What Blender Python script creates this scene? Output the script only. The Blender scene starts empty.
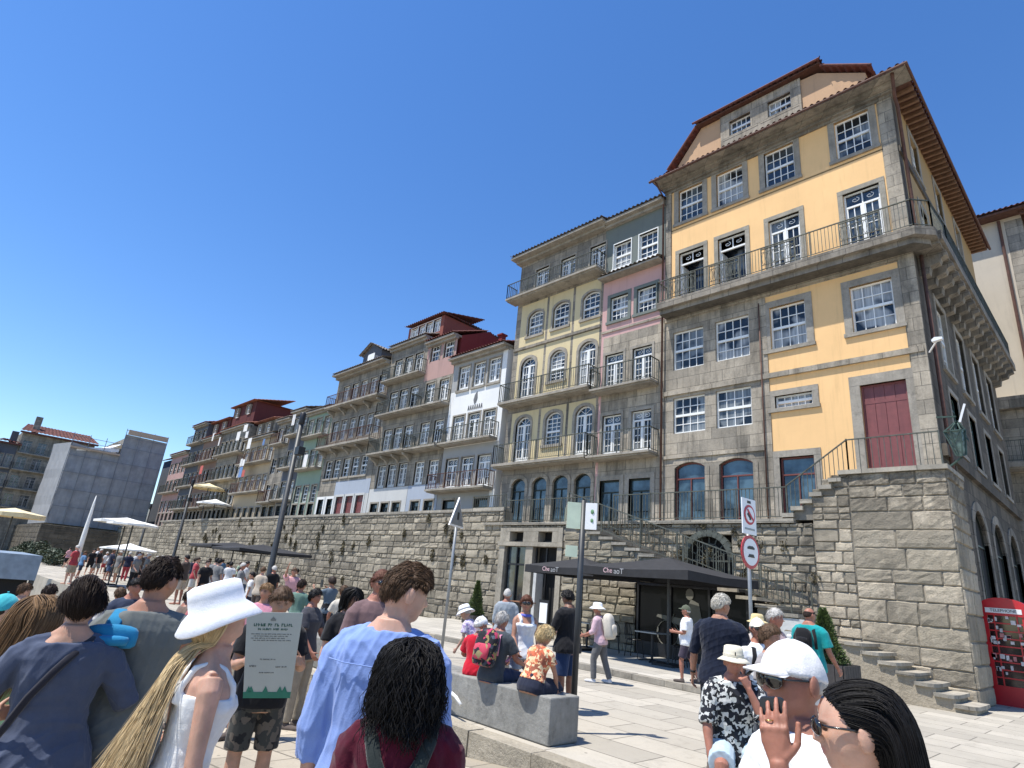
import bpy, math, random
import numpy as np
from mathutils import Vector, Matrix

SC = bpy.context.scene
COL = SC.collection
R = math.radians
rnd = random.Random(7)

# ---------------------------------------------------------------- camera, sky, sun, exposure
CAM_H = 1.65
YAW, PITCH, ROLL, FPX = -0.822644, 0.326796, 0.095183, 598.26
f = np.array([math.sin(YAW)*math.cos(PITCH), math.cos(YAW)*math.cos(PITCH), math.sin(PITCH)])
r0 = np.array([math.cos(YAW), -math.sin(YAW), 0.0]); u0 = np.cross(r0, f)
rr = math.cos(ROLL)*r0 + math.sin(ROLL)*u0
uu = -math.sin(ROLL)*r0 + math.cos(ROLL)*u0
cam = bpy.data.cameras.new('camera'); camo = bpy.data.objects.new('camera', cam); COL.objects.link(camo)
cam.sensor_width = 36; cam.lens = FPX*36/1024; cam.clip_start = 0.05; cam.clip_end = 5000
camo.matrix_world = Matrix(((rr[0], uu[0], -f[0], 0), (rr[1], uu[1], -f[1], 0), (rr[2], uu[2], -f[2], CAM_H), (0, 0, 0, 1)))
SC.camera = camo

def at_depth(px, py, d):
    v = f + rr*(px-512)/FPX - uu*(py-384)/FPX
    return Vector(np.array([0, 0, CAM_H]) + v*d)

SUN_EL, SUN_DIR = 68.0, Vector((-.43, -.9, 0)).normalized()
w = bpy.data.worlds.new('World'); SC.world = w; w.use_nodes = True
nt = w.node_tree; bg = nt.nodes['Background']
sky = nt.nodes.new('ShaderNodeTexSky'); sky.sky_type = 'NISHITA'; sky.sun_disc = False
sky.sun_elevation = R(SUN_EL); sky.sun_rotation = math.atan2(SUN_DIR.x, SUN_DIR.y)
sky.air_density = 1.0; sky.dust_density = 0.1; sky.ozone_density = 2.2; sky.altitude = 10
hs = nt.nodes.new('ShaderNodeHueSaturation'); hs.inputs['Saturation'].default_value = 1.26; hs.inputs['Hue'].default_value = .507; nt.links.new(sky.outputs[0], hs.inputs['Color']); nt.links.new(hs.outputs[0], bg.inputs[0]); bg.inputs[1].default_value = 0.129
sl = bpy.data.lights.new('sun', 'SUN'); sl.energy = 4.2; sl.angle = R(0.53); sl.color = (1, .955, .88)
so = bpy.data.objects.new('sun', sl); COL.objects.link(so); so.location = (-20, -30, 60)
sd = Vector((SUN_DIR.x*math.cos(R(SUN_EL)), SUN_DIR.y*math.cos(R(SUN_EL)), math.sin(R(SUN_EL))))
so.rotation_euler = sd.to_track_quat('Z', 'Y').to_euler()
SC.view_settings.view_transform = 'Standard'; SC.view_settings.look = 'None'
SC.view_settings.exposure = 0.70; SC.view_settings.gamma = 1
SC.cycles.max_bounces = 6; SC.cycles.use_denoising = True

# ---------------------------------------------------------------- helpers
ORG = {}
class MB:
    """collects polygons, builds one mesh object"""
    def __init__(s): s.v = []; s.f = []; s.m = []
    def add(s, vs, fs, mi=0):
        b = len(s.v); s.v.extend(tuple(p) for p in vs)
        for q in fs: s.f.append(tuple(i+b for i in q)); s.m.append(mi)
    def quad(s, a, b, c, d, mi=0): s.add([a, b, c, d], [(0, 1, 2, 3)], mi)
    def box(s, x0, x1, y0, y1, z0, z1, mi=0):
        s.add([(x0,y0,z0),(x1,y0,z0),(x1,y1,z0),(x0,y1,z0),(x0,y0,z1),(x1,y0,z1),(x1,y1,z1),(x0,y1,z1)],
              [(0,3,2,1),(4,5,6,7),(0,1,5,4),(1,2,6,5),(2,3,7,6),(3,0,4,7)], mi)
    def bar(s, p, q, w, h=None, mi=0, up=(0,0,1)):
        p = Vector(p); q = Vector(q); d = (q-p)
        if d.length < 1e-6: return
        d.normalize(); h = h or w; u = Vector(up)
        if abs(d.dot(u)) > .95: u = Vector((0,1,0)) if abs(d.y) < .9 else Vector((1,0,0))
        a = d.cross(u).normalized()*(w/2); b = a.cross(d).normalized()*(h/2)
        s.add([p-a-b,p+a-b,p+a+b,p-a+b,q-a-b,q+a-b,q+a+b,q-a+b],
              [(0,3,2,1),(4,5,6,7),(0,1,5,4),(1,2,6,5),(2,3,7,6),(3,0,4,7)], mi)
    def tube(s, pts, rad, n=8, mi=0, flat=1.0, flatdir=None, cap=True):
        pts = [Vector(p) for p in pts]; k = len(pts)
        if not hasattr(rad, '__len__'): rad = [rad]*k
        ref = Vector(flatdir) if flatdir is not None else None
        rings = []; prev = None
        for i in range(k):
            d = (pts[min(i+1,k-1)]-pts[max(i-1,0)])
            if d.length < 1e-9: d = Vector((0,0,1))
            d.normalize()
            if ref is not None: a = ref - d*ref.dot(d)
            elif prev is not None: a = prev - d*prev.dot(d)
            else: a = d.orthogonal()
            if a.length < 1e-6: a = d.orthogonal()
            a.normalize(); prev = a; b = d.cross(a)
            rings.append([pts[i]+a*(rad[i]*flat*math.cos(2*math.pi*j/n))+b*(rad[i]*math.sin(2*math.pi*j/n)) for j in range(n)])
        vs = [p for r_ in rings for p in r_]; fs = []
        for i in range(k-1):
            for j in range(n):
                j2 = (j+1)%n; fs.append((i*n+j, i*n+j2, (i+1)*n+j2, (i+1)*n+j))
        if cap: fs.append(tuple(range(n))[::-1]); fs.append(tuple((k-1)*n+j for j in range(n)))
        s.add(vs, fs, mi)
    def loft(s, rings, mi=0, cap=True):
        n = len(rings[0]); k = len(rings)
        vs = [p for r_ in rings for p in r_]; fs = []
        for i in range(k-1):
            for j in range(n):
                j2 = (j+1)%n; fs.append((i*n+j, i*n+j2, (i+1)*n+j2, (i+1)*n+j))
        if cap: fs.append(tuple(range(n))[::-1]); fs.append(tuple((k-1)*n+j for j in range(n)))
        s.add(vs, fs, mi)
    def lathe(s, prof, c=(0,0,0), n=24, mi=0, sx=1, sy=1):
        rings = [[(c[0]+r_*sx*math.cos(2*math.pi*j/n), c[1]+r_*sy*math.sin(2*math.pi*j/n), c[2]+z) for j in range(n)] for r_, z in prof]
        s.loft(rings, mi)
    def prism(s, poly, mp, d0, d1, mi=0):
        """poly of (u,z), mp(u,d,z)->xyz"""
        n = len(poly)
        s.add([mp(a,d0,b) for a, b in poly]+[mp(a,d1,b) for a, b in poly],
              [tuple(range(n)), tuple(range(2*n-1, n-1, -1))]+[(i,i+n,(i+1)%n+n,(i+1)%n) for i in range(n)], mi)
    def ell(s, c, rad, n=12, mi=0, M=None):
        vs = []; fs = []; m = n//2+1
        for i in range(m+1):
            t = math.pi*i/m
            for j in range(n):
                p = Vector((rad[0]*math.sin(t)*math.cos(2*math.pi*j/n), rad[1]*math.sin(t)*math.sin(2*math.pi*j/n), rad[2]*math.cos(t)))
                if M is not None: p = M@p
                vs.append(p+Vector(c))
        for i in range(m):
            for j in range(n):
                j2 = (j+1)%n; fs.append((i*n+j,(i+1)*n+j,(i+1)*n+j2,i*n+j2))
        s.add(vs, fs, mi)
    def build(s, name, mats, parent=None, smooth=False, origin=None, local=False):
        if not s.v: return None
        if not isinstance(mats, (list, tuple)): mats = [mats]
        V = np.array(s.v, float)
        if parent is not None and not local: V = V - np.array(ORG.get(parent.name, (0,0,0)))
        elif parent is None:
            if origin is None: origin = ((V[:,0].min()+V[:,0].max())/2, (V[:,1].min()+V[:,1].max())/2, V[:,2].min())
            V = V - np.array(origin)
        me = bpy.data.meshes.new(name); me.from_pydata(V.tolist(), [], s.f)
        for m in mats: me.materials.append(m)
        me.polygons.foreach_set('material_index', s.m)
        if smooth: me.polygons.foreach_set('use_smooth', [True]*len(s.f))
        me.update()
        o = bpy.data.objects.new(name, me); COL.objects.link(o)
        if parent is not None:
            o.parent = parent; ORG[o.name] = ORG.get(parent.name, (0,0,0)) if not local else (0,0,0)
        else:
            o.location = origin; ORG[o.name] = tuple(origin)
        return o

def tag(o, label=None, cat=None, group=None, kind=None):
    if label: o['label'] = label
    if cat: o['category'] = cat
    if group: o['group'] = group
    if kind: o['kind'] = kind
    return o
def thing(name, label, cat, loc, rz=0, group=None):
    o = bpy.data.objects.new(name, None); COL.objects.link(o); o.location = loc; o.rotation_euler = (0,0,rz)
    o.empty_display_size = .3
    ORG[o.name] = tuple(loc); return tag(o, label, cat, group)
def child(name, mesh, parent, loc=(0,0,0), rz=0):
    o = bpy.data.objects.new(name, mesh); COL.objects.link(o); o.parent = parent
    o.location = loc; o.rotation_euler = (0,0,rz); return o
def kids(o): return [c for c in bpy.data.objects if c.parent == o]
def copy_tree(o, kd, parent=None):
    c = o.copy(); COL.objects.link(c); c.parent = parent
    for k in kd.get(o.name, []): copy_tree(k, kd, c)
    return c
def kid_map(root):
    d = {}
    def go(x):
        d[x.name] = list(x.children)
        for y in x.children: go(y)
    go(root); return d
def frontP(y): return lambda a, d, z: (a, y+d, z)          # d grows into the building
def sideP(x): return lambda a, d, z: (x-d, a, z)

# ---------------------------------------------------------------- materials
MATS = {}
def _mat(name):
    m = bpy.data.materials.new(name); m.use_nodes = True
    nt = m.node_tree; b = nt.nodes['Principled BSDF']; MATS[name] = m
    return m, nt, b
def N(nt, typ, **kw):
    n = nt.nodes.new(typ)
    for k, v in kw.items(): setattr(n, k, v)
    return n
def L(nt, a, b): nt.links.new(a, b)
def mixc(nt, fac, a, b, blend='MIX'):
    n = N(nt, 'ShaderNodeMix', data_type='RGBA', blend_type=blend)
    for s, i in ((fac, 0), (a, 6), (b, 7)):
        if hasattr(s, 'links'): L(nt, s, n.inputs[i])
        elif i == 0: n.inputs[i].default_value = s
        else: n.inputs[i].default_value = (*s, 1) if len(s) == 3 else s
    return n.outputs[2]
def noise(nt, vec, scale, detail=4, rough=.6):
    n = N(nt, 'ShaderNodeTexNoise'); n.inputs['Scale'].default_value = scale; n.inputs['Detail'].default_value = detail; n.inputs['Roughness'].default_value = rough
    if vec is not None: L(nt, vec, n.inputs['Vector'])
    return n.outputs[0]
def ramp(nt, x, a, b, lo=0.0, hi=1.0):
    n = N(nt, 'ShaderNodeMapRange'); n.inputs[1].default_value = a; n.inputs[2].default_value = b; n.inputs[3].default_value = lo; n.inputs[4].default_value = hi
    L(nt, x, n.inputs[0]); return n.outputs[0]
def mapv(nt, vec, sc=(1,1,1)):
    n = N(nt, 'ShaderNodeMapping'); n.inputs['Scale'].default_value = sc; L(nt, vec, n.inputs[0]); return n.outputs[0]
def bump(nt, b, h, st=.3, dist=.02):
    n = N(nt, 'ShaderNodeBump'); n.inputs['Strength'].default_value = st; n.inputs['Distance'].default_value = dist
    L(nt, h, n.inputs['Height']); L(nt, n.outputs[0], b.inputs['Normal'])
def pos(nt): return N(nt, 'ShaderNodeNewGeometry').outputs['Position']
def objc(nt): return N(nt, 'ShaderNodeTexCoord').outputs['Object']
def scl(c, k): return tuple(min(1, x*k) for x in c)

def plain(name, col, rough=.6, metal=0, var=.12, ns=6, bp=0, bs=40, spec=.5, obj=True, streak=0):
    if name in MATS: return MATS[name]
    m, nt, b = _mat(name); P = objc(nt) if obj else pos(nt)
    n = noise(nt, P, ns)
    c = mixc(nt, ramp(nt, n, .3, .7), scl(col, 1-var), scl(col, 1+var))
    if streak:
        s = noise(nt, mapv(nt, pos(nt), (3, 3, .35)), 1.5, 5)
        c = mixc(nt, ramp(nt, s, .5, .75, 0, streak), c, scl(col, .45))
    L(nt, c, b.inputs['Base Color']); b.inputs['Roughness'].default_value = rough; b.inputs['Metallic'].default_value = metal
    b.inputs['Specular IOR Level'].default_value = spec
    if bp: bump(nt, b, noise(nt, P, bs, 5), bp, .01)
    return m
def plaster(name, col, dirt=.35, dcol=(.16,.14,.11)):
    if name in MATS: return MATS[name]
    m, nt, b = _mat(name); P = pos(nt)
    n1 = noise(nt, P, .6, 6, .65); n2 = noise(nt, mapv(nt, P, (2.2, 2.2, .25)), 1.3, 6, .7); n3 = noise(nt, P, 9, 4)
    c = mixc(nt, ramp(nt, n1, .35, .7), scl(col, .93), scl(col, 1.04))
    c = mixc(nt, ramp(nt, n2, .56, .8, 0, dirt), c, mixc(nt, .5, dcol, scl(col, .55)))
    c = mixc(nt, ramp(nt, n3, .6, .8, 0, .12), c, scl(col, .8)); n4 = noise(nt, mapv(nt, P, (5, 5, .18)), 1.0, 6, .7); c = mixc(nt, ramp(nt, n4, .54, .72, 0, .22+dirt*.3), c, scl(col, .62)); n5 = noise(nt, P, 2.3, 6, .72); c = mixc(nt, ramp(nt, n5, .60, .70, 0, .2), c, scl(col, 1.12))
    L(nt, c, b.inputs['Base Color']); b.inputs['Roughness'].default_value = .85; b.inputs['Specular IOR Level'].default_value = .2
    bump(nt, b, noise(nt, P, 25, 5), .25, .01); return m
def granite(name, col, joint=True, bw=.85, bh=.42, dirt=.5, jd=.45):
    """weathered ashlar: (x+y, z) brick joints, lichen and soot"""
    if name in MATS: return MATS[name]
    m, nt, b = _mat(name); P = pos(nt)
    n1 = noise(nt, P, 1.1, 7, .7); n2 = noise(nt, P, 14, 5, .7); n3 = noise(nt, mapv(nt, P, (1.6, 1.6, .3)), 1.2, 6, .7)
    c = mixc(nt, ramp(nt, n1, .3, .72), scl(col, .68), scl(col, 1.2))
    c = mixc(nt, ramp(nt, n2, .35, .75, 0, .5), c, scl(col, .55))
    n6 = noise(nt, P, 3.4, 7, .75); c = mixc(nt, ramp(nt, n6, .54, .66, 0, .55), c, scl(col, .42)); c = mixc(nt, ramp(nt, n6, .30, .42, .4, 0), c, scl(col, 1.3))
    h = n2
    if joint:
        sx = N(nt, 'ShaderNodeSeparateXYZ'); L(nt, P, sx.inputs[0])
        ad = N(nt, 'ShaderNodeMath', operation='ADD'); L(nt, sx.outputs[0], ad.inputs[0]); L(nt, sx.outputs[1], ad.inputs[1])
        cb = N(nt, 'ShaderNodeCombineXYZ'); L(nt, ad.outputs[0], cb.inputs[0]); L(nt, sx.outputs[2], cb.inputs[1])
        br = N(nt, 'ShaderNodeTexBrick'); L(nt, cb.outputs[0], br.inputs['Vector'])
        br.inputs['Scale'].default_value = 1; br.inputs['Brick Width'].default_value = bw; br.inputs['Row Height'].default_value = bh
        br.inputs['Mortar Size'].default_value = .012; br.inputs['Mortar Smooth'].default_value = .3; br.inputs['Bias'].default_value = 0
        br.inputs['Color1'].default_value = (.75,.75,.75,1); br.inputs['Color2'].default_value = (1.15,1.12,1.08,1); br.inputs['Mortar'].default_value = (jd,jd,jd,1)
        c = mixc(nt, 1.0, c, br.outputs[0], 'MULTIPLY')
    c = mixc(nt, ramp(nt, n3, .47, .68, 0, dirt), c, (.045,.042,.036)); n7 = noise(nt, mapv(nt, P, (7, 7, .22)), 1.0, 6, .7); c = mixc(nt, ramp(nt, n7, .55, .72, 0, dirt*.6), c, (.06,.055,.045))
    L(nt, c, b.inputs['Base Color']); b.inputs['Roughness'].default_value = .9; b.inputs['Specular IOR Level'].default_value = .2
    bump(nt, b, h, .5, .02); return m
def blocks(name, c1, c2, dirt=.45, top=None):
    """masonry blocks: every stone its own tone"""
    if name in MATS: return MATS[name]
    m, nt, b = _mat(name); P = pos(nt); ri = N(nt, 'ShaderNodeNewGeometry').outputs['Random Per Island']
    n1 = noise(nt, P, 2.6, 7, .72); n2 = noise(nt, P, 22, 6, .7); n3 = noise(nt, mapv(nt, P, (1.2, 1.2, .3)), .9, 6, .7); n4 = noise(nt, P, .35, 4)
    c = mixc(nt, ri, c1, c2)
    c = mixc(nt, ramp(nt, n1, .35, .7, 0, .75), c, scl(c1, .62))
    c = mixc(nt, ramp(nt, n2, .45, .75, 0, .6), c, scl(c1, .5))
    c = mixc(nt, ramp(nt, n3, .52, .72, 0, dirt), c, (.05,.044,.036))
    c = mixc(nt, ramp(nt, n4, .55, .75, 0, .3), c, (.10,.095,.06))
    n5 = noise(nt, P, 5.5, 6, .75); c = mixc(nt, ramp(nt, n5, .55, .68, 0, .6), c, scl(c2, .55)); c = mixc(nt, ramp(nt, n5, .28, .40, .45, 0), c, scl(c1, 1.25))
    if top:
        sz = N(nt, 'ShaderNodeSeparateXYZ'); L(nt, P, sz.inputs[0]); ml = N(nt, 'ShaderNodeMath', operation='MULTIPLY'); L(nt, ramp(nt, sz.outputs[2], top[0], top[1]), ml.inputs[0]); L(nt, ramp(nt, n1, .3, .62), ml.inputs[1]); c = mixc(nt, ml.outputs[0], c, (.065,.058,.048))
    L(nt, c, b.inputs['Base Color']); b.inputs['Roughness'].default_value = .92; b.inputs['Specular IOR Level'].default_value = .15
    mx = N(nt, 'ShaderNodeMath', operation='MULTIPLY_ADD'); L(nt, n1, mx.inputs[0]); mx.inputs[1].default_value = 1.5; L(nt, n2, mx.inputs[2])
    bump(nt, b, mx.outputs[0], .7, .03); return m
def paving(name, col, bw=1.1, bh=.62, ms=.008, var=.25, jk=.3):
    m, nt, b = _mat(name); P = pos(nt)
    wob = noise(nt, P, .8, 2)
    br = N(nt, 'ShaderNodeTexBrick'); L(nt, P, br.inputs['Vector'])
    br.inputs['Scale'].default_value = 1; br.inputs['Brick Width'].default_value = bw; br.inputs['Row Height'].default_value = bh
    br.inputs['Mortar Size'].default_value = ms; br.inputs['Mortar Smooth'].default_value = .2; br.inputs['Bias'].default_value = 0; br.offset = .37
    br.inputs['Color1'].default_value = (*scl(col, 1-var), 1); br.inputs['Color2'].default_value = (*scl(col, 1+var*.7), 1); br.inputs['Mortar'].default_value = (*scl(col, jk), 1)
    n1 = noise(nt, P, .45, 7, .7); n2 = noise(nt, P, 5, 6, .7); n3 = noise(nt, P, 45, 4, .7); n4 = noise(nt, P, 1.5, 8, .8)
    c = mixc(nt, ramp(nt, n1, .4, .7, 0, .4), br.outputs[0], scl(col, .66))
    c = mixc(nt, ramp(nt, n2, .5, .75, 0, .4), c, scl(col, .72))
    c = mixc(nt, ramp(nt, n4, .53, .70, 0, .6), c, scl(col, .48)); vs_ = N(nt, 'ShaderNodeTexVoronoi'); vs_.inputs['Scale'].default_value = 2.6; L(nt, P, vs_.inputs['Vector']); c = mixc(nt, ramp(nt, vs_.outputs['Distance'], .035, .06, .7, 0), c, (.06,.055,.05))
    c = mixc(nt, ramp(nt, n3, .5, .75, 0, .3), c, scl(col, .55))
    L(nt, c, b.inputs['Base Color']); b.inputs['Roughness'].default_value = .8; b.inputs['Specular IOR Level'].default_value = .25
    mx = N(nt, 'ShaderNodeMath', operation='MULTIPLY_ADD'); L(nt, n3, mx.inputs[0]); mx.inputs[1].default_value = .35
    inv = N(nt, 'ShaderNodeMath', operation='SUBTRACT'); inv.inputs[0].default_value = 1; L(nt, br.outputs['Fac'], inv.inputs[1]); L(nt, inv.outputs[0], mx.inputs[2])
    bump(nt, b, mx.outputs[0], .5, .015); return m
def tilemat(name, col):
    if name in MATS: return MATS[name]
    m, nt, b = _mat(name); P = pos(nt)
    n1 = noise(nt, P, 5, 5, .7); n2 = noise(nt, P, .8, 5)
    c = mixc(nt, ramp(nt, n1, .3, .7), scl(col, .55), scl(col, 1.3)); c = mixc(nt, ramp(nt, n2, .5, .75, 0, .6), c, (.07,.05,.04))
    L(nt, c, b.inputs['Base Color']); b.inputs['Roughness'].default_value = .85; bump(nt, b, n1, .4, .02); return m
def glassmat(name, col=(.02,.028,.036), rough=.06):
    if name in MATS: return MATS[name]
    m, nt, b = _mat(name); P = pos(nt)
    n = noise(nt, P, 1.1, 3); c = mixc(nt, ramp(nt, n, .42, .62), scl(col, .35), scl(col, 2.2))
    L(nt, c, b.inputs['Base Color']); b.inputs['Roughness'].default_value = rough; b.inputs['Specular IOR Level'].default_value = .8
    bump(nt, b, noise(nt, P, 1.6, 2), .06, .05); return m
def _unused(): pass
def fabric(name, col, var=.1, rough=.9, pat=None, cols=None, ps=30, bp=.15):
    if name in MATS: return MATS[name]
    m, nt, b = _mat(name); P = objc(nt)
    c = mixc(nt, ramp(nt, noise(nt, P, 14, 4), .3, .7), scl(col, 1-var), scl(col, 1+var))
    if pat == 'print':
        v = N(nt, 'ShaderNodeTexVoronoi'); v.inputs['Scale'].default_value = ps
        dn = N(nt, 'ShaderNodeVectorMath', operation='ADD'); nn = N(nt, 'ShaderNodeTexNoise'); nn.inputs['Scale'].default_value = ps*.6; L(nt, P, nn.inputs['Vector'])
        sc_ = N(nt, 'ShaderNodeVectorMath', operation='SCALE'); L(nt, nn.outputs[1], sc_.inputs[0]); sc_.inputs['Scale'].default_value = 2.2/ps
        L(nt, P, dn.inputs[0]); L(nt, sc_.outputs[0], dn.inputs[1]); L(nt, dn.outputs[0], v.inputs['Vector'])
        cr = N(nt, 'ShaderNodeValToRGB'); cr.color_ramp.interpolation = 'CONSTANT'; L(nt, v.outputs['Color'], cr.inputs[0])
        el = cr.color_ramp.elements; cs = cols or [col]
        el[0].color = (*cs[0], 1); el[0].position = 0; el[1].color = (*cs[-1], 1); el[1].position = (len(cs)-1)/len(cs)
        for i in range(1, len(cs)-1):
            e = el.new(i/len(cs)); e.color = (*cs[i], 1)
        c = cr.outputs[0]
    elif pat == 'stripe':
        wv = N(nt, 'ShaderNodeTexWave', bands_direction='Z'); wv.inputs['Scale'].default_value = ps; L(nt, P, wv.inputs['Vector'])
        c = mixc(nt, ramp(nt, wv.outputs[0], .45, .55), cols[0], cols[1])
    L(nt, c, b.inputs['Base Color']); b.inputs['Roughness'].default_value = rough; b.inputs['Specular IOR Level'].default_value = .15
    b.inputs['Sheen Weight'].default_value = .15
    mx = N(nt, 'ShaderNodeMath', operation='MULTIPLY_ADD'); L(nt, noise(nt, mapv(nt, P, (1, 1, .6)), 17, 3, .55), mx.inputs[0]); mx.inputs[1].default_value = 3
    L(nt, noise(nt, P, 190, 2), mx.inputs[2]); bump(nt, b, mx.outputs[0], bp, .012); return m
def skinmat(name, col):
    if name in MATS: return MATS[name]
    m, nt, b = _mat(name); P = objc(nt)
    at = N(nt, 'ShaderNodeAttribute'); at.attribute_name = 'tint'
    c = mixc(nt, ramp(nt, noise(nt, P, 13, 5), .32, .70), scl(col, .78), scl((col[0]*1.08, col[1], col[2]), 1.06)); c = mixc(nt, ramp(nt, noise(nt, P, 38, 4), .52, .75, 0, .35), c, (col[0]*.95, col[1]*.68, col[2]*.62))
    c = mixc(nt, ramp(nt, noise(nt, P, 120, 3), .5, .8, 0, .18), c, (col[0]*.75, col[1]*.55, col[2]*.5))
    c = mixc(nt, at.outputs['Alpha'], c, at.outputs['Color'])
    L(nt, c, b.inputs['Base Color']); b.inputs['Roughness'].default_value = .52; b.inputs['Specular IOR Level'].default_value = .35
    b.inputs['Subsurface Weight'].default_value = .12; b.inputs['Subsurface Radius'].default_value = (.012,.005,.003); b.inputs['Subsurface Scale'].default_value = 1
    bump(nt, b, noise(nt, P, 220, 3), .12, .003); return m
def hairmat(name, col, hi=1.9):
    if name in MATS: return MATS[name]
    m, nt, b = _mat(name); P = objc(nt); ri = N(nt, 'ShaderNodeNewGeometry').outputs['Random Per Island']
    c = mixc(nt, ri, scl(col, .5), scl(col, hi)); c = mixc(nt, ramp(nt, noise(nt, mapv(nt, P, (1, 1, .25)), 60, 3), .3, .7, 0, .5), c, scl(col, .6))
    L(nt, c, b.inputs['Base Color']); b.inputs['Roughness'].default_value = .58; b.inputs['Specular IOR Level'].default_value = .22
    bump(nt, b, noise(nt, mapv(nt, P, (1, 1, .15)), 130, 3), .3, .01); return m
# ---------------------------------------------------------------- ground, kerbs, walls
M_PAVE = paving('granite_paving', (.42,.385,.32), 1.25, .62, .010, .2)
M_PAVE2 = paving('rough_paving', (.40,.35,.27), .75, .42, .014, .3)
M_KERB = granite('kerb_granite', (.40,.37,.31), True, 1.3, .6, .25)
M_CONC = granite('bench_concrete', (.30,.295,.27), False, dirt=.22)
M_STONE = blocks('wall_blocks', (.46,.405,.31), (.14,.125,.10), .75)
M_BAST = blocks('bastion_blocks', (.57,.49,.37), (.23,.205,.16), .5, top=(3.6,5.6))
M_MORT = granite('wall_mortar', (.27,.245,.20), False, dirt=.45)
M_DARKST = granite('dark_stone', (.14,.125,.10), True, .9, .45, .6)

def fore_z(x): return max(-1.15, min(-.02, -.14 + (x+4.6)*.09))
g = MB(); g.quad((-3000,-600,-1.7),(3000,-600,-1.7),(3000,4000,-1.7),(-3000,4000,-1.7))
tag(g.build('ground', plain('earth', (.2,.18,.14), .9)), kind='structure')
g = MB(); nx = 60
g.box(-210, 70, 5.62, 140, -1.6, 0)
tag(g.build('pavement', M_PAVE, origin=(0,6,0)), kind='structure')
g = MB(); xs = [-60]+[-17+i*.5 for i in range(30)]+[-2, 4, 40]
for i in range(len(xs)-1):
    a, b = xs[i], xs[i+1]
    g.quad((a,-25,fore_z(a)),(b,-25,fore_z(b)),(b,5.615,fore_z(b)),(a,5.615,fore_z(a)))
tag(g.build('path', M_PAVE2, origin=(-3,2,0)), kind='structure')
# rough kerb stones at the plateau edge, growing into a retaining face to the left
g = MB(); x = 3.0
while x > -16.5:
    l = rnd.uniform(.9,1.5); zb = min(fore_z(x), fore_z(x-l))-.1
    j = [rnd.uniform(-.015,.015) for _ in range(4)]
    if zb > -.42:
        g.box(x-l+.008, x-.008, 5.36+j[0], 5.61, zb, .012+j[1]*.4)
    else:
        g.box(x-l+.008, x-.008, 5.36+j[0], 5.61, -.34, .012+j[1]*.4); g.box(x-l*.8, x+.2*l-.02, 5.34+j[2], 5.61, zb, -.352)
    x -= l
kb = tag(g.build('kerb', blocks('kerb_blocks', (.47,.42,.33), (.34,.30,.23), .2)), kind='structure')
# raised sidewalk in front of the cafe
g = MB(); g.box(-22, -6.2, 12.25, 18.3, .004, .12)
tag(g.build('sidewalk', paving('sidewalk_paving', (.46,.43,.37), .9, .6, .009, .15), origin=(-12,14,0)), kind='structure')
g = MB(); x = -6.1
while x > -22:
    l = rnd.uniform(.8,1.3); g.box(x-l+.01, x, 12.0, 12.245, .004, .125+rnd.uniform(-.006,.006)); x -= l
g.box(-6.195,-5.98,12.25,16.7,.004,.125)
tag(g.build('kerb', M_KERB), kind='structure')

def masonry(mb, P, u0, u1, z0, z1, hh, ll, holes=(), lim=None, proud=.05, jit=.02, gap=.012, mi=0, seed=1, sub=2):
    rn = random.Random(seed); z = z0
    while z < z1-.06:
        h = min(rn.uniform(*hh), z1-z)
        if z1-(z+h) < hh[0]*.5: h = z1-z
        segs = [(u0, u1)]
        if lim:
            a, b = lim(z+h*.9); segs = [(max(u0, a), min(u1, b))]
        for (ha, hb, hz0, hz1) in holes:
            if z+h*.5 > hz0 and z+h*.5 < hz1:
                ns = []
                for a, b in segs:
                    if hb <= a or ha >= b: ns.append((a, b)); continue
                    if ha > a: ns.append((a, ha))
                    if hb < b: ns.append((hb, b))
                segs = ns
        for a, b in segs:
            u = a
            while u < b-.02:
                l = rn.uniform(*ll)*min(1.25, h/((hh[0]+hh[1])/2)+.2)
                if b-(u+l) < ll[0]*.6: l = b-u
                hz = rn.uniform(-.012,.012)
                c0, c1, e0, e1 = u+gap*rn.uniform(.6,1.6), u+l-gap*rn.uniform(.6,1.6), z+gap*rn.uniform(.6,1.6), z+h-gap*rn.uniform(.6,1.6)
                rw = min(.028, h*.1); dep = -proud*rn.uniform(.5,1.25); n = sub; tl = rn.uniform(-1,1)*jit; tv = rn.uniform(-1,1)*jit
                nz = n; n = max(n, int(l/.13)) if n > 3 else n; us_ = [c0]+[c0+rw*.9+(c1-c0-1.8*rw)*k/n for k in range(n+1)]+[c1]; zs_ = [e0]+[e0+rw*.9+(e1-e0-1.8*rw)*k/nz for k in range(nz+1)]+[e1]; m_ = n+3; mz = nz+3; vv = []
                for jz in range(mz):
                    for iu in range(m_):
                        ed = (iu in (0, m_-1)) or (jz in (0, mz-1)); e2 = (iu in (1, m_-2)) or (jz in (1, mz-2))
                        uu_ = us_[iu]+rn.uniform(-jit,jit)*.45; zz_ = zs_[jz]+rn.uniform(-jit,jit)*.45
                        dd_ = .012 if ed else dep*(.8 if e2 else 1)+rn.uniform(-jit,jit)*.55+tl*(iu/(m_-1)-.5)+tv*(jz/(mz-1)-.5)
                        vv.append(P(uu_, dd_, zz_))
                mb.add(vv, [(jz*m_+iu, jz*m_+iu+1, jz*m_+iu+1+m_, jz*m_+iu+m_) for jz in range(mz-1) for iu in range(m_-1)], mi); u += l
        z += h

WY = 18.2
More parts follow.
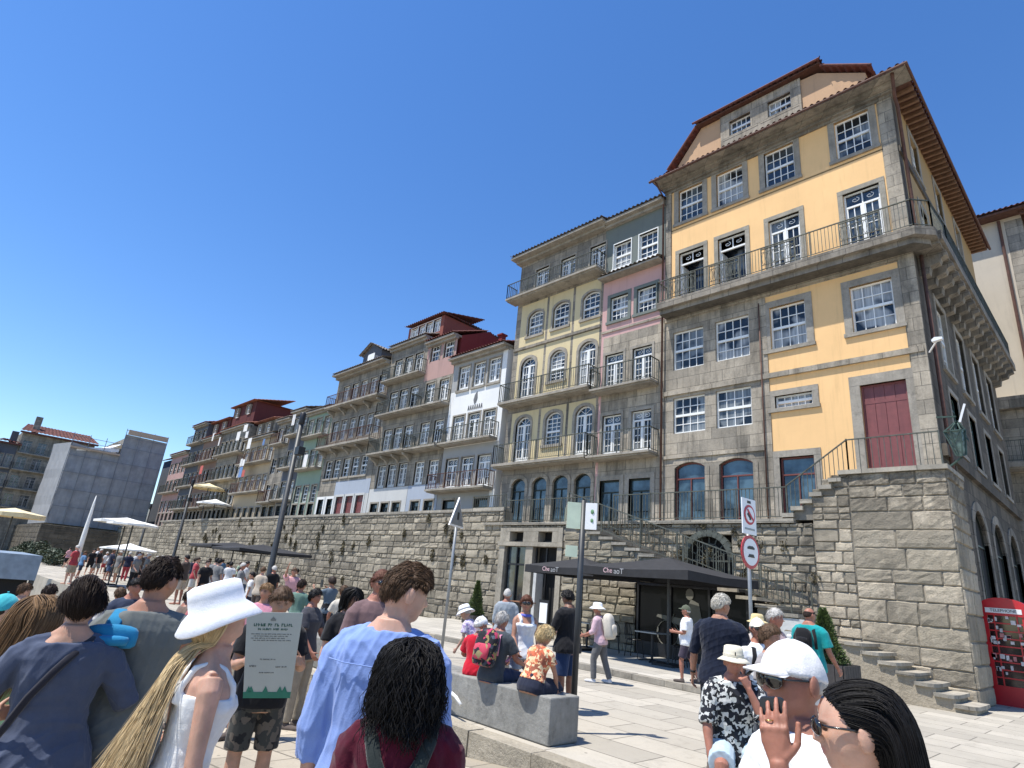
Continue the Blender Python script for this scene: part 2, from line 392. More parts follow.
# long stone wall: blocks + mortar backing + walkway top
wall = thing('stone_wall', 'long weathered stone retaining wall below the row of old houses', 'wall', (-40, WY, 0))
mb = MB(); P = frontP(WY)
def wl(z): return (-110, -6.5)
portal = (-19.3, -15.85, 0, 4.02)
archw = (-10.5, -8.95, 1.9, 3.86)
masonry(mb, P, -70, -19.3, 0, 4.78, (.2,.44), (.24,.85), jit=.026, gap=.014, seed=3)
masonry(mb, P, -110, -70, 0, 4.4, (.4,.5), (.6,1.1), seed=4)
masonry(mb, P, -19.3, -6.5, 0, 4.16, (.2,.36), (.25,.62), holes=[portal, archw], seed=5)
mb.build('block_face', M_STONE, wall, smooth=False)
mb = MB()
def back(u0, u1, z0, z1): mb.box(u0, u1, WY+.012, WY+.5, z0, z1)
back(-110,-70,0,4.38); back(-70,-19.3,0,4.76); back(-19.3,-15.85,4.02,4.14); back(-15.85,-10.5,0,4.14); back(-10.5,-8.95,0,1.9); back(-10.5,-8.95,3.86,4.14); back(-8.95,-6.5,0,4.14)
mb.build('mortar_core', M_MORT, wall)
mb = MB(); x = -19.3
while x > -70:
    l = rnd.uniform(.8,1.4); mb.box(x-l+.01, x, WY-.07, WY+.42, 4.775, 4.93+rnd.uniform(-.02,.02)); x -= l
x = -7.0
while x > -19.3:
    l = rnd.uniform(.9,1.5); mb.box(x-l+.01, x, WY-.12, WY+.4, 4.165, 4.275+rnd.uniform(-.01,.01)); x -= l
mb.build('coping', M_KERB, wall)
# tufts of weed and dark stains hanging from the joints
def leaf_cloud(mb, c, rad, n, size, rn, mi=0, droop=0):
    for _ in range(n):
        d = Vector((rn.gauss(0,1), rn.gauss(0,1), rn.gauss(0,1))); d.normalize(); k = rn.random()**.4
        p = Vector(c)+Vector((d.x*rad[0]*k, d.y*rad[1]*k, d.z*rad[2]*k))
        a = Vector((rn.uniform(-1,1), rn.uniform(-1,1), rn.uniform(-.6,.6)-droop)).normalized(); s_ = size*rn.uniform(.6,1.4)
        b = a.orthogonal().normalized(); b = Matrix.Rotation(rn.uniform(0,6.28), 3, a)@b
        mb.add([p-b*s_*.35, p+a*s_, p+b*s_*.35, p-a*s_*.6], [(0,1,2,3)], mi)
M_WEED = plain('dry_weed', (.075,.062,.03), .9, var=.4)
mb = MB(); rn = random.Random(5)
for _ in range(46):
    x = rn.uniform(-62,-20); z = rn.choice([rn.uniform(2.4,3.9), rn.uniform(1.2,4.6)]); s_ = rn.uniform(.12,.3)
    leaf_cloud(mb, (x, WY-.08, z), (s_*.8, .07, s_*1.5), int(60*s_/.2), .085, rn, droop=.9)
for _ in range(18):
    x = rn.uniform(-15,-6.5); z = rn.uniform(2.6,4.1); leaf_cloud(mb, (x, WY-.06, z), (.15,.06,.2), 40, .06, rn, droop=.7)
tag(mb.build('wall_weeds', M_WEED), kind='stuff')
# walkway on top
mb = MB(); mb.box(-110,-19.3,WY+.43,21,3.7,4.0); mb.box(-19.298,-7.0,WY+.402,21,3.7,4.25)
tag(mb.build('walkway', M_PAVE, origin=(-30,19,4)), kind='structure')

# bastion with the landing of the red door
ba = thing('stone_bastion', 'tall bastion of big squared granite blocks under the red door', 'bastion', (-5, WY, 0))
mb = MB()
STEPS = [(-7.3+.27*i, 4.25+.193*(i+1)) for i in range(7)]
def bl(z):
    a = -6.5
    for sx, sz in STEPS:
        if z > sz: a = max(a, sx+.02)
    return (a, -3.2)
masonry(mb, frontP(WY), -6.5, -5.5, 0, 5.5, (.17,.36), (.25,.6), lim=bl, proud=.04, jit=.02, gap=.008, seed=41)
mb.build('block_face', M_BAST, ba); mb = MB()
masonry(mb, frontP(WY), -5.5, -3.2, 0, 5.5, (.27,.55), (.45,1.15), lim=bl, proud=.035, jit=.02, gap=.007, seed=12, sub=4)
mb.build('block_face', M_BAST, ba); mb = MB()
masonry(mb, sideP(-3.2), WY-.02, 20.0, 0, 5.5, (.34,.62), (.6,1.0), proud=.04, jit=.015, gap=.012, seed=13, sub=4)
mb.build('block_face', M_BAST, ba)
mb = MB(); mb.box(-6.5, -3.212, WY+.012, 20.0, 0, 4.25)
for i, (sx, sz) in enumerate(STEPS):
    e = STEPS[i+1][0] if i < 6 else -3.212
    mb.box(max(sx,-7.28), e, WY+.014, 19.99, 4.25, sz-.12)
mb.build('core', M_MORT, ba)
mb = MB()
for i, (sx, sz) in enumerate(STEPS):
    e = STEPS[i+1][0]+.03 if i < 6 else -3.14
    mb.box(sx-.04, e, WY-.1, 19.99, sz-.118, sz)
mb.build('step', M_KERB, ba)

# flight along the foot of the bastion
st = thing('stone_steps', 'worn stone steps with rounded ends climbing along the bastion foot', 'steps', (-4.3, 17.4, 0))
mb = MB()
for i in range(7):
    x1 = -3.0-.345*i; z = .165*(i+1)
    poly = [(x1-.42, 16.82), (x1-.16, 16.80), (x1-.05, 16.86), (x1, 17.0), (x1+.01, 17.5), (x1, 18.12), (x1-.42, 18.12)]
    n = len(poly)
    mb.add([(a, b, z-.075) for a, b in poly]+[(a, b, z) for a, b in poly], [tuple(range(n))[::-1], tuple(range(n, 2*n))]+[(k, (k+1)%n, (k+1)%n+n, k+n) for k in range(n)])
mb.build('step', M_KERB, st)
mb = MB(); prof = [(-2.99,.004)]
for i in range(7): prof += [(-3.05-.345*i, .165*(i+1)-.077), (-3.39-.345*i, .165*(i+1)-.077)]
prof += [(-6.6,1.09),(-6.6,.004)]
prof[1:1] = [(-3.05,.004)]; prof = prof[1:]
mb.prism(prof, (lambda a, d, z: (a, 16.88+d, z)), 0, 1.24); mb.box(-6.6,-5.47,16.84,18.12,1.09,1.155)
mb.build('side_wall', M_BAST, st)

# upper flight in front of the wall, cafe built under it
fl = thing('stone_staircase', 'stone staircase with iron railings descending behind the black cafe parasols', 'staircase', (-10, 17.4, 0))
mb = MB(); NS = 15
for i in range(NS):
    x0 = -14.4+i*.53; z = 4.22-.17*(i+1)
    mb.box(x0-.03, x0+.55, 16.55, 18.13, z-.09, z)
mb.build('step', M_KERB, fl)
mb = MB()
def sl_lim(z): return (-14.4, min(-6.55, -14.4+(4.05-z)/.3208))
masonry(mb, frontP(16.62), -14.4, -11.35, .12, 3.7, (.2,.34), (.3,.7), lim=sl_lim, seed=21)
masonry(mb, frontP(16.62), -11.35, -7.75, 2.18, 3.7, (.2,.3), (.3,.6), lim=sl_lim, seed=22)
masonry(mb, frontP(16.62), -7.75, -6.55, .12, 1.6, (.25,.4), (.3,.7), seed=23)
mb.build('block_face', blocks('stair_blocks', (.40,.35,.26), (.24,.21,.16), .5), fl)
mb = MB()
for i in range(NS):
    x0 = -14.4+i*.53; z = 4.22-.17*(i+1)
    zb = .12 if (x0 < -11.9 or x0 > -7.8) else 2.2
    if z-.1 > zb: mb.box(x0, x0+.53, 16.635, 18.12, zb, z-.092)
mb.build('core', M_MORT, fl)
# ---------------------------------------------------------------- facade kit
M_WHITE = plain('white_window_paint', (.78,.78,.75), .45, var=.05, ns=3)
M_GLASS = glassmat('window_glass', (.034,.044,.052), .09); M_GLASS2 = glassmat('shop_glass', (.035,.06,.075), .04)
M_IRON = plain('green_black_iron', (.035,.042,.036), .5, .6, var=.3)
M_RAIL = plain('weathered_iron', (.10,.105,.085), .6, .4, var=.4)
M_SURR = granite('grey_window_stone', (.37,.335,.28), False, dirt=.3)
M_GRAN = granite('facade_granite', (.42,.375,.305), True, .95, .44, .6)
M_GRAN2 = granite('dark_facade_granite', (.31,.28,.235), True, .8, .4, .6)
M_YEL = plaster('yellow_plaster', (.82,.525,.25), .38, (.45,.30,.13)); M_YEL2 = plaster('pale_yellow_plaster', (.60,.50,.30), .4)
M_PINK = plaster('pink_plaster', (.55,.345,.32), .25); M_WPL = plaster('white_plaster', (.74,.74,.72), .12); M_GRY = plaster('grey_green_plaster', (.16,.18,.165), .35)
M_TILE = tilemat('roof_tile', (.27,.105,.065)); M_TILEG = tilemat('grey_roof_tile', (.20,.17,.145)); M_TILED = tilemat('dark_red_tile', (.16,.055,.042))
M_SOFF = plain('eave_wood', (.10,.045,.03), .8, var=.3, streak=.0); M_REDW = plain('red_door_paint', (.19,.055,.052), .5, var=.12, streak=.4)
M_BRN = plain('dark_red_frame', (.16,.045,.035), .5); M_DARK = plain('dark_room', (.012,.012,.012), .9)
M_LAUN = [plain('laundry_%d' % i, c, .9) for i, c in enumerate([(.75,.73,.7), (.5,.12,.1), (.15,.25,.45), (.6,.5,.25), (.2,.35,.25)])]
WC = {}
def curtain(name, c):
    m, nt, b = _mat(name); P = pos(nt); n = noise(nt, mapv(nt, P, (16,16,.4)), 1.0, 2); n2 = noise(nt, P, .9, 2)
    c1 = mixc(nt, ramp(nt, n, .35, .65), scl(c, .55), c); L(nt, mixc(nt, ramp(nt, n2, .45, .52), (.012,.016,.02), c1), b.inputs['Base Color']); b.inputs['Roughness'].default_value = .08; return m
M_CURT = (curtain('curtain_behind_glass', (.42,.43,.42)), curtain('grey_curtain_behind_glass', (.22,.245,.255)))
def arc_pts(w, hr, h, n=10):
    if h-hr < 1e-4: return [(-w/2, hr), (w/2, hr)]
    r_ = h-hr; Rr = (w*w/4+r_*r_)/(2*r_); cz = h-Rr; a = math.asin(min(1, w/2/Rr))
    if r_ > w/2: a = math.pi-a
    return [(Rr*math.sin(-a+2*a*i/n), cz+Rr*math.cos(-a+2*a*i/n)) for i in range(n+1)]
lp = lambda a, d, z: (a, d, z)
def win_mesh(kind, w, h, cols, rows, rise=0, mats=None, fr=.06, key=''):
    k = (kind, round(w,2), round(h,2), cols, rows, round(rise,2), key)
    if k in WC: return WC[k]
    mats = mats or (M_WHITE, M_GLASS); mb = MB(); hr = h-rise; x0, x1 = -w/2, w/2
    pts = arc_pts(w, hr, h); d0, d1 = 0, .07
    mb.box(x0, x0+fr, d0, d1, 0, hr); mb.box(x1-fr, x1, d0, d1, 0, hr); mb.box(x0+fr, x1-fr, d0, d1, 0, fr*1.1)
    if rise:
        ins = arc_pts(w-2*fr, hr, h-fr)
        for i in range(len(pts)-1):
            mb.prism([pts[i], pts[i+1], ins[i+1], ins[i]], lp, d0, d1)
    else: mb.box(x0+fr, x1-fr, d0, d1, h-fr, h)
    def mun(xa, xb, za, zb, c, r_, t=.03, dd=.02):
        for i in range(1, c): mb.box(xa+(xb-xa)*i/c-t/2, xa+(xb-xa)*i/c+t/2, dd, dd+.03, za, zb)
        for j in range(1, r_): mb.box(xa, xb, dd+.002, dd+.028, za+(zb-za)*j/r_-t/2, za+(zb-za)*j/r_+t/2)
    if kind == 'sash':
        zm = hr*.5 if rise else h*.5
        mb.box(x0+fr, x1-fr, -.015, .05, zm-.045, zm+.045); mun(x0+fr, x1-fr, fr, zm-.04, cols, rows)
        mun(x0+fr, x1-fr, zm+.04, hr-fr*.5 if rise else h-fr, cols, rows)
        if rise:
            mb.box(x0+fr, x1-fr, .01, .05, hr-.02, hr+.02)
            for i in range(1, cols):
                xx = x0+w*i/cols; zz = min(q for p, q in pts if abs(p-xx) < w/6+.02); mb.box(xx-.012, xx+.012, .02, .05, hr, zz-fr*.6)
    elif kind in ('french', 'shutter', 'open'):
        zt = hr*.97 if rise else h*.78; zp = h*.13
        mb.box(x0+fr, x1-fr, -.005, .06, zt-.035, zt+.035)
        if kind != 'open':
            mb.box(-.045, .045, -.01, .06, fr, zt-.03)
            for s in (-1, 1):
                xa, xb = (x0+fr, -.045) if s < 0 else (.045, x1-fr)
                mb.box(xa, xa+.04, .002, .055, fr, zt-.035); mb.box(xb-.04, xb, .002, .055, fr, zt-.035)
                if kind == 'french': mb.box(xa+.04, xb-.04, .012, .05, fr, zp); mun(xa+.04, xb-.04, zp, zt-.035, cols, rows)
                else:
                    n_ = int((zt-fr)/.07)
                    for j in range(n_): mb.box(xa+.04, xb-.04, .015, .045, fr+j*.07, fr+j*.07+.045)
        else:
            mb.box(x0+fr, x0+fr+.04, .05, .5, fr, zt-.03); mb.box(x1-fr-.04, x1-fr, .05, .5, fr, zt-.03)
        if not rise:
            for s in (-1, 1):
                c0 = s*w*.2
                for q in range(10):
                    a0, a1 = q*.75, (q+1)*.75; r1, r2 = .02+.008*q, .02+.008*(q+1); zc = (zt+h)/2
                    mb.bar((c0+r1*1.5*math.cos(a0), .035, zc+r1*math.sin(a0)), (c0+r2*1.5*math.cos(a1), .035, zc+r2*math.sin(a1)), .02)
            mb.box(-.02, .02, .02, .05, zt+.03, h-fr)
        else:
            for q in range(1, 4):
                a = math.pi*q/4; mb.bar((0, .035, hr), (w*.45*math.cos(a), .035, hr+(h-hr)*.9*math.sin(a)), .02)
    elif kind == 'door':
        n_ = 4
        for i in range(n_): mb.box(x0+fr+(w-2*fr)*i/n_+.006, x0+fr+(w-2*fr)*(i+1)/n_-.006, .02, .06, fr, h-fr)
        for z in (.12, .45, .8): mb.box(x0+fr, x1-fr, .012, .021, h*z, h*z+.1)
    elif kind == 'shop':
        mb.box(x0+fr, x1-fr, 0, .05, h*.74, h*.74+.05); mb.box(-.02, .02, 0, .05, fr, h*.74)
    me = bpy.data.meshes.new('frame'); me.from_pydata(mb.v, [], mb.f); me.materials.append(mats[0]); me.update()
    pm = bpy.data.meshes.new('pane')
    if kind == 'open': dpl = .6
    else: dpl = .045
    poly = [(x0+.01, .01), (x1-.01, .01)]+[(a*.985, b-.012) for a, b in pts[::-1]]
    pm.from_pydata([(a, dpl, b) for a, b in poly], [], [tuple(range(len(poly)))]); pm.materials.append(M_DARK if kind == 'open' else mats[1]); pm.update()
    WC[k] = (me, pm); return WC[k]
def surr_mesh(w, h, rise, sw, mat, sill=True, dep=.16, top=None, key=''):
    k = ('s', round(w,2), round(h,2), round(rise,2), sw, mat.name, sill, dep, top)
    if k in WC: return WC[k]
    mb = MB(); hr = h-rise; x0, x1 = -w/2, w/2; F_, B_ = -.13, dep-.1; tp = top or sw
    mb.box(x0-sw, x0, F_, B_, 0, hr); mb.box(x1, x1+sw, F_, B_, 0, hr)
    if rise:
        pts = arc_pts(w, hr, h); xo = w/2+sw
        outp = [(-xo, hr)]+[(-xo+2*xo*i/10, h+tp) for i in range(1, 10)]+[(xo, hr)]
        outp = [(-xo, hr)]+[(p*(1+2*sw/w), q+(tp if 0 < i < 10 else 0)) for i, (p, q) in enumerate(pts)][1:-1]+[(xo, hr)]
        for i in range(10): mb.prism([pts[i], pts[i+1], outp[i+1], outp[i]], lp, F_, B_)
        # spandrels flush with the wall behind the arch band
        for i in range(10): mb.prism([pts[i], pts[i+1], (pts[i+1][0], h+.01), (pts[i][0], h+.01)], lp, -.09, B_)
    else: mb.box(x0-sw, x1+sw, F_-.004, B_, h, h+tp)
    if sill: mb.box(x0-sw-.03, x1+sw+.03, F_-.05, B_, -.13, 0)
    me = bpy.data.meshes.new('surround'); me.from_pydata(mb.v, [], mb.f); me.materials.append(mat); me.update(); WC[k] = me; return me

class Bld:
    def __init__(s, name, label, x0, x1, y, cat='house', z0=4.0, group=None, side=False, plane=None):
        s.P = plane or frontP(y); s.side = side; s.y = y; s.x0, s.x1 = x0, x1; s.holes = []; s.z0 = z0
        s.t = name if not isinstance(name, str) else thing(name, label, cat, ((x0+x1)/2, y, z0), 0, group)
        s.o = Vector(ORG[s.t.name])
    def win(s, kind, cx, z, w, h, cols=4, rows=2, rise=0, sw=.16, smat=None, mats=None, sill=True, key='', rec=.1, name='window', top=None, full=True):
        me, pm = win_mesh(kind, w, h, cols, rows, rise, mats, key=key)
        p = Vector(s.P(cx, rec, z))-s.o; rz = math.pi/2 if s.side else 0
        o = child(name, me, s.t, p, rz); pn_ = child('pane', pm, o)
        if mats is None and rnd.random() < .62: pn_.material_slots[0].link = 'OBJECT'; pn_.material_slots[0].material = M_CURT[rnd.random() < .5]
        if sw: child('surround', surr_mesh(w, h, rise, sw, smat or M_SURR, sill, top=top), o)
        s.holes.append((cx-w/2, cx+w/2, z, z+h)); return o
    def wall(s, z1, bands, mats, depth=8, trims=(), name='wall', z0=None, u0=None, u1=None):
        z0 = s.z0 if z0 is None else z0; u0 = s.x0 if u0 is None else u0; u1 = s.x1 if u1 is None else u1
        mb = MB(); us = sorted({u0, u1, *[h[i] for h in s.holes for i in (0, 1) if u0 < h[i] < u1], *[b[i] for b in bands for i in (0, 1) if u0 < b[i] < u1]})
        zs = sorted({z0, z1, *[h[i] for h in s.holes for i in (2, 3) if z0 < h[i] < z1], *[b[i] for b in bands for i in (2, 3) if z0 < b[i] < z1]})
        def mi(u, z):
            r_ = 0
            for b in bands:
                if b[0] <= u <= b[1] and b[2] <= z <= b[3]: r_ = b[4]
            return r_
        P = s.P
        for i in range(len(us)-1):
            for j in range(len(zs)-1):
                u, z = (us[i]+us[i+1])/2, (zs[j]+zs[j+1])/2
                if any(h[0] < u < h[1] and h[2] < z < h[3] for h in s.holes): continue
                mb.quad(P(us[i],0,zs[j]), P(us[i+1],0,zs[j]), P(us[i+1],0,zs[j+1]), P(us[i],0,zs[j+1]), mi(u, z))
        for a, b, c, d in s.holes:
            m_ = mi(a-.01, (c+d)/2)
            for q in ((a,c,a,d),(b,d,b,c),(a,d,b,d),(b,c,a,c)):
                mb.quad(P(q[0],0,q[1]), P(q[2],0,q[3]), P(q[2],.24,q[3]), P(q[0],.24,q[1]), m_)
        if depth:
            for a in (u0, u1): mb.quad(P(a,0,z0), P(a,depth,z0), P(a,depth,z1), P(a,0,z1), mi(a, (z0+z1)/2))
            mb.quad(P(u0,0,z1), P(u1,0,z1), P(u1,depth,z1), P(u0,depth,z1)); mb.quad(P(u0,depth,z0), P(u1,depth,z0), P(u1,depth,z1), P(u0,depth,z1))
        for (a, b, c, d, pr, m_) in trims:
            p0, p1 = P(a, -pr, c), P(b, .02, d)
            mb.box(min(p0[0],p1[0]), max(p0[0],p1[0]), min(p0[1],p1[1]), max(p0[1],p1[1]), c, d, m_)
        return mb.build(name, mats, s.t)
    def slabtrim(s, name, a, b, d0, d1, c, d, mat):
        mb = MB(); p0, p1 = s.P(a, d0, c), s.P(b, d1, d)
        mb.box(min(p0[0],p1[0]), max(p0[0],p1[0]), min(p0[1],p1[1]), max(p0[1],p1[1]), c, d); return mb.build(name, mat, s.t)
    def balcony(s, a, b, z, dep=.75, th=.18, rail=.95, sp=.12, mat=None, rmat=None, brackets=0, ornate=False, ret=True, things=0):
        th *= .62; P = s.P; mb = MB(); p0, p1 = P(a, -dep, z-th), P(b, 0.0, z)
        mb.box(min(p0[0],p1[0]), max(p0[0],p1[0]), min(p0[1],p1[1]), max(p0[1],p1[1]), z-th, z)
        p0, p1 = P(a+.04, -dep+.10, z-th-.06), P(b-.04, 0.0, z-th-.002)
        mb.box(min(p0[0],p1[0]), max(p0[0],p1[0]), min(p0[1],p1[1]), max(p0[1],p1[1]), p0[2], z-th-.002)
        for i in range(brackets):
            u = a+.25+(b-a-.5)*i/max(1, brackets-1)
            poly = [(-.0, z-th-.1), (-dep*.75, z-th-.1), (-dep*.7, z-th-.22), (-dep*.3, z-th-.34), (-dep*.12, z-th-.5), (0, z-th-.55)]
            mb.prism(poly, (lambda dd, t_, zz: P(u+t_, dd, zz)), -.09, .09)
        o = mb.build('balcony', mat or M_SURR, s.t)
        m2 = MB(); pts = [P(a+.03, -dep+.06, z), P(b-.03, -dep+.06, z)]
        if ret: pts = [P(a+.03, 0, z)]+pts+[P(b-.03, 0, z)]
        railing(m2, pts, rail, sp, ornate=ornate); m2.build('railing', rmat or M_RAIL, o)
        return o
def railing(mb, pts, h=.95, sp=.12, t=.016, ornate=False, low=.08, post=1.6):
    for i in range(len(pts)-1):
        p, q = Vector(pts[i]), Vector(pts[i+1]); Ln = (q-p).length
        if Ln < .01: continue
        up = Vector((0,0,1))
        mb.bar(p+up*h, q+up*h, .045, .03); mb.bar(p+up*low, q+up*low, .022)
        if ornate: mb.bar(p+up*(h-.14), q+up*(h-.14), .02); mb.bar(p+up*(low+.16), q+up*(low+.16), .02)
        n = max(1, int(Ln/sp))
        for j in range(n+1):
            b = p+(q-p)*(j/n); mb.bar(b+up*low, b+up*(h-.01), t)
            if ornate and j < n:
                c = p+(q-p)*((j+.5)/n); d = (q-p).normalized()*(Ln/n*.36)
                zc = (low+.16+h-.14)/2; rz = (h-.3-low)*.46
                pr = None
                for k in range(9):
                    a = 2*math.pi*k/8; pt = c+d*math.cos(a)+up*(zc+rz*math.sin(a))
                    if pr is not None: mb.bar(pr, pt, .012)
                    pr = pt
        k = max(1, round(Ln/post))
        for j in range(k+1):
            b = p+(q-p)*(j/k); mb.bar(b, b+up*(h+.03), .035)
def tiles(mb, a, b, c, d, per=.23, amp=.04, rows=None, mi=0):
    """corrugated sheet: a-b eave, c above a, d above b"""
    a, b, c, d = map(Vector, (a, b, c, d)); n = max(4, int(max((b-a).length, (d-c).length)/per*4)); ln = ((c-a).length+(d-b).length)/2
    rows = rows or max(1, int(ln/.38)); nr = (b-a).cross(c-a)
    if nr.length < 1e-6: nr = (b-a).cross(d-a)
    nr.normalize()
    if nr.z < 0: nr = -nr
    vs = []; fs = []
    for j in range(rows+1):
        t = j/rows; p, q = a+(c-a)*t, b+(d-b)*t
        for lay in ((0,) if j in (0,) else (1, 0)) if j < rows else (1,):
            for i in range(n+1):
                vs.append(p+(q-p)*(i/n)+nr*(amp*math.sin(i*math.pi/2+.6)+(.03 if lay == 0 else -.0)))
    nb = len(vs)//(n+1)
    for j in range(nb-1):
        for i in range(n):
            k = j*(n+1)+i; fs.append((k, k+1, k+n+2, k+n+1))
    mb.add(vs, fs, mi)
def eave(b, z, ov=.6, mat=None, tmat=None, ext=.0, rise=1.4, dep=4.5, th=.12, soff=None):
    """simple overhanging roof on a front facade"""
    mb = MB(); y = b.y
    mb.box(b.x0-ext, b.x1+ext, y-ov+.05, y+.3, z-.0, z+th, 0)
    mb.box(b.x0-ext*.5, b.x1+ext*.5, y-ov*.45, y+.1, z-.16, z-.003, 0)
    r_ = mb.build('roof', soff or M_SURR, b.t)
    m2 = MB(); tiles(m2, (b.x0-ext-.03,y-ov,z+th+.05), (b.x1+ext+.03,y-ov,z+th+.05), (b.x0-ext,y+dep,z+th+.05+rise), (b.x1+ext,y+dep,z+th+.05+rise))
    m2.build('roof_tiles', tmat or M_TILE, r_)
    return r_

# ---------------------------------------------------------------- the big yellow corner house
K = Bld('corner_house', 'tall yellow corner house with granite lower floors, red door and red tiled attic', -12.5, -3.55, 20.0, z0=4.25)
for cx in (-11.29, -9.51, -7.47, -4.86): K.win('sash', cx, 17.3, 1.14, 1.66, 4, 2, sw=.22)
for i, cx in enumerate((-11.27, -9.5, -7.44, -4.81)):
    K.win('open' if i < 2 else 'french', cx, 13.36, 1.14, 2.42, 2, 4, sw=.17, sill=False, smat=granite('pale_window_stone', (.36,.33,.27), False, dirt=.2))
for cx in (-11.45, -9.61): K.win('sash', cx, 10.48, 1.34, 1.66, 4, 2, sw=0)
for cx in (-7.53, -4.85): K.win('sash', cx, 10.48, 1.24, 1.66, 4, 2, sw=.24)
for cx in (-11.43, -9.63): K.win('sash', cx, 7.85, 1.36, 1.45, 4, 2, sw=0)
K.win('sash', -7.5, 8.28, 1.24, .46, 5, 1, sw=.2, sill=True)
for cx in (-11.4, -9.6): K.win('shop', cx, 4.25, 1.24, 2.44, rise=.2, sw=.18, smat=M_GRAN, mats=(M_BRN, M_GLASS2), sill=False, key='b', name='arched_door')
K.win('shop', -7.52, 4.25, 1.1, 2.32, sw=.22, mats=(M_BRN, M_GLASS2), sill=False, key='c', name='glazed_door')
K.win('door', -4.82, 5.62, 1.26, 3.04, sw=.3, top=.32, mats=(M_REDW, M_REDW), sill=False, key='r', name='red_door')
K.wall(19.05, [(-12.5,-8.45,4,12.98,1), (-12.5,-12.2,4,19.2,1), (-8.55,-8.3,4,12.98,1), (-4.02,-3.5,4,19.2,1), (-12.5,-3.5,12.62,12.99,1)],
       [M_YEL, M_GRAN], depth=0,
       trims=[(-12.5,-8.5,6.86,6.98,.07,1), (-12.5,-3.62,9.42,9.6,.09,1), (-8.56,-8.28,4.25,12.6,.04,1), (-3.98,-3.56,4.25,19.02,.05,1), (-12.48,-12.22,12.99,19.02,.05,1),
              (-12.5,-3.57,12.66,12.98,.06,1), (-12.5,-3.57,17.02,17.06,.0,0)])
mb = MB()   # cornice
for i, (dz, pr) in enumerate(((19.02,.08), (19.14,.20), (19.26,.40))): mb.box(-12.5-.02, -3.55+pr*.4, 20-pr, 20.05, dz, dz+.118)
mb.box(-12.7,-2.84,19.22,20.04,19.38,19.44); mb.build('cornice', M_GRAN2, K.t)
# side wall, its shade put into darker granite and plaster colours
KS = Bld(K.t, '', 20.0, 33.2, 20, plane=sideP(-3.55), side=True)
for cy in (22.6, 26.2, 29.8): KS.win('sash', cy, 17.2, 1.1, 1.7, 4, 2, sw=.2)
for cy in (22.6, 26.2, 29.8): KS.win('french', cy, 13.36, 1.1, 2.4, 2, 4, sw=.2, sill=False)
for cy in (22.8, 25.6, 28.4, 31.2): KS.win('sash', cy, 9.6, 1.3, 2.4, 4, 2, sw=.2)
for cy in (22.8, 25.6, 28.4, 31.2): KS.win('shutter', cy, 6.9, 1.2, 1.9, sw=.16, mats=(plain('dark_green_paint', (.03,.06,.055), .6), M_DARK), key='g')
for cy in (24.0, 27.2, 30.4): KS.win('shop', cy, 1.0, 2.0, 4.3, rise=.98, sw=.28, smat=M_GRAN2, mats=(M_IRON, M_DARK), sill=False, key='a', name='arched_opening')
KS.wall(19.38, [(20,33.2,17,19.4,1), (20,33.2,12.9,17,1), (20,33.2,12.3,12.9,0), (20,20.5,0,19.4,0), (20,33.2,0,6.3,0), (20,33.2,6.3,6.6,0)], [granite('shaded_granite', (.15,.13,.105), True, .9, .44, .6), plaster('shaded_ochre_plaster', (.40,.27,.13), .5)], depth=0, z0=0,
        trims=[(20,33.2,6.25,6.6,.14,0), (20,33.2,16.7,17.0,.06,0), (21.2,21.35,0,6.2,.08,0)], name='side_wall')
mb = MB(); mb.quad((-12.5,20,4.2),(-12.5,33.2,4.2),(-12.5,33.2,19.4),(-12.5,20,19.4)); mb.quad((-12.5,33.2,0),(-3.55,33.2,0),(-3.55,33.2,19.4),(-12.5,33.2,19.4)); mb.quad((-12.5,20,19.41),(-3.55,20,19.41),(-3.55,33.2,19.41),(-12.5,33.2,19.41)); mb.quad((-3.55,20.0,0),(-3.55,20,4.3),(-5,20,4.3),(-5,20,0))
mb.build('rear_wall', M_GRAN2, K.t)
# roof with wooden eave on both sides
mb = MB(); ex, ey = -2.95, 19.2
mb.box(-3.55, ex, 20.0, 33.6, 19.385, 19.42)
y = 20.3
mbr = MB()
while y < 33.5: mbr.box(-3.56, ex+.02, y, y+.10, 19.24,19.383); y += .34
x = -12.4
pass
roof = mb.build('roof', M_SOFF, K.t); mbr.build('rafters', plain('rafter_wood', (.19,.105,.06), .8, var=.3), roof)
mb = MB()
tiles(mb, (-12.8,ey-.04,19.47), (ex+.04,ey-.04,19.47), (-9.3,24.2,21.6), (-7.6,24.2,21.6))
tiles(mb, (ex+.04,ey-.04,19.47), (ex+.04,33.7,19.47), (-7.6,24.2,21.6), (-7.6,29.5,21.6))
tiles(mb, (-12.8,33.7,19.47), (-12.8,ey-.04,19.47), (-9.3,29.5,21.6), (-9.3,24.2,21.6))
mb.build('roof_tiles', M_TILED, roof)
mb = MB(); mb.tube([(-12.85,ey-.06,19.40),(ex+.10,ey-.06,19.40),(ex+.10,33.6,19.40)], .055, 8); mb.build('gutter', M_SOFF, roof)
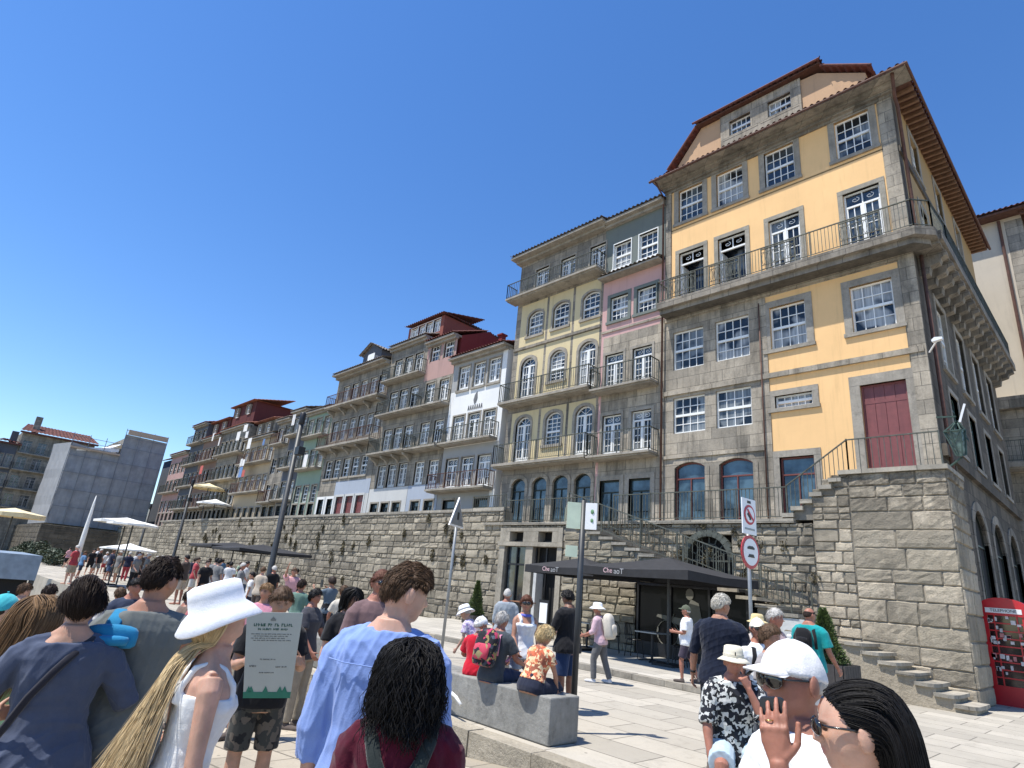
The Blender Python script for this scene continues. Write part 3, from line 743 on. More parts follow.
# attic storey
at_ = Bld(K.t, '', -12.3, -4.3, 20.6, plane=frontP(20.6)); at_.holes = []
for cx in (-9.22, -7.53): at_.win('sash', cx, 21.16, .95, .8, 4, 1, sw=.28, smat=M_GRAN)
mb = MB(); P = frontP(20.6)
mb.prism([(-12.35,20.1),(-10.1,20.1),(-10.1,22.42),(-11.05,22.42),(-12.35,20.8)], P, 0, 4, 0)
mb.prism([(-6.65,20.1),(-4.35,20.1),(-4.35,21.15),(-6.0,22.25),(-6.65,22.30)], P, 0, 4, 0)
for (a, b, c, d) in ((-10.1,-9.7,20.1,22.40), (-8.74,-8.0,20.1,22.40), (-7.05,-6.65,20.1,22.40), (-9.7,-8.74,20.1,21.16), (-8.0,-7.05,20.1,21.16), (-9.7,-8.74,21.96,22.40), (-8.0,-7.05,21.96,22.40)):
    mb.box(a, b, 20.53, 24, c, d, 1)
mb.build('attic', [plaster('ochre_plaster', (.52,.335,.20), .4), M_GRAN], K.t)
mb = MB(); mb.box(-11.2,-5.8,20.32,24.5,22.43,22.48); ar = mb.build('attic_roof', M_SOFF, K.t)
mb = MB(); tiles(mb, (-11.3,20.2,22.53), (-5.75,20.2,22.53), (-10.2,24,23.80), (-6.6,24,23.80))
tiles(mb, (-12.75,20.35,20.6), (-11.1,20.35,22.53), (-12.75,23.5,20.9), (-11.1,23.5,22.65), per=.3); tiles(mb, (-5.85,20.35,22.30), (-4.1,20.35,21.12), (-5.85,23.5,22.40), (-4.1,23.5,21.2), per=.3)
tiles(mb, (-5.75,20.1,22.53), (-5.75,24.4,22.53), (-6.6,22,23.80), (-6.6,24,23.80))
mb.tube([(-11.3,20.22,22.56),(-5.75,20.22,22.56)], .05, 8); mb.tube([(-12.7,20.4,20.8),(-11.2,20.4,22.50)], .06, 8); mb.tube([(-5.8,20.4,22.36),(-4.1,20.4,21.2)], .06, 8)
mb.build('attic_tiles', M_TILED, ar)
# wrap-round balcony
mb = MB(); z = 13.0
mb.prism([(-12.45,20.0),(-12.45,19.25),(-3.3,19.25),(-2.85,19.7),(-2.85,20.0)], (lambda a, d, b: (a, b, z+d)), 0, .3)
mb.prism([(-12.4,20.0),(-12.4,19.42),(-3.4,19.42),(-3.05,19.8),(-3.05,20.0)], (lambda a, d, b: (a, b, z+d)), -.2, -.003)
mb.box(-3.55,-2.75,20.0,33.6,z+.0,z+.32); mb.box(-3.55,-2.85,20.0,33.5,z-.12,z-.003)
y = 20.5
while y < 33.4:
    mb.prism([(-3.55,z-.12),(-2.8,z-.12),(-2.78,z-.3),(-2.95,z-.36),(-3.0,z-.5),(-3.25,z-.56),(-3.3,z-.8),(-3.55,z-.85)], (lambda a, d, b: (a, y+d, b)), 0, .3); y += .82
bal = mb.build('balcony', M_GRAN2, K.t)
mb = MB(); railing(mb, [(-12.42,20,z+.3),(-12.42,19.3,z+.3),(-3.32,19.3,z+.3),(-2.92,19.72,z+.3),(-2.85,21.4,z+.3)], .98, .115, ornate=False)
for x0 in (-11.3,-9.5,-7.45,-4.8): railing(mb, [(x0-.6,19.28,z+.3),(x0+.6,19.28,z+.3)], .9, .16, ornate=True)
railing(mb, [(-2.85,21.4,z+.3),(-2.85,33.4,z+.3)], .98, .13)
mb.build('railing', M_RAIL, bal)
mb = MB()
for px in (-12.55,):
    mb.tube([(px-.06,19.25,19.4),(px,19.86,18.9),(px,19.86,4.3)], .042, 8)
mb.tube([(-8.5,19.9,12.4),(-8.5,19.9,4.3)], .025, 8)
mb.tube([(-3.3,19.3,19.4),(-3.42,19.85,18.8),(-3.42,20.1,18.6),(-3.42,20.25,14),(-3.42,20.3,13.2)], .055, 8); mb.tube([(-3.42,20.35,12.8),(-3.42,20.35,.2)], .055, 8)
mb.build('downpipe', M_SOFF, K.t, smooth=True)

# ---------------------------------------------------------------- J: pink and grey house
J = Bld('pink_house', 'narrow house with pink storey, grey slate top floor and two iron balconies', -15.83, -12.52, 20.0, z0=4.25)
for cx in (-14.82, -13.4): J.win('sash', cx, 16.18, .98, 1.34, 3, 2, sw=.04, smat=M_WHITE, sill=True)
for cx in (-14.9, -13.45): J.win('sash', cx, 13.5, .98, 1.22, 4, 2, sw=.16, smat=M_GRY)
for cx in (-15.06, -13.6): J.win('french', cx, 10.16, .98, 1.72, 2, 4, sw=.12, sill=False)
for cx in (-15.08, -13.58): J.win('french', cx, 7.2, .98, 1.84, 2, 4, sw=.12, sill=False)
for cx in (-15.06, -13.6): J.win('shop', cx, 4.25, 1.0, 1.96, sw=.2, mats=(M_IRON, M_GLASS2), sill=False, key='j', name='glazed_door')
J.wall(18.68, [(-16,-12.5,12.75,15.75,1), (-16,-12.5,15.75,19,2), (-16,-15.7,4,12.9,1), (-12.75,-12.5,4,12.9,0)], [M_GRAN, M_PINK, M_GRY], trims=[(-15.8,-12.6,12.98,13.08,.05,0)])
J.balcony(-15.85,-12.75,10.12,.7,.14,.95,.13); J.balcony(-15.85,-12.75,7.16,.7,.14,.95,.13)
mb = MB(); mb.box(-15.83,-12.56,19.5,20,15.62,15.7); ldg = mb.build('ledge', M_SURR, J.t)
mb = MB(); tiles(mb, (-15.85,19.45,15.73), (-12.55,19.45,15.73), (-15.85,20,15.95), (-12.55,20,15.95)); mb.build('ledge_tiles', M_TILEG, ldg)
eave(J, 18.68, .45, tmat=M_TILEG)
# ---------------------------------------------------------------- I: pale yellow house with arches
I = Bld('pale_yellow_house', 'pale yellow house with round-headed white windows and long iron balconies', -21.65, -15.84, 20.0, z0=4.25)
for cx in (-20.0, -18.2, -16.28): I.win('french', cx, 16.3, .96, 1.62, 2, 4, sw=.08)
for cx in (-20.2, -18.45, -16.55): I.win('sash', cx, 14.05, 1.05, 1.38, 3, 2, rise=.26, sw=.1, smat=M_YEL2 if 0 else M_SURR)
for i, cx in enumerate((-20.45, -18.47, -16.63)):
    for z in (10.52, 7.36):
        if i == 1: I.win('sash', cx, z+.72, .98, 1.58, 3, 3, rise=.3, sw=.14)
        else: I.win('french', cx, z, 1.0, 2.32, 2, 4, rise=.36, sw=.14, sill=False)
for cx in (-20.42, -19.05, -17.78, -16.5): I.win('shop', cx, 4.25, .92, 2.34, rise=.28, sw=.16, smat=M_GRAN, mats=(M_IRON, M_GLASS2), sill=False, key='i', name='arched_door')
I.wall(18.74, [(-21.65,-15.8,7.1,16.0,1), (-21.65,-21.3,4,16,0), (-15.98,-15.8,4,16,0), (-21.65,-15.8,16.0,19,0), (-21.65,-15.8,9.95,10.4,0), (-21.65,-15.8,13.35,13.5,0), (-19.45,-19.3,7,16,0), (-17.7,-17.55,7,16,0)], [M_GRAN2, M_YEL2],
       trims=[(-21.6,-15.9,13.38,13.52,.08,0)])
I.balcony(-21.9,-15.75,16.3,.75,.16,.85,.13); I.balcony(-21.75,-15.95,10.42,.7,.2,.95,.12); I.balcony(-21.75,-15.95,7.26,.7,.2,.95,.12)
eave(I, 18.74, .7, tmat=M_TILEG, ext=.25)
# walkway railing in front of I, J, K
rl = thing('iron_railing', 'black iron railing along the walkway on top of the wall', 'railing', (-13, WY+.05, 4.28))
mb = MB(); railing(mb, [(-21.5,WY+.05,4.9),(-19.35,WY+.05,4.9)], .6, .13); railing(mb, [(-19.3,WY+.05,4.28),(-14.5,WY+.05,4.28)], .95, .125); railing(mb, [(-13.5,WY+.02,4.28),(-7.2,WY+.02,4.28)], .95, .125)
mb.build('bars', M_RAIL, rl)
rl = thing('stair_railing', 'iron stair railing sloping up to the landing of the red door', 'railing', (-5, WY, 4.3))
mb = MB(); railing(mb, [(-7.2,WY+.0,4.28),(-5.45,WY+.0,5.5),(-3.25,WY+.0,5.5)], .98, .15); mb.build('bars', M_RAIL, rl)
rl = thing('stair_railing', 'iron railing of the lower staircase behind the black parasols', 'railing', (-10, 16.6, 2))
mb = MB(); railing(mb, [(-14.3,16.6,4.2),(-6.6,16.6,1.7)], .9, .17); railing(mb, [(-13.5,18.0,4.0),(-6.6,18.0,1.75)], .75, .25)
mb.build('bars', M_RAIL, rl)
rl = thing('iron_fan_grille', 'arched iron fan grille set into the stone wall above the parasols', 'grille', (-9.73, WY, 1.9))
mb = MB()
for (a, b) in zip(arc_pts(1.55, 3.05-1.9, 3.86-1.9, 14)[:-1], arc_pts(1.55, 3.05-1.9, 3.86-1.9, 14)[1:]):
    mb.bar((-9.73+a[0],WY-.02,1.9+a[1]), (-9.73+b[0],WY-.02,1.9+b[1]), .16, .2)
    mb.bar((-9.73+a[0]*.6,WY+.06,3.05+(a[1]-1.15)*.6), (-9.73+b[0]*.6,WY+.06,3.05+(b[1]-1.15)*.6), .03)
for k in range(1,8):
    a = math.pi*k/8; mb.bar((-9.73,WY+.06,3.02), (-9.73+.76*math.cos(a),WY+.06,3.02+.8*math.sin(a)), .03)
for k in range(7): mb.bar((-10.4+.22*k,WY+.06,1.9),(-10.4+.22*k,WY+.06,3.02),.025)
mb.bar((-10.5,WY+.06,3.02),(-8.95,WY+.06,3.02),.05); mb.bar((-10.5,WY+.06,2.45),(-8.95,WY+.06,2.45),.04)
gb = mb.build('bars', M_RAIL, rl)
mb = MB(); mb.quad((-10.5,WY+.3,1.9),(-8.95,WY+.3,1.9),(-8.95,WY+.3,3.9),(-10.5,WY+.3,3.9)); mb.build('backing', M_DARK, rl)
# ---------------------------------------------------------------- H: white house with emblem
M_FRG = plain('grey_white_window_paint', (.55,.55,.53), .5)
M_OLDST = granite('old_house_granite', (.32,.295,.25), True, .8, .4, .55)
M_DKFR = plain('dull_window_paint', (.28,.27,.26), .6); M_RUST = plain('rusty_iron', (.12,.06,.045), .8, .3, var=.4)
H = Bld('white_house', 'white rendered house with dark emblem under its grey top floor', -26.65, -22.1, 20.0)
for cx in (-25.6, -24.3, -23.05): H.win('french', cx, 11.98, .98, 1.45, 2, 3, sw=.06); H.win('french', cx, 8.9, .98, 1.55, 2, 3, sw=.08, sill=False)
for cx in (-25.75, -24.45, -23.1): H.win('french', cx, 6.3, 1.02, 1.72, 2, 3, sw=.06, sill=False)
for cx in (-25.6, -23.0): H.win('shop', cx, 4.0, 1.0, 1.76, sw=.12, mats=(M_IRON, M_GLASS), sill=False, key='h', name='shop_window')
H.wall(13.85, [(-26.7,-22.0,8.66,11.95,1), (-22.45,-22.0,4,14,1), (-26.7,-22,6.2,8.66,0)], [plaster('grey_render', (.34,.34,.33), .3), M_WPL])
H.balcony(-26.6,-22.25,8.85,.6,.16,.8,.13); H.balcony(-27.0,-22.2,6.28,.7,.16,.8,.13,rmat=M_RUST)
eave(H, 13.85, .5, tmat=M_TILED, ext=.1, rise=1.6)
mb = MB()   # emblem: flame-like leaf over a line of upright letter strokes
mb.prism([(-24.42,10.98),(-24.3,11.05),(-24.2,11.3),(-24.26,11.68),(-24.42,11.5),(-24.5,11.2)], frontP(20), -.03, -.004)
rn = random.Random(2)
for i in range(7):
    x = -24.93+i*.18; mb.prism([(x,10.66),(x+.04,10.66),(x+.07,10.88),(x+.11,10.66),(x+.14,10.66),(x+.09,10.93),(x+.05,10.93)], frontP(20), -.025, -.004)
mb.build('emblem', plain('emblem_grey', (.13,.13,.13), .6), H.t)
# ---------------------------------------------------------------- G: red attic house (two fronts)
G = Bld('red_attic_house', 'tall grey house with glazed red attic and stacked white balconies', -33.85, -29.62, 20.0)
for z in (13.85, 11.65, 9.1, 6.75):
    for cx in (-32.75, -31.6, -30.45): G.win('french', cx, z, .92, 1.42 if z < 13 else 1.5, 2, 3, sw=.07, mats=(M_FRG if z < 9 else M_WHITE, M_GLASS), key='g%d' % (z < 9), sill=False)
for cx in (-33.0, -31.8, -30.6): G.win('shop', cx, 4.6, .8, 1.2, sw=.1, mats=(M_IRON, M_GLASS), sill=False, key='gg', name='shop_window')
G.wall(16.2, [(-33.9,-29.6,4,6.72,1)], [M_OLDST, plaster('greyed_white_render', (.52,.52,.50), .35)])
G.balcony(-33.8,-29.5,13.8,.6,.14,.85,.13); G.balcony(-33.6,-29.6,11.4,.7,.16,.85,.13); G.balcony(-33.7,-29.6,8.85,.8,.18,.85,.13,brackets=4)
eave(G, 16.2, .4, tmat=M_TILEG, rise=.5, dep=1.0)
ga = Bld(G.t, '', -33.3, -29.3, 20.7, plane=frontP(20.7))
for cx in (-32.6,-31.75,-30.9,-30.05): ga.win('french', cx, 16.95, .74, .95, 2, 2, sw=.03, smat=M_WHITE, mats=(M_WHITE, M_GLASS), key='ga', sill=False)
ga.wall(18.0, [], [plaster('red_plaster', (.25,.085,.065), .3)], depth=8, z0=16.2, name='attic')
mb = MB(); tiles(mb, (-33.5,20.4,18.05), (-29.1,20.4,18.05), (-33.4,24,18.9), (-29.2,24,18.9)); tiles(mb, (-29.1,20.4,18.05), (-29.1,28.7,18.05), (-31,24,18.9), (-31,28,18.9)); mb.build('attic_tiles', M_TILED, G.t)
G2 = Bld('maroon_gable_house', 'narrow grey house with maroon tiled side gable and two chimneys', -29.6, -26.68, 20.0)
for z in (14.42, 11.65, 9.12, 6.75):
    for cx in (-28.75, -27.4): G2.win('french' if z < 14 else 'sash', cx, z, .92, 1.36, 2 if z < 14 else 3, 3 if z < 14 else 2, sw=.07, mats=(M_WHITE, M_GLASS), sill=False)
for cx in (-28.7, -27.4): G2.win('shop', cx, 4.6, .8, 1.2, sw=.1, mats=(M_IRON, M_GLASS), sill=False, key='gg', name='shop_window')
M_MAR = plaster('maroon_slate', (.20,.04,.04), .25)
G2.wall(15.6, [(-29.6,-26.6,4,6.72,1), (-29.6,-26.6,13.2,15.8,2)], [M_OLDST, plaster('blue_grey_render', (.36,.40,.46), .25), plaster('dusty_pink_render', (.42,.27,.24), .4)], depth=0)
mb = MB(); S_ = sideP(-26.68)
mb.prism([(20.3,4.0),(30,4.0),(30,14.2),(26,15.2),(22.5,16.8),(20.3,15.75),(20.3,15.6)], S_, 0, 2.85); mb.build('side_wall', M_MAR, G2.t)
eave(G2, 15.6, .4, tmat=M_TILED, rise=1.1, dep=2.4)
G2.balcony(-29.6,-26.7,11.38,.65,.15,.8,.13); G2.balcony(-29.6,-26.6,8.8,.75,.16,.8,.13)
mb = MB()
for y in (24.0, 26.2):
    mb.box(-27.6,-27.25,y,y+.35,15.0,17.3-.25*(y-24)); mb.box(-27.68,-27.17,y-.08,y+.43,17.3-.25*(y-24),17.4-.25*(y-24))
mb.build('chimney', M_MAR, G2.t)
# ---------------------------------------------------------------- F
Fh = Bld('dormer_house', 'old grey house with gabled roof dormer, laundry balconies and red ground-floor doors', -40.85, -33.9, 20.0)
for cx in (-39.4, -38.1, -36.9, -35.65, -34.5): Fh.win('french', cx, 13.35, .9, 1.3, 2, 3, sw=.07, sill=False)
for cx in (-40.0, -38.8, -37.6, -36.4, -35.3, -34.4): Fh.win('french', cx, 10.5, .88, 1.5, 2, 3, sw=.06, mats=(M_FRG, M_GLASS), key='f', sill=False)
for cx in (-39.9, -38.7, -37.4, -36.2, -35.1): Fh.win('sash', cx, 7.75, .92, 1.3, 2, 2, sw=.06)
for cx in (-37.5, -36.2, -34.9): Fh.win('door', cx, 4.4, .92, 2.0, sw=.14, smat=MATS['greyed_white_render'], mats=(M_REDW, M_REDW), sill=False, key='f2', name='red_door')
for cx in (-40.1, -38.8): Fh.win('shop', cx, 4.4, .8, 1.9, sw=.14, smat=M_WPL, mats=(M_IRON, M_GLASS), sill=False, key='f3', name='glazed_door')
Fh.wall(15.45, [(-38.4,-33.9,6.5,7.45,1), (-41,-33.9,4,6.5,2)], [M_OLDST, plaster('blue_grey_render', (.36,.40,.46), .25), MATS['greyed_white_render']])
Fh.balcony(-40.9,-33.7,13.0,.75,.2,.85,.13,rmat=M_RUST,brackets=5); Fh.balcony(-41.0,-33.7,9.95,.8,.2,.85,.13,rmat=M_RUST,brackets=5)
eave(Fh, 15.45, .7, tmat=M_TILEG)
mb = MB(); mb.prism([(-38.5,15.6),(-36.0,15.6),(-36.0,17.0),(-37.3,17.65),(-38.5,17.0)], frontP(20.4), 0, 3.5); dm = mb.build('dormer', plaster('slate_render', (.10,.11,.13), .3), Fh.t)
mb = MB(); tiles(mb, (-38.75,20.1,16.95), (-38.75,24,16.95), (-37.3,20.1,17.72), (-37.3,24,17.72)); tiles(mb, (-35.75,20.1,16.95), (-35.75,24,16.95), (-37.3,20.1,17.72), (-37.3,24,17.72)); mb.build('dormer_tiles', M_TILEG, dm)
mb = MB(); mb.box(-37.75,-36.85,20.34,20.39,16.0,16.9); mb.build('dormer_window', M_WHITE, dm)

# ---------------------------------------------------------------- the older houses farther along the row
def row_house(name, label, x0, x1, zt, levels, nw, wall_m, roof_m, kinds, rail_m=None, y=20.0, low=None, attic=None, grp='old houses along the row', sh=1.45, ov=.45, depth=9):
    b = Bld(name, label, x0, x1, y, group=grp); n = nw; w = (x1-x0)
    for li, z in enumerate(levels):
        for i in range(n):
            cx = x0+w*(i+.5)/n; ww = min(.95, w/n*.66); kd = kinds[(li+i*0) % len(kinds)]
            b.win(kd, cx, z, ww, sh if kd != 'sash' else sh*.85, 2, 3 if kd != 'sash' else 2, sw=.07, sill=False, mats=(M_FRG if (li+i) % 3 else M_WHITE, M_GLASS), key='r%d' % ((li+i) % 3 > 0))
    for i in range(n):
        b.win('shop', x0+w*(i+.5)/n, 4.3, min(.95, w/n*.62), 1.75, sw=.12, mats=(M_IRON, M_GLASS), sill=False, key='gr', name='shop_window')
    b.wall(zt, [(x0, x1, 4, 6.4, 1)] if low else [], [wall_m, low or wall_m], depth=depth)
    for li, z in enumerate(levels):
        if kinds[li % len(kinds)] != 'sash': b.balcony(x0+.05, x1-.05, z-.02, .6, .16, .85, .14, rmat=rail_m)
    eave(b, zt, ov, tmat=roof_m)
    if attic:
        a0, a1, za, am = attic
        mb = MB(); mb.box(a0, a1, y+.5, y+7, zt, za); mb.build('attic', am, b.t)
        aw = Bld(b.t, '', a0, a1, y+.5, plane=frontP(y+.5))
        for i in range(2): aw.win('sash', a0+(a1-a0)*(i+.5)/2, za-1.15, .8, .9, 2, 2, sw=.05, rec=-.1, sill=False)
        mb = MB(); tiles(mb, (a0-.3,y+.1,za+.05), (a1+.3,y+.1,za+.05), (a0-.2,y+4.2,za+1.0), (a1+.2,y+4.2,za+1.0)); mb.quad((a1+.3,y+.1,za+.03),(a1+.3,y+7,za+.03),(a0-.3,y+7,za+.03),(a0-.3,y+.1,za+.03)); mb.build('attic_tiles', M_TILE, b.t)
    return b
M_BRNP = plaster('brown_render', (.24,.16,.12), .45); M_DKR = plaster('dark_red_slate', (.11,.035,.033), .3); M_GRN = plaster('green_tile_render', (.25,.33,.26), .35); M_OCH = plaster('pale_ochre_render', (.45,.36,.24), .4); M_SLT = plaster('slate_render', (.10,.11,.13), .3); M_PNK2 = plaster('dusty_pink_render', (.42,.27,.24), .4)
row_house('green_house', 'narrow house with greenish wall beside the dormer house', -44.8, -40.88, 13.15, (11.2, 8.7, 6.2), 3, M_GRN, M_TILEG, ['french','french','sash'])
row_house('slate_house', 'dark slate house with white top windows and jutting roof', -47.6, -44.83, 13.6, (11.7, 9.0, 6.5), 2, M_SLT, M_TILEG, ['french','french'])
row_house('grey_house', 'grey old house with flat dark eave right of the ochre house', -50.3, -47.63, 13.2, (11.2, 8.8, 6.4), 2, M_OLDST, M_TILEG, ['french','sash'], rail_m=M_RUST)
row_house('ochre_house', 'pale ochre house with sloping eave and rusty balconies', -57.0, -50.33, 12.2, (10.0, 7.4), 5, M_OCH, M_TILEG, ['french'], rail_m=M_RUST, attic=(-56.4,-52.5,14.0,M_OLDST))
row_house('red_roof_house', 'dark red slated house with orange tile roof above its neighbours', -64.0, -57.03, 13.9, (11.4, 8.9, 6.5), 6, M_OLDST, M_TILE, ['french'], attic=(-64.0,-58.2,16.6,M_DKR))
row_house('brown_house', 'brown house of narrow bays with maroon attic', -69.5, -64.03, 13.6, (11.2, 8.8, 6.4), 5, M_BRNP, M_TILE, ['french','french'], rail_m=M_RUST, attic=(-69.3,-64.3,15.6,M_DKR))
row_house('tall_slate_house', 'tall thin slate house with bay windows at the end of the row', -74.0, -69.53, 15.6, (13.6, 11.2, 8.8, 6.4), 3, M_SLT, M_TILED, ['french'])
row_house('pink_end_house', 'last small pinkish house of the row near the scaffolding', -80.0, -74.03, 12.8, (10.6, 8.4, 6.2), 4, M_PNK2, M_TILE, ['sash','french'])
# laundry on the lines
rn = random.Random(8)
for i in range(14):
    x = rn.uniform(-68,-42); z = rn.choice([8.6,9.6,11.1,12.2,12.9]); w_ = rn.uniform(.35,.9); h_ = rn.uniform(.5,1.0); m = rn.choice([0,0,0,0,1,2])
    mb = MB(); n = 6; yb = 19.12
    vs = [(x+w_*k/n, yb+.03*math.sin(k*1.9+i), z+h_*q) for q in (0,.5,1) for k in range(n+1)]
    vs += [(a, b+.012, c) for a, b, c in vs]; o_ = 3*(n+1)
    fs = []
    for q in range(2):
        for k in range(n): a = q*(n+1)+k; fs += [(a,a+1,a+n+2,a+n+1),(o_+a,o_+a+n+1,o_+a+n+2,o_+a+1)]
    mb.add(vs, fs); tag(mb.build('laundry', M_LAUN[m]), 'washing hung over a balcony rail of the old houses', 'laundry', 'laundry on the balconies')

# ---------------------------------------------------------------- scaffolded house, far houses, house behind the corner
M_NET = plain('scaffold_net', (.28,.29,.30), .85, var=.16, ns=1.2, bp=.2, bs=4, obj=False); M_SHEET = plain('scaffold_sheet', (.28,.285,.29), .7, var=.12, ns=.9, obj=False)
sc = thing('scaffolded_building', 'building wrapped in grey scaffold netting with a pale sheeted end', 'building', (-95, 15, 0))
mb = MB()
def net(p0, p1, z0, zt0, zt1, mi, nrm):   # sagging, slightly billowing net
    n = 14; k = 9; p0, p1 = Vector(p0), Vector(p1); vs = []; fs = []
    for j in range(k+1):
        for i in range(n+1):
            t = i/n; zt = zt0+(zt1-zt0)*t; z = z0+(zt-z0)*j/k; p = p0+(p1-p0)*t+Vector(nrm)*(.03*math.sin(i*1.7+j*.9)+.03*math.sin(j*2.3)); vs.append((p.x, p.y, z))
    for j in range(k):
        for i in range(n): a = j*(n+1)+i; fs.append((a,a+1,a+n+2,a+n+1))
    mb.add(vs, fs, mi)
net((-88,10.9,0),(-88,16.0,0),3.9,13.4,12.7,0,(1,0,0)); net((-88.1,16.0,0),(-88.1,20.9,0),3.9,15.6,15.5,0,(1,0,0)); net((-88,10.9,0),(-104,10.9,0),3.9,13.4,14.8,1,(0,-1,0))
mb.build('netting', [M_NET, M_SHEET], sc)
mb = MB(); mb.box(-104,-88.4,11.3,20.6,0,12.5); mb.box(-104,-88.6,16.2,20.6,12.5,15.2); mb.build('wall', M_OLDST, sc)
mb = MB()
for y in (10.8,12.5,14.2,16,17.6,19.2,20.8):
    mb.bar((-87.8,y,3.9),(-87.8,y,14.6 if y < 16 else 16.3),.06)
for z in (5.9,7.9,9.9,11.9,13.0,13.6,14.2): mb.bar((-87.8,10.8,z),(-87.8,16,z),.05)
for z in (5.9,7.9,9.9,11.9,13.9,15.2,16.1): mb.bar((-87.75,16,z),(-87.75,20.8,z),.05)
mb.build('scaffold_pole', plain('scaffold_steel', (.19,.20,.21), .5, .5), sc)
mb = MB(); mb.box(-87.9,-87.6,10.8,16,12.75,12.95); mb.build('plank', plain('pale_plank', (.45,.34,.24), .8), sc); mb = MB(); mb.box(-87.9,-87.6,16.2,20.8,15.6,16.2); mb.build('plank', plain('pale_plank', (.45,.34,.24), .8), sc)
mb = MB(); mb.quad((-88,13.9,12.9),(-88,16,14.3),(-92,16,14.6),(-92,13.9,13.6)); mb.quad((-87.9,11.5,12.9),(-87.9,15.8,13.7),(-87.9,15.8,13.2),(-87.9,11.5,12.5)); mb.build('cover_sheet', plain('white_sheet', (.75,.76,.77), .6), sc)
plt = thing('terrace_wall', 'dark terrace wall with shrubs below the scaffolded building', 'wall', (-95, 10, 0))
mb = MB(); masonry(mb, frontP(10.3), -170, -86, -1.5, 3.7, (.5,.7), (1,1.8), seed=31); masonry(mb, sideP(-86), 10.3, 18, 0, 3.7, (.5,.7), (1,1.8), seed=32); mb.build('block_face', M_DARKST, plt); mb = MB(); mb.box(-170,-86.02,10.32,30,-1.5,3.69); mb.build('core', M_MORT, plt)
for (nm, lab, y0, y1, zt, za, n, wm, rm) in (('far_red_house', 'far house with broad red roof just left of the scaffold', 7.6, 16.5, 16.6, 18.3, 5, M_OLDST, M_TILED), ('far_dark_house', 'far dark house with tall windows left of the red-roofed one', 5.5, 7.58, 14.7, 15.6, 2, M_SLT, M_TILED), ('far_grey_house', 'lowest grey house at the left photo edge', -2.0, 5.48, 13.2, 14.2, 5, M_OLDST, M_TILED)):
    b = Bld(nm, lab, y0, y1, 0, plane=sideP(-110), side=True, group='far houses beyond the scaffold'); b.t.location = b.o = Vector((-110,(y0+y1)/2,0)); ORG[b.t.name] = tuple(b.o)
    for z in (13.6,11.2,8.6,6.0):
        if z+1.8 < zt:
            for i in range(n): b.win('french', y0+(y1-y0)*(i+.5)/n, z, min(1.1,(y1-y0)/n*.66), 1.8, 2, 3, sw=.1, sill=False, mats=(M_DKFR, M_GLASS), key='far')
            b.balcony(y0+.1, y1-.1, z-.05, .6, .18, .9, .2)
    b.wall(zt, [], [wm], depth=9, z0=0)
    mb = MB(); tiles(mb, (-109.3,y0-.4,zt), (-109.3,y1+.4,zt), (-114,y0+.5,za), (-114,y1-.5,za), per=.5); mb.box(-110,-109.3,y0-.35,y1+.35,zt-.25,zt-.08); mb.build('roof', rm, b.t)
    mb = MB(); mb.box(-112,-111.2,y0+1,y0+1.8,zt,za+.9); mb.build('chimney', wm, b.t)
rb = thing('red_roofed_block', 'dark block with red hipped roof between scaffold and house row', 'building', (-92, 26, 0))
mb = MB(); mb.box(-100,-84,24,34,0,14.6); mb.box(-86,-80.5,21.5,27,0,9.8); mb.build('wall', M_SLT, rb)
mb = MB(); tiles(mb, (-84,23.6,14.7), (-84,34,14.7), (-88,27,16.4), (-88,31,16.4)); tiles(mb, (-100,23.6,14.7), (-83.8,23.6,14.7), (-96,28,16.2), (-88,28,16.2)); tiles(mb, (-86.3,21.2,9.85),(-80.2,21.2,9.85),(-86.3,24,11),(-80.2,24,11)); mb.build('roof_tiles', M_TILE, rb)
# house behind the corner house on the right
Lh = Bld('rear_house', 'white and stone house with brown eave behind the yellow corner house', -9.0, -1.6, 36.0, z0=0)
Lh.wall(22.2, [(-2.3,-1.6,0,22,1), (-9,-1.6,0,11.9,1)], [plaster('cream_plaster', (.56,.49,.385), .35), M_GRAN], depth=0, trims=[(-9,-1.5,11.9,12.5,.3,1)])
LS = Bld(Lh.t, '', 36.0, 56.0, 36, plane=sideP(-1.6), side=True)
for cy in (39.5, 43.5, 47.5): LS.win('sash', cy, 17.2, 1.4, 2.4, 4, 2, sw=.22); LS.win('sash', cy, 8.4, 1.4, 2.4, 4, 2, sw=.22); LS.win('french', cy, 13.0, 1.4, 2.7, 2, 4, sw=.22)
LS.wall(22.2, [], [M_GRAN], depth=0, z0=0, name='side_wall', trims=[(36,56,11.9,12.5,.25,0)])
mb = MB(); mb.box(-9,-.8,35.3,56,22.2,22.3); y = 35.6
while y < 55: mb.box(-1.6,-.78,y,y+.14,22.02,22.198); y += .6
lr = mb.build('roof', M_SOFF, Lh.t); mb = MB(); tiles(mb, (-.7,35.2,22.36), (-.7,56,22.36), (-4,39,24), (-4,56,24)); tiles(mb, (-9,35.2,22.36), (-.7,35.2,22.36), (-9,39,24), (-4,39,24)); mb.build('roof_tiles', M_TILED, lr)
Lh.balcony(-5.0,-1.4,9.2,.9,.4,1.0,.14)
mb = MB(); mb.tube([(-2.5,35.92,22.1),(-2.5,35.92,12)], .07, 8); mb.tube([(-1.5,36.3,22),(-1.5,36.3,8)], .07, 8); mb.build('downpipe', M_SOFF, Lh.t)
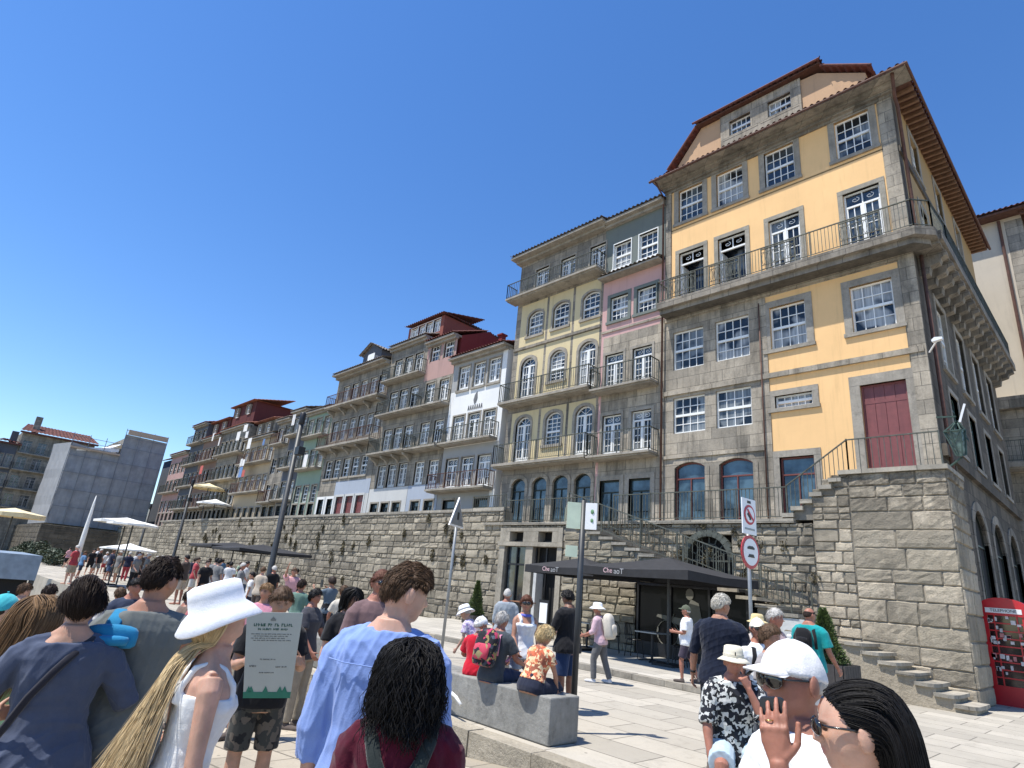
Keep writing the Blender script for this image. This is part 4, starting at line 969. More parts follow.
# ---------------------------------------------------------------- cafe under the stairs, parasols, signs, benches
M_BLK = plain('black_canvas', (.022,.022,.024), .85, var=.25); M_BLKM = plain('black_metal', (.03,.03,.032), .45, .5)
M_GALV = plain('galvanised_steel', (.30,.31,.31), .5, .5); M_DKPOLE = plain('dark_grey_pole', (.045,.048,.05), .5, .3)
M_WHITEC = plain('white_canvas', (.80,.79,.75), .8, var=.05); M_CREAM = plain('cream_canvas', (.72,.60,.36), .8); M_WOOD = plain('brown_wood', (.22,.10,.05), .6, var=.3)
M_SIGNW = plain('white_sign', (.78,.78,.78), .4, var=.03); M_SIGNR = plain('red_sign', (.45,.03,.04), .4); M_SIGNK = plain('sign_black', (.02,.02,.02), .5); M_SIGNG = plain('pale_green_sign', (.58,.66,.50), .5, var=.1)

sf = thing('cafe_entrance', 'dark glazed cafe entrance framed in pale stone in the wall', 'entrance', (-17.6, WY, 0))
mb = MB()
for (a, b, c, d) in ((-19.34,-19.0,.12,4.05), (-17.75,-17.35,.12,3.3), (-16.05,-15.8,.12,4.05), (-19.0,-16.05,3.3,3.48), (-19.0,-18.75,3.48,3.9), (-17.95,-17.1,3.48,3.9), (-16.35,-16.05,3.48,3.9), (-19.0,-16.05,3.9,4.05)):
    mb.box(a+.003, b-.003, WY-.09, WY+.35, c+.003, d-.003)
mb.box(-19.4,-15.75,WY-.14,WY+.02,3.31,3.47); mb.build('stone_frame', granite('pale_portal_stone', (.40,.36,.29), False, dirt=.3), sf)
mb = MB()
for (a, b) in ((-18.95,-17.8),(-17.3,-16.1)):
    for x in (a, (a+b)/2-.03, b-.06): mb.box(x, x+.06, WY+.05, WY+.12, .13, 3.27)
    mb.box(a, b, WY+.06, WY+.11, 2.55, 2.62)
for (a, b) in ((-18.75,-17.95),(-17.1,-16.35)): mb.box(a+.05,b-.05,WY+.2,WY+.24,3.5,3.56)
fr_ = mb.build('door_frame', M_BLKM, sf)
mb = MB(); mb.quad((-19,WY+.13,.12),(-17.7,WY+.13,.12),(-17.7,WY+.13,3.3),(-19,WY+.13,3.3)); mb.build('pane', M_GLASS, sf)
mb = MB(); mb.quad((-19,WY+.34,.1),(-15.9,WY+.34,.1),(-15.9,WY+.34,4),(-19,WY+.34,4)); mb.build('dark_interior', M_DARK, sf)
mb = MB(); mb.box(-17.0,-16.85,WY-.3,WY+.1,.14,2.5); mb.build('open_door', plain('pale_grey_door', (.5,.5,.48), .5), sf)
# shop window under the stairs with the painted cyclist
cw = thing('cafe_window', 'black cafe window with grey cyclist silhouette under the stone stairs', 'window', (-9.55, 16.7, .12))
mb = MB(); mb.box(-11.34,-7.76,16.72,16.78,.13,2.17); mb.build('pane', plain('black_glass', (.006,.006,.007), .25, spec=.15, var=0), cw)
mb = MB()
for x in (-11.34,-10.2,-8.95,-7.84): mb.box(x,x+.07,16.66,16.72,.13,2.17)
mb.box(-11.34,-7.77,16.67,16.72,.13,.5); mb.box(-11.34,-7.77,16.665,16.72,2.1,2.17); mb.build('frame', M_BLKM, cw)
mb = MB(); PP = lambda a, d, z: (-9.7+a, 16.70+d, .55+z)     # rider, frame, wheel
mb.prism([(-.25,.0),(.75,.0),(1.0,.35),(.55,.65),(.45,1.15),(.2,1.25),(.05,.95),(-.1,.7),(-.9,.75),(-.95,.68),(-.15,.5)], PP, -.006, .0)
mb.prism([(.16+.13*math.cos(a*.5236), 1.38+.16*math.sin(a*.5236)) for a in range(12)], PP, -.006, 0)
for k in range(16):
    a, b = k*math.pi/8, (k+1)*math.pi/8; mb.bar(PP(-.55+.36*math.cos(a),-.004,.25+.36*math.sin(a)), PP(-.55+.36*math.cos(b),-.004,.25+.36*math.sin(b)), .05, .01)
mb.bar(PP(-.55,-.004,.25), PP(-.35,-.004,.8), .05, .01)
mb.build('cyclist_silhouette', plain('silhouette_grey', (.15,.145,.12), .7), cw)

def text_mesh(s, size, mat, name, parent, M, ext=.003):
    cu = bpy.data.curves.new(name, 'FONT'); cu.body = s; cu.size = size; cu.align_x = 'CENTER'; cu.align_y = 'CENTER'; cu.extrude = ext
    t = bpy.data.objects.new(name, cu); COL.objects.link(t); dg = bpy.context.evaluated_depsgraph_get()
    me = bpy.data.meshes.new_from_object(t.evaluated_get(dg)); bpy.data.objects.remove(t); me.materials.clear(); me.materials.append(mat)
    me.transform(M); o = bpy.data.objects.new(name, me); COL.objects.link(o)
    if parent: o.parent = parent; me.transform(Matrix.Translation(-Vector(ORG[parent.name]))); ORG[o.name] = ORG[parent.name]
    return o
def parasol(c, half, ztop, zval, label, mat, name='parasol', val=.25, group=None, pole=.035, round_=False, zg=0, rot=0, pmat=None, shape=1.0):
    t = thing(name, label, 'parasol', (c[0], c[1], zg), 0, group); mb = MB()
    n = 8 if not round_ else 10; ring = []
    if round_: ring = [(math.cos(2*math.pi*i/n+.2), math.sin(2*math.pi*i/n+.2)) for i in range(n)]
    else: ring = [(-1,-1),(0,-1.0),(1,-1),(1,0),(1,1),(0,1),(-1,1),(-1,0)]
    cr, sr = math.cos(rot), math.sin(rot)
    def pt(i, k, z): a, b = ring[i % n]; return (c[0]+(a*cr-b*sr)*half*k, c[1]+(a*sr+b*cr)*half*k, z)
    vs = [(c[0], c[1], ztop)]; ks = (.33,.66,1.0)
    for k in ks:
        for i in range(n):
            sag = -.05*half*(k*(1-k))*4*(.4 if i % 2 else .1) - (.03*half if (i % 2 and k == 1.0) else 0)
            vs.append(pt(i, k, ztop+(zval-ztop)*k**.9+sag))
    for i in range(n): x, y, z = vs[1+2*n+i]; vs.append((x, y, z-val+(.02 if i % 2 else -.015)))
    fs = [(0,1+i,1+(i+1)%n) for i in range(n)]
    for j in range(3):
        for i in range(n): a = 1+j*n; fs.append((a+i,a+n+i,a+n+(i+1)%n,a+(i+1)%n))
    mb.add(vs, fs); cn = mb.build('canopy', mat, t)
    md = cn.modifiers.new('s', 'SOLIDIFY'); md.thickness = .012
    mb = MB(); mb.tube([(c[0],c[1],zg+.06),(c[0],c[1],ztop-.02)], pole, 10)
    for i in range(0, n, 1 if round_ else 2): mb.bar((c[0],c[1],ztop-.12), pt(i,.97,zval-.04), .025)
    mb.build('pole', pmat or M_DKPOLE, t, smooth=False)
    mb = MB(); mb.box(c[0]-.3,c[0]+.3,c[1]-.3,c[1]+.3,zg,zg+.06); mb.build('base_plate', M_BLKM, t)
    return t
p1 = parasol((-12.1,14.9), 1.25, 2.72, 2.36, 'square black cafe parasol beside the entrance, left of the pair', M_BLK, group='black cafe parasols', zg=.12, val=.2, rot=.06)
p2 = parasol((-9.05,14.75), 1.66, 2.80, 2.40, 'larger square black cafe parasol in front of the cyclist window', M_BLK, group='black cafe parasols', zg=.12, val=.2, rot=-.05)
# worn lettering on the valances
M_PKT = plain('pink_white_lettering', (.62,.42,.44), .6); M_GYT = plain('grey_lettering', (.34,.34,.34), .6)
Mx = Matrix(((1,0,0,0),(0,0,1,0),(0,1,0,0),(0,0,0,1)))
def valance_text(t, x, y, z):
    Mf = Matrix.Translation((x, y, z))@Matrix.Rotation(math.pi/2, 4, 'X')
    text_mesh('Che', .17, M_PKT, 'lettering', t, Mf); text_mesh('aoT', .19, M_GYT, 'lettering', t, Matrix.Translation((.34,0,-.01))@Mf)
valance_text(p1, -12.4, 13.56, 2.26); valance_text(p2, -9.75, 13.0, 2.29)
parasol((-32.6,13.5), 1.9, 2.62, 2.3, 'flat black parasol by the long stone wall, right half of the pair', M_BLK, group='black parasols by the wall', val=.12)
parasol((-36.8,13.6), 1.9, 2.68, 2.4, 'flat black parasol by the long stone wall, left half of the pair', M_BLK, group='black parasols by the wall', val=.12)
parasol((-36,7.7), 1.4, 3.25, 3.05, 'white round parasol on the far plaza in front of the terrace wall', M_WHITEC, round_=True, val=.12)
parasol((-34,7.6), 1.1, 3.1, 2.92, 'smaller white parasol overlapping the round one on the far plaza', M_WHITEC, round_=True, val=.1)
parasol((-48,10.9), 1.7, 2.15, 1.8, 'low white parasol above the distant crowd', M_WHITEC, round_=True, val=.1)
parasol((-38.5,3.4), 1.3, 3.15, 2.92, 'cream market parasol above the quay at the left edge', M_CREAM, round_=True, val=.2, zg=-1.15)
parasol((-60,18.6), 1.5, 8.3, 7.9, 'yellow parasol high on a balcony of the far houses', M_CREAM, round_=True, val=.15, zg=4.0)
parasol((-57.5,18.7), 1.5, 6.75, 6.35, 'white parasol on the walkway below the yellow one', M_WHITEC, round_=True, val=.15, zg=4.0)
cp = thing('closed_parasol', 'slim closed white parasol standing on the far plaza', 'parasol', (-34.5, 5.85, 0)); mb = MB()
mb.lathe([(.02,0),(.03,.9),(.11,1.0),(.10,2.2),(.05,3.6),(.01,4.0)], (-34.5,5.85,0), 10); mb.build('cloth', M_WHITEC, cp, smooth=True)
mb = MB(); mb.tube([(-34.5,5.85,0),(-34.5,5.85,.95)], .04, 8); mb.build('pole', M_GALV, cp)

# cafe furniture
def cafe_table(c, label, zg=.12, h=.74, s=.34, group='bistro tables', mat=None):
    t = thing('bistro_table', label, 'table', (c[0],c[1],zg), 0, group); mb = MB(); mb.box(c[0]-s,c[0]+s,c[1]-s,c[1]+s,zg+h-.03,zg+h); mb.build('tabletop', mat or M_GALV, t)
    mb = MB(); mb.tube([(c[0],c[1],zg+.03),(c[0],c[1],zg+h-.03)], .035, 8)
    for a in range(4): an = a*math.pi/2+.4; mb.bar((c[0],c[1],zg+.05),(c[0]+.36*math.cos(an),c[1]+.36*math.sin(an),zg+.015), .05, .03)
    mb.build('pedestal', M_BLKM, t)
cafe_table((-9.75,15.1), 'grey square bistro table in front of the cyclist window')
cafe_table((-12.3,15.5), 'bistro table in the shade under the left black parasol')
cafe_table((-16.6,16.9), 'tall brown table with a glass outside the cafe entrance', h=1.08, s=.4, group='bistro tables', mat=M_WOOD)
def cafe_chair(c, rz, label):
    t = thing('bistro_chair', label, 'chair', (c[0],c[1],.12), rz, 'bistro chairs'); mb = MB()
    mb.lathe([(0,.44),(.2,.44),(.21,.455),(.2,.47),(0,.47)], (0,0,0), 14); mb.build('seat', M_BLKM, t, local=True)
    mb = MB()
    pts = [(-.2,-.17,.45)]+[(-.21*math.cos(a*math.pi/6),-.2-.03*math.sin(a*math.pi/6),.62+.26*math.sin(a*math.pi/6)) for a in range(7)]+[(.2,-.17,.45)]
    mb.tube(pts, .013, 6)
    for x in (-.09,0,.09): mb.bar((x,-.19,.46),(x,-.22,.86),.016)
    mb.build('backrest', M_BLKM, t, local=True)
    for sx in (-1,1):
        for sy in (-1,1):
            m2 = MB(); m2.tube([(sx*.15,sy*.15,.45),(sx*.2,sy*.2,0)], .013, 6); m2.build('leg', M_BLKM, t, local=True)
cafe_chair((-9.0,15.3), 1.9, 'dark bistro chair right of the grey table by the cyclist window'); cafe_chair((-10.6,15.5), -1.4, 'dark bistro chair left of the grey table by the cyclist window'); cafe_chair((-11.5,15.7), .6, 'dark bistro chair right of the table under the left parasol'); cafe_chair((-13.0,15.8), -1.7, 'dark bistro chair left of the table under the left parasol')
mb = MB(); mb.box(-15.2,-14.75,16.4,16.44,.14,1.35); mb.box(-15.15,-14.8,16.385,16.4,.6,1.25,1)
tag(mb.build('menu_board', [M_BLKM, M_SIGNW]), 'white menu sheet on a dark board beside the cafe entrance', 'menu board')
mb = MB(); mb.box(-7.1,-6.3,16.58,16.61,.95,1.55); tag(mb.build('notice_board', plain('pale_board', (.55,.56,.55), .6)), 'pale grey notice board on the stair wall behind the teal shirt', 'board')

# concrete bench blocks on the plateau edge
for i in range(5):
    x1 = -5.05-2.02*i; mb = MB(); mb.box(x1-2.005, x1, 5.76, 6.28, .004, .5)
    o = mb.build('concrete_bench', M_CONC)
    bv = o.modifiers.new('b', 'BEVEL'); bv.width = .018; bv.segments = 2
    tag(o, ['grey concrete bench block at the right end under the woman in orange', 'grey concrete bench block under the patterned backpack', 'grey concrete bench block behind the blue shirt', 'grey concrete bench block right of the green and white sign board', 'last grey concrete bench block hidden behind the sign board'][i], 'bench', 'concrete bench blocks')
# pole with two pairs of sign plates
sp = thing('sign_post', 'slim dark post with pale green and white plates beside the bench', 'sign', (-5.42, 6.62, 0)); mb = MB()
mb.tube([(-5.42,6.62,0),(-5.42,6.62,2.9)], .04, 12); mb.build('pole', M_DKPOLE, sp, smooth=True)
def plate(a, b, z0, z1, m, nm='sign_plate', th=.03):
    mb = MB(); a = Vector((*a, 0)); b = Vector((*b, 0)); n = (b-a).cross(Vector((0,0,1))).normalized()*th
    mb.add([(p.x,p.y,z) for z in (z0,z1) for p in (a,b,b+n,a+n)], [(0,3,2,1),(4,5,6,7),(0,1,5,4),(1,2,6,5),(2,3,7,6),(3,0,4,7)]); return mb.build(nm, m, sp)
plate((-5.58,6.46),(-5.45,6.6),2.5,2.86,M_SIGNG); plate((-5.37,6.62),(-5.22,6.68),2.5,2.86,M_SIGNW); plate((-5.57,6.46),(-5.46,6.58),2.12,2.27,M_SIGNG)
mb = MB()
for z, r_ in ((2.74,.035),(2.62,.03)): mb.ell((-5.275,6.63,z), (r_,.012,r_), 10)
mb.build('pictogram', plain('green_pictogram', (.12,.25,.12), .6), sp)
mb = MB()
for k in range(4): mb.bar((-5.59+.03*k,6.435+.03*k,2.58),(-5.585+.03*k,6.44+.03*k,2.78-.03*(k%2)), .012)
mb.build('pictogram', M_SIGNG if 0 else plain('grey_pictogram', (.25,.27,.2), .6), sp)
# triangular warning sign seen from behind
ts = thing('warning_sign', 'triangular road sign seen edge-on on a thin grey post', 'sign', (-11.75, 9.5, 0)); mb = MB()
mb.tube([(-11.75,9.5,0),(-11.75,9.5,3.5)], .035, 10); mb.build('pole', M_GALV, ts, smooth=True)
def disc_poly(c, ux, poly, th, m, nm, par, off=0):
    c = Vector(c); ux = Vector(ux).normalized(); nz = ux.cross(Vector((0,0,1))); mb = MB(); n = len(poly)
    mb.add([c+ux*a+Vector((0,0,b))+nz*off for a, b in poly]+[c+ux*a+Vector((0,0,b))+nz*(off+th) for a, b in poly], [tuple(range(n))[::-1], tuple(range(n,2*n))]+[(i,(i+1)%n,(i+1)%n+n,i+n) for i in range(n)])
    return mb.build(nm, m, par)
tu = (-.45,.9,0); tri = [(-.42,0),(.42,0),(0,.72)]; C_ = (-11.72,9.45,2.93)
disc_poly(C_, tu, tri, .03, M_SIGNW, 'plate', ts); disc_poly(C_, tu, [(-.36,.04),(.36,.04),(0,.64)], .012, M_GALV, 'back_panel', ts, .032)
disc_poly((-11.72,9.45,2.98), tu, [(-.05,.12),(.05,.12),(.05,.3),(-.05,.3)], .006, M_SIGNK, 'bracket', ts, .046)
# no-turn and no-entry signs on the right
ns = thing('traffic_sign_post', 'post with white no-turn plate above a round red-ringed sign', 'sign', (-5.34, 11.5, 0)); mb = MB()
mb.tube([(-5.34,11.54,0),(-5.34,11.54,3.65)], .035, 10); mb.build('pole', M_GALV, ns, smooth=True)
def circ(r_, n=24): return [(r_*math.cos(2*math.pi*i/n), r_*math.sin(2*math.pi*i/n)) for i in range(n)]
nu = (.1,1,0)
def sgn(c, poly, th, m, nm, off): return disc_poly(c, nu, poly, th, m, nm, ns, off)
PC = Vector((-5.30,11.5,3.37)); sgn(PC, [(-.24,-.34),(.24,-.34),(.24,.34),(-.24,.34)], .02, M_SIGNW, 'plate', .0)
sgn(PC+Vector((0,0,.03)), circ(.19), .008, M_SIGNR, 'red_ring', .021); sgn(PC+Vector((0,0,.03)), circ(.145), .008, M_SIGNW, 'white_disc', .03)
sgn(PC+Vector((0,0,.03)), [(-.03,-.1),(.02,-.1),(.02,.02),(-.04,.02),(-.04,.07),(-.11,0),(-.04,-.06),(-.04,-.03),(-.03,-.03)], .005, M_SIGNK, 'arrow', .039)
sgn(PC+Vector((0,0,.03)), [(-.11,.08),(-.08,.11),(.11,-.08),(.08,-.11)], .004, M_SIGNR, 'slash', .045)
sgn(PC+Vector((0,0,.27)), [(-.06,-.02),(.06,-.02),(.06,.03),(-.06,.03)], .005, M_SIGNK, 'symbol', .021); sgn(PC+Vector((0,0,-.24)), [(-.17,-.02),(.17,-.02),(.17,.015),(-.17,.015)], .005, M_GALV, 'text_line', .021)
RC = Vector((-5.30,11.5,2.70)); sgn(RC, circ(.31), .02, M_SIGNR, 'round_plate', 0); sgn(RC, circ(.25), .008, M_SIGNW, 'white_disc', .021)
sgn(RC+Vector((0,0,.05)), [(-.12,0),(.12,0),(.12,.035),(.06,.06),(-.06,.06),(-.12,.035)], .005, M_SIGNK, 'vehicle_symbol', .03); sgn(RC+Vector((0,0,-.1)), [(-.12,0),(.12,0),(.08,.06),(-.06,.06)], .005, M_SIGNK, 'vehicle_symbol', .03)
# tall column lamps
for (x, y, h, r_, lab) in ((-23.0,10.0,7.6,.118,'tall dark column lamp in front of the long wall, nearest of three'), (-51,14.6,7.4,.115,'dark column lamp by the far houses, middle of three'), (-67,16,6.2,.11,'farthest thin dark column lamp before the scaffold')):
    t = thing('street_lamp', lab, 'street lamp', (x,y,0), 0, 'column street lamps'); mb = MB(); mb.lathe([(r_*1.25,0),(r_*1.2,.6),(r_,.7),(r_*.8,h-.5)], (x,y,0), 14); mb.build('pole', M_DKPOLE, t, smooth=True)
    mb = MB(); mb.lathe([(r_*.85,h-.5),(r_*1.0,h-.45),(r_*1.0,h-.05),(r_*.6,h)], (x,y,0), 14); mb.build('lamp_head', M_BLKM, t, smooth=True)
    if x > -60:
        mb = MB(); mb.bar((x,y,h*.77),(x+.55,y-.1,h*.78),.05); mb.box(x+.4,x+.75,y-.22,y+.05,h*.76,h*.8); mb.build('spotlight', M_BLKM, t)
# red telephone box
tb = thing('telephone_box', 'red telephone box with domed roof by the dark side wall', 'telephone box', (-2.75, 20.95, 0))
M_RED = plain('red_enamel', (.50,.014,.022), .3, var=.1, spec=.6); bx0, bx1, by0, by1 = -3.27, -2.37, 20.45, 21.35
mb = MB(); mb.box(bx0,bx1,by0,by1,0,.45)
for (a, b) in ((bx0,by0),(bx1-.1,by0),(bx0,by1-.1),(bx1-.1,by1-.1)): mb.box(a,a+.1,b,b+.1,.45,2.1)
mb.box(bx0-.02,bx1+.02,by0-.02,by1+.02,2.1,2.34)
n = 10
for k in range(n):
    a0, a1 = math.pi*k/n, math.pi*(k+1)/n
    mb.add([(bx0+.45-.47*math.cos(a0),by0-.02,2.34+.2*math.sin(a0)),(bx0+.45-.47*math.cos(a1),by0-.02,2.34+.2*math.sin(a1)),(bx0+.45-.47*math.cos(a1),by1+.02,2.34+.2*math.sin(a1)),(bx0+.45-.47*math.cos(a0),by1+.02,2.34+.2*math.sin(a0))], [(0,1,2,3)])
mb.add([(bx0+.45-.47*math.cos(math.pi*k/n),by0-.02,2.34+.2*math.sin(math.pi*k/n)) for k in range(n+1)], [tuple(range(n+1))])
mb.build('cabinet', M_RED, tb)
mb = MB()
for k in range(1,9): z = .45+1.65*k/9; mb.box(bx0+.1,bx1-.1,by0+.02,by0+.05,z-.015,z+.015); mb.box(bx0+.02,bx0+.05,by0+.1,by1-.1,z-.015,z+.015)
for u in (.22,.68): mb.box(bx0+u-.0,bx0+u+.03,by0+.022,by0+.052,.45,2.1); mb.box(bx0+.022,bx0+.052,by0+u,by0+u+.03,.45,2.1)
mb.build('glazing_bar', M_RED, tb)
mb = MB(); mb.quad((bx0+.1,by0+.06,.45),(bx1-.1,by0+.06,.45),(bx1-.1,by0+.06,2.1),(bx0+.1,by0+.06,2.1)); mb.quad((bx0+.06,by0+.1,.45),(bx0+.06,by1-.1,.45),(bx0+.06,by1-.1,2.1),(bx0+.06,by0+.1,2.1)); mb.build('pane', glassmat('box_glass', (.02,.008,.01), .1), tb)
mb = MB(); mb.box(bx0+.08,bx1-.08,by0-.03,by0-.02,2.16,2.28); mb.build('name_strip', M_SIGNW, tb)
text_mesh('TELEPHONE', .1, M_SIGNK, 'lettering', tb, Matrix.Translation((bx0+.45,by0-.033,2.22))@Matrix.Rotation(math.pi/2,4,'X'))
mb = MB(); rn = random.Random(4)
for k in range(38):
    u = rn.uniform(.06,.78); z = rn.uniform(.7,2.04); w_, h_ = rn.uniform(.04,.1), rn.uniform(.05,.12); mb.box(bx0+u,bx0+u+w_,by0+.0,by0+.018-.0002*k,z,z+h_, rn.choice([0,0,0,1]))
mb.build('sticker', [plain('sticker_white', (.62,.58,.58), .5, var=.3), plain('sticker_pink', (.5,.2,.2), .5)], tb)
# ornate lantern net and spotlight on the corner
ln = thing('corner_lantern', 'dark green ornate lantern tangled on the corner above the bastion', 'lantern', (-3.05, 19.6, 6.2)); mb = MB(); c = Vector((-3.05,19.55,6.4))
for k in range(6):
    a0, a1 = k*math.pi/3, (k+1)*math.pi/3; tp = lambda a, r_, z: c+Vector((.72*r_*math.cos(a)*(1+.3*math.sin(5*a+z*9)), .72*r_*math.sin(a), .8*z+.05*math.sin(7*a)))
    mb.bar(tp(a0,.34,.5), tp(a1,.34,.5), .035); mb.bar(tp(a0,.34,.5), tp(a0,.16,-.35), .03); mb.bar(tp(a0,.16,-.35), tp(a1,.16,-.35), .03); mb.bar(tp(a0,.34,.5), tp(a0,.06,.8), .03); mb.bar(tp(a0,.25,.08), tp(a1,.34,.5), .012); mb.bar(tp(a1,.25,.08), tp(a0,.34,.5), .012)
mb.bar(c+Vector((0,0,.8)), c+Vector((-.5,.4,.95)), .04); mb.bar(c+Vector((0,0,-.35)), c+Vector((-.5,.4,-.6)), .04); mb.build('frame', plain('verdigris_iron', (.05,.085,.07), .6, .3, var=.4), ln)
mb = MB(); rings = [[tp(k*math.pi/3, .31, .49) for k in range(6)], [tp(k*math.pi/3, .14, -.34) for k in range(6)]]; mb.loft(rings); mb.build('glass', plain('dirty_lantern_glass', (.10,.15,.135), .25, var=.6, ns=9), ln)
mb = MB(); mb.bar(c+Vector((.12,-.3,.55)), c+Vector((.28,-.25,1.05)), .05); mb.build('white_tube', M_SIGNW, ln)
cl = thing('wall_floodlight', 'white floodlight on a bracket at the corner of the yellow house', 'light', (-3.45, 19.9, 9.3)); mb = MB()
mb.bar((-3.5,19.95,9.35),(-3.2,19.5,9.5),.035); mb.build('bracket', M_SIGNW, cl); mb = MB(); mb.prism([(-.13,0),(.12,.04),(.13,.1),(-.06,.13),(-.14,.06)], (lambda a, d, b: (-3.18+a, 19.4+d, 9.45+b)), 0, .14); mb.build('housing', M_SIGNW, cl)

# ---------------------------------------------------------------- planters, shrubs, left quay
M_LEAF = plain('box_shrub_leaf', (.075,.11,.03), .6, var=.45, ns=9); M_LEAF2 = plain('dark_hedge_leaf', (.032,.048,.022), .65, var=.45, ns=5); M_BARK = plain('bark', (.1,.075,.05), .9)
def cone_shrub(c, z0, h, r_, label, n, size, box=None):
    t = thing('potted_conifer', label, 'shrub', (c[0],c[1],0)); rn = random.Random(int(h*100)); mb = MB()
    for _ in range(n):
        k = rn.random()**1.2; a = rn.uniform(0,6.283); rad = r_*(1-k*.88)*(.62+.42*rn.random())*(1+.14*math.sin(a*3+k*9)); p = Vector((c[0]+rad*math.cos(a), c[1]+rad*math.sin(a), z0+h*k+rn.uniform(-.04,.04)))
        d = Vector((math.cos(a), math.sin(a), rn.uniform(.0,1.2))).normalized(); b = d.orthogonal().normalized(); b = Matrix.Rotation(rn.uniform(0,6.28),3,d)@b; s_ = size*rn.uniform(.6,1.5)
        mb.add([p-b*s_*.35, p+d*s_, p+b*s_*.35, p-d*s_*.5], [(0,1,2,3)])
    mb.build('foliage', M_LEAF, t)
    mb = MB(); mb.lathe([(r_*.55,z0),(r_*.5,z0+h*.4),(.02,z0+h*.93)], (c[0],c[1],0), 10); mb.build('inner_twigs', plain('shrub_core', (.03,.045,.015), .9), t)
    mb = MB(); mb.tube([(c[0],c[1],.1),(c[0],c[1],z0+.2)], .03, 8); mb.build('trunk', M_BARK, t)
    if box:
        p = thing('planter', box[1], 'planter', (c[0],c[1],0)); s_ = box[0]; mb = MB()
        for k in range(6):
            for (ax, sg) in ((0,-1),(0,1),(1,-1),(1,1)):
                a, b = -s_+2*s_*k/6+.006, -s_+2*s_*(k+1)/6-.006
                if ax == 0: mb.box(c[0]+a,c[0]+b,c[1]+sg*s_-.02,c[1]+sg*s_+.02,.01,z0)
                else: mb.box(c[0]+sg*(s_+.022)-.02,c[0]+sg*(s_+.022)+.02,c[1]+a,c[1]+b,.01,z0)
        mb.build('side_slats', plain('dark_planter_wood', (.045,.04,.038), .7, var=.3), p); mb = MB(); mb.box(c[0]-s_+.02,c[0]+s_-.02,c[1]-s_+.02,c[1]+s_-.02,.02,z0-.06); mb.build('soil', plain('soil', (.03,.022,.015), 1), p)
q = at_depth(826,655,13.0); cone_shrub((q.x,q.y), .74, 1.08, .42, 'cone-shaped green shrub in the dark planter left of the steps', 5200, .035, (.48, 'dark slatted planter box left of the stone steps'))
cone_shrub((-19.75,17.5), .45, 1.35, .38, 'cone-shaped green shrub left of the cafe entrance', 3600, .04, (.36, 'dark planter box left of the cafe entrance'))
rn = random.Random(77)
for i in range(9):
    x, y, h = -84+rn.uniform(-2,0), 4.5+i*.9, rn.uniform(.8,1.5)
    x = -62-i*2.6; y = 9.4+rn.uniform(-.5,.4); s_ = rn.uniform(.8,1.3)
    t = thing('shrub', ['low dark shrub','rounded dark shrub','thin olive shrub'][i % 3]+' in the far planting below the scaffold', 'shrub', (x,y,0), 0, 'shrubs below the scaffolded building')
    t['label'] = ['low dark shrub','rounded dark shrub','thin olive shrub'][i % 3]+' number-free'.replace(' number-free','')+' in the far planting below the scaffolded building'
    mb = MB(); leaf_cloud(mb, (x,y,h*.6), (1.5*s_,1.0,h*.55), 420, .2, rn); leaf_cloud(mb, (x+.6,y,h*.9), (.8*s_,.7,h*.4), 200, .18, rn); mb.build('foliage', M_LEAF2, t)
    mb = MB(); mb.tube([(x,y,0),(x+.05,y,h*.6)], [.08,.03], 7); mb.build('trunk', M_BARK, t)
kq = thing('kiosk', 'grey-blue panelled kiosk with dark open front at the left edge', 'kiosk', (-17.2, -.5, -1.15)); mb = MB()
mb.box(-18.6,-15.55,-4,2.06,.93,1.4); mb.build('fascia', plain('blue_grey_panel', (.22,.27,.32), .5, var=.2), kq)
mb = MB(); mb.box(-18.5,-15.7,-3.9,1.96,-1.15,.928); mb.build('dark_front', M_DARK, kq); mb = MB()
for y in (-2,0,1.98): mb.box(-15.7,-15.6,y,y+.08,-1.15,.93)
mb.build('post', M_DKPOLE, kq)
def on_y(px, py, Y):
    v = at_depth(px, py, 1)-Vector((0,0,CAM_H)); return Vector((0,0,CAM_H))+v*(Y/v.y)
mb = MB(); a = on_y(436,690,5.66); mb.tube([(a.x+.02,5.4,fore_z(a.x)), (a.x+.02,5.6,-.02), (a.x,5.68,.3), a, on_y(442,688,5.66), on_y(449,691,5.64), on_y(456,697,5.62), on_y(461,705,5.6)], [.012,.014,.016,.02,.022,.022,.022,.02], 10)
tag(mb.build('walking_stick', M_WHITE, smooth=True), 'white stick with curved handle leaning on the bench beside the maroon top', 'stick')
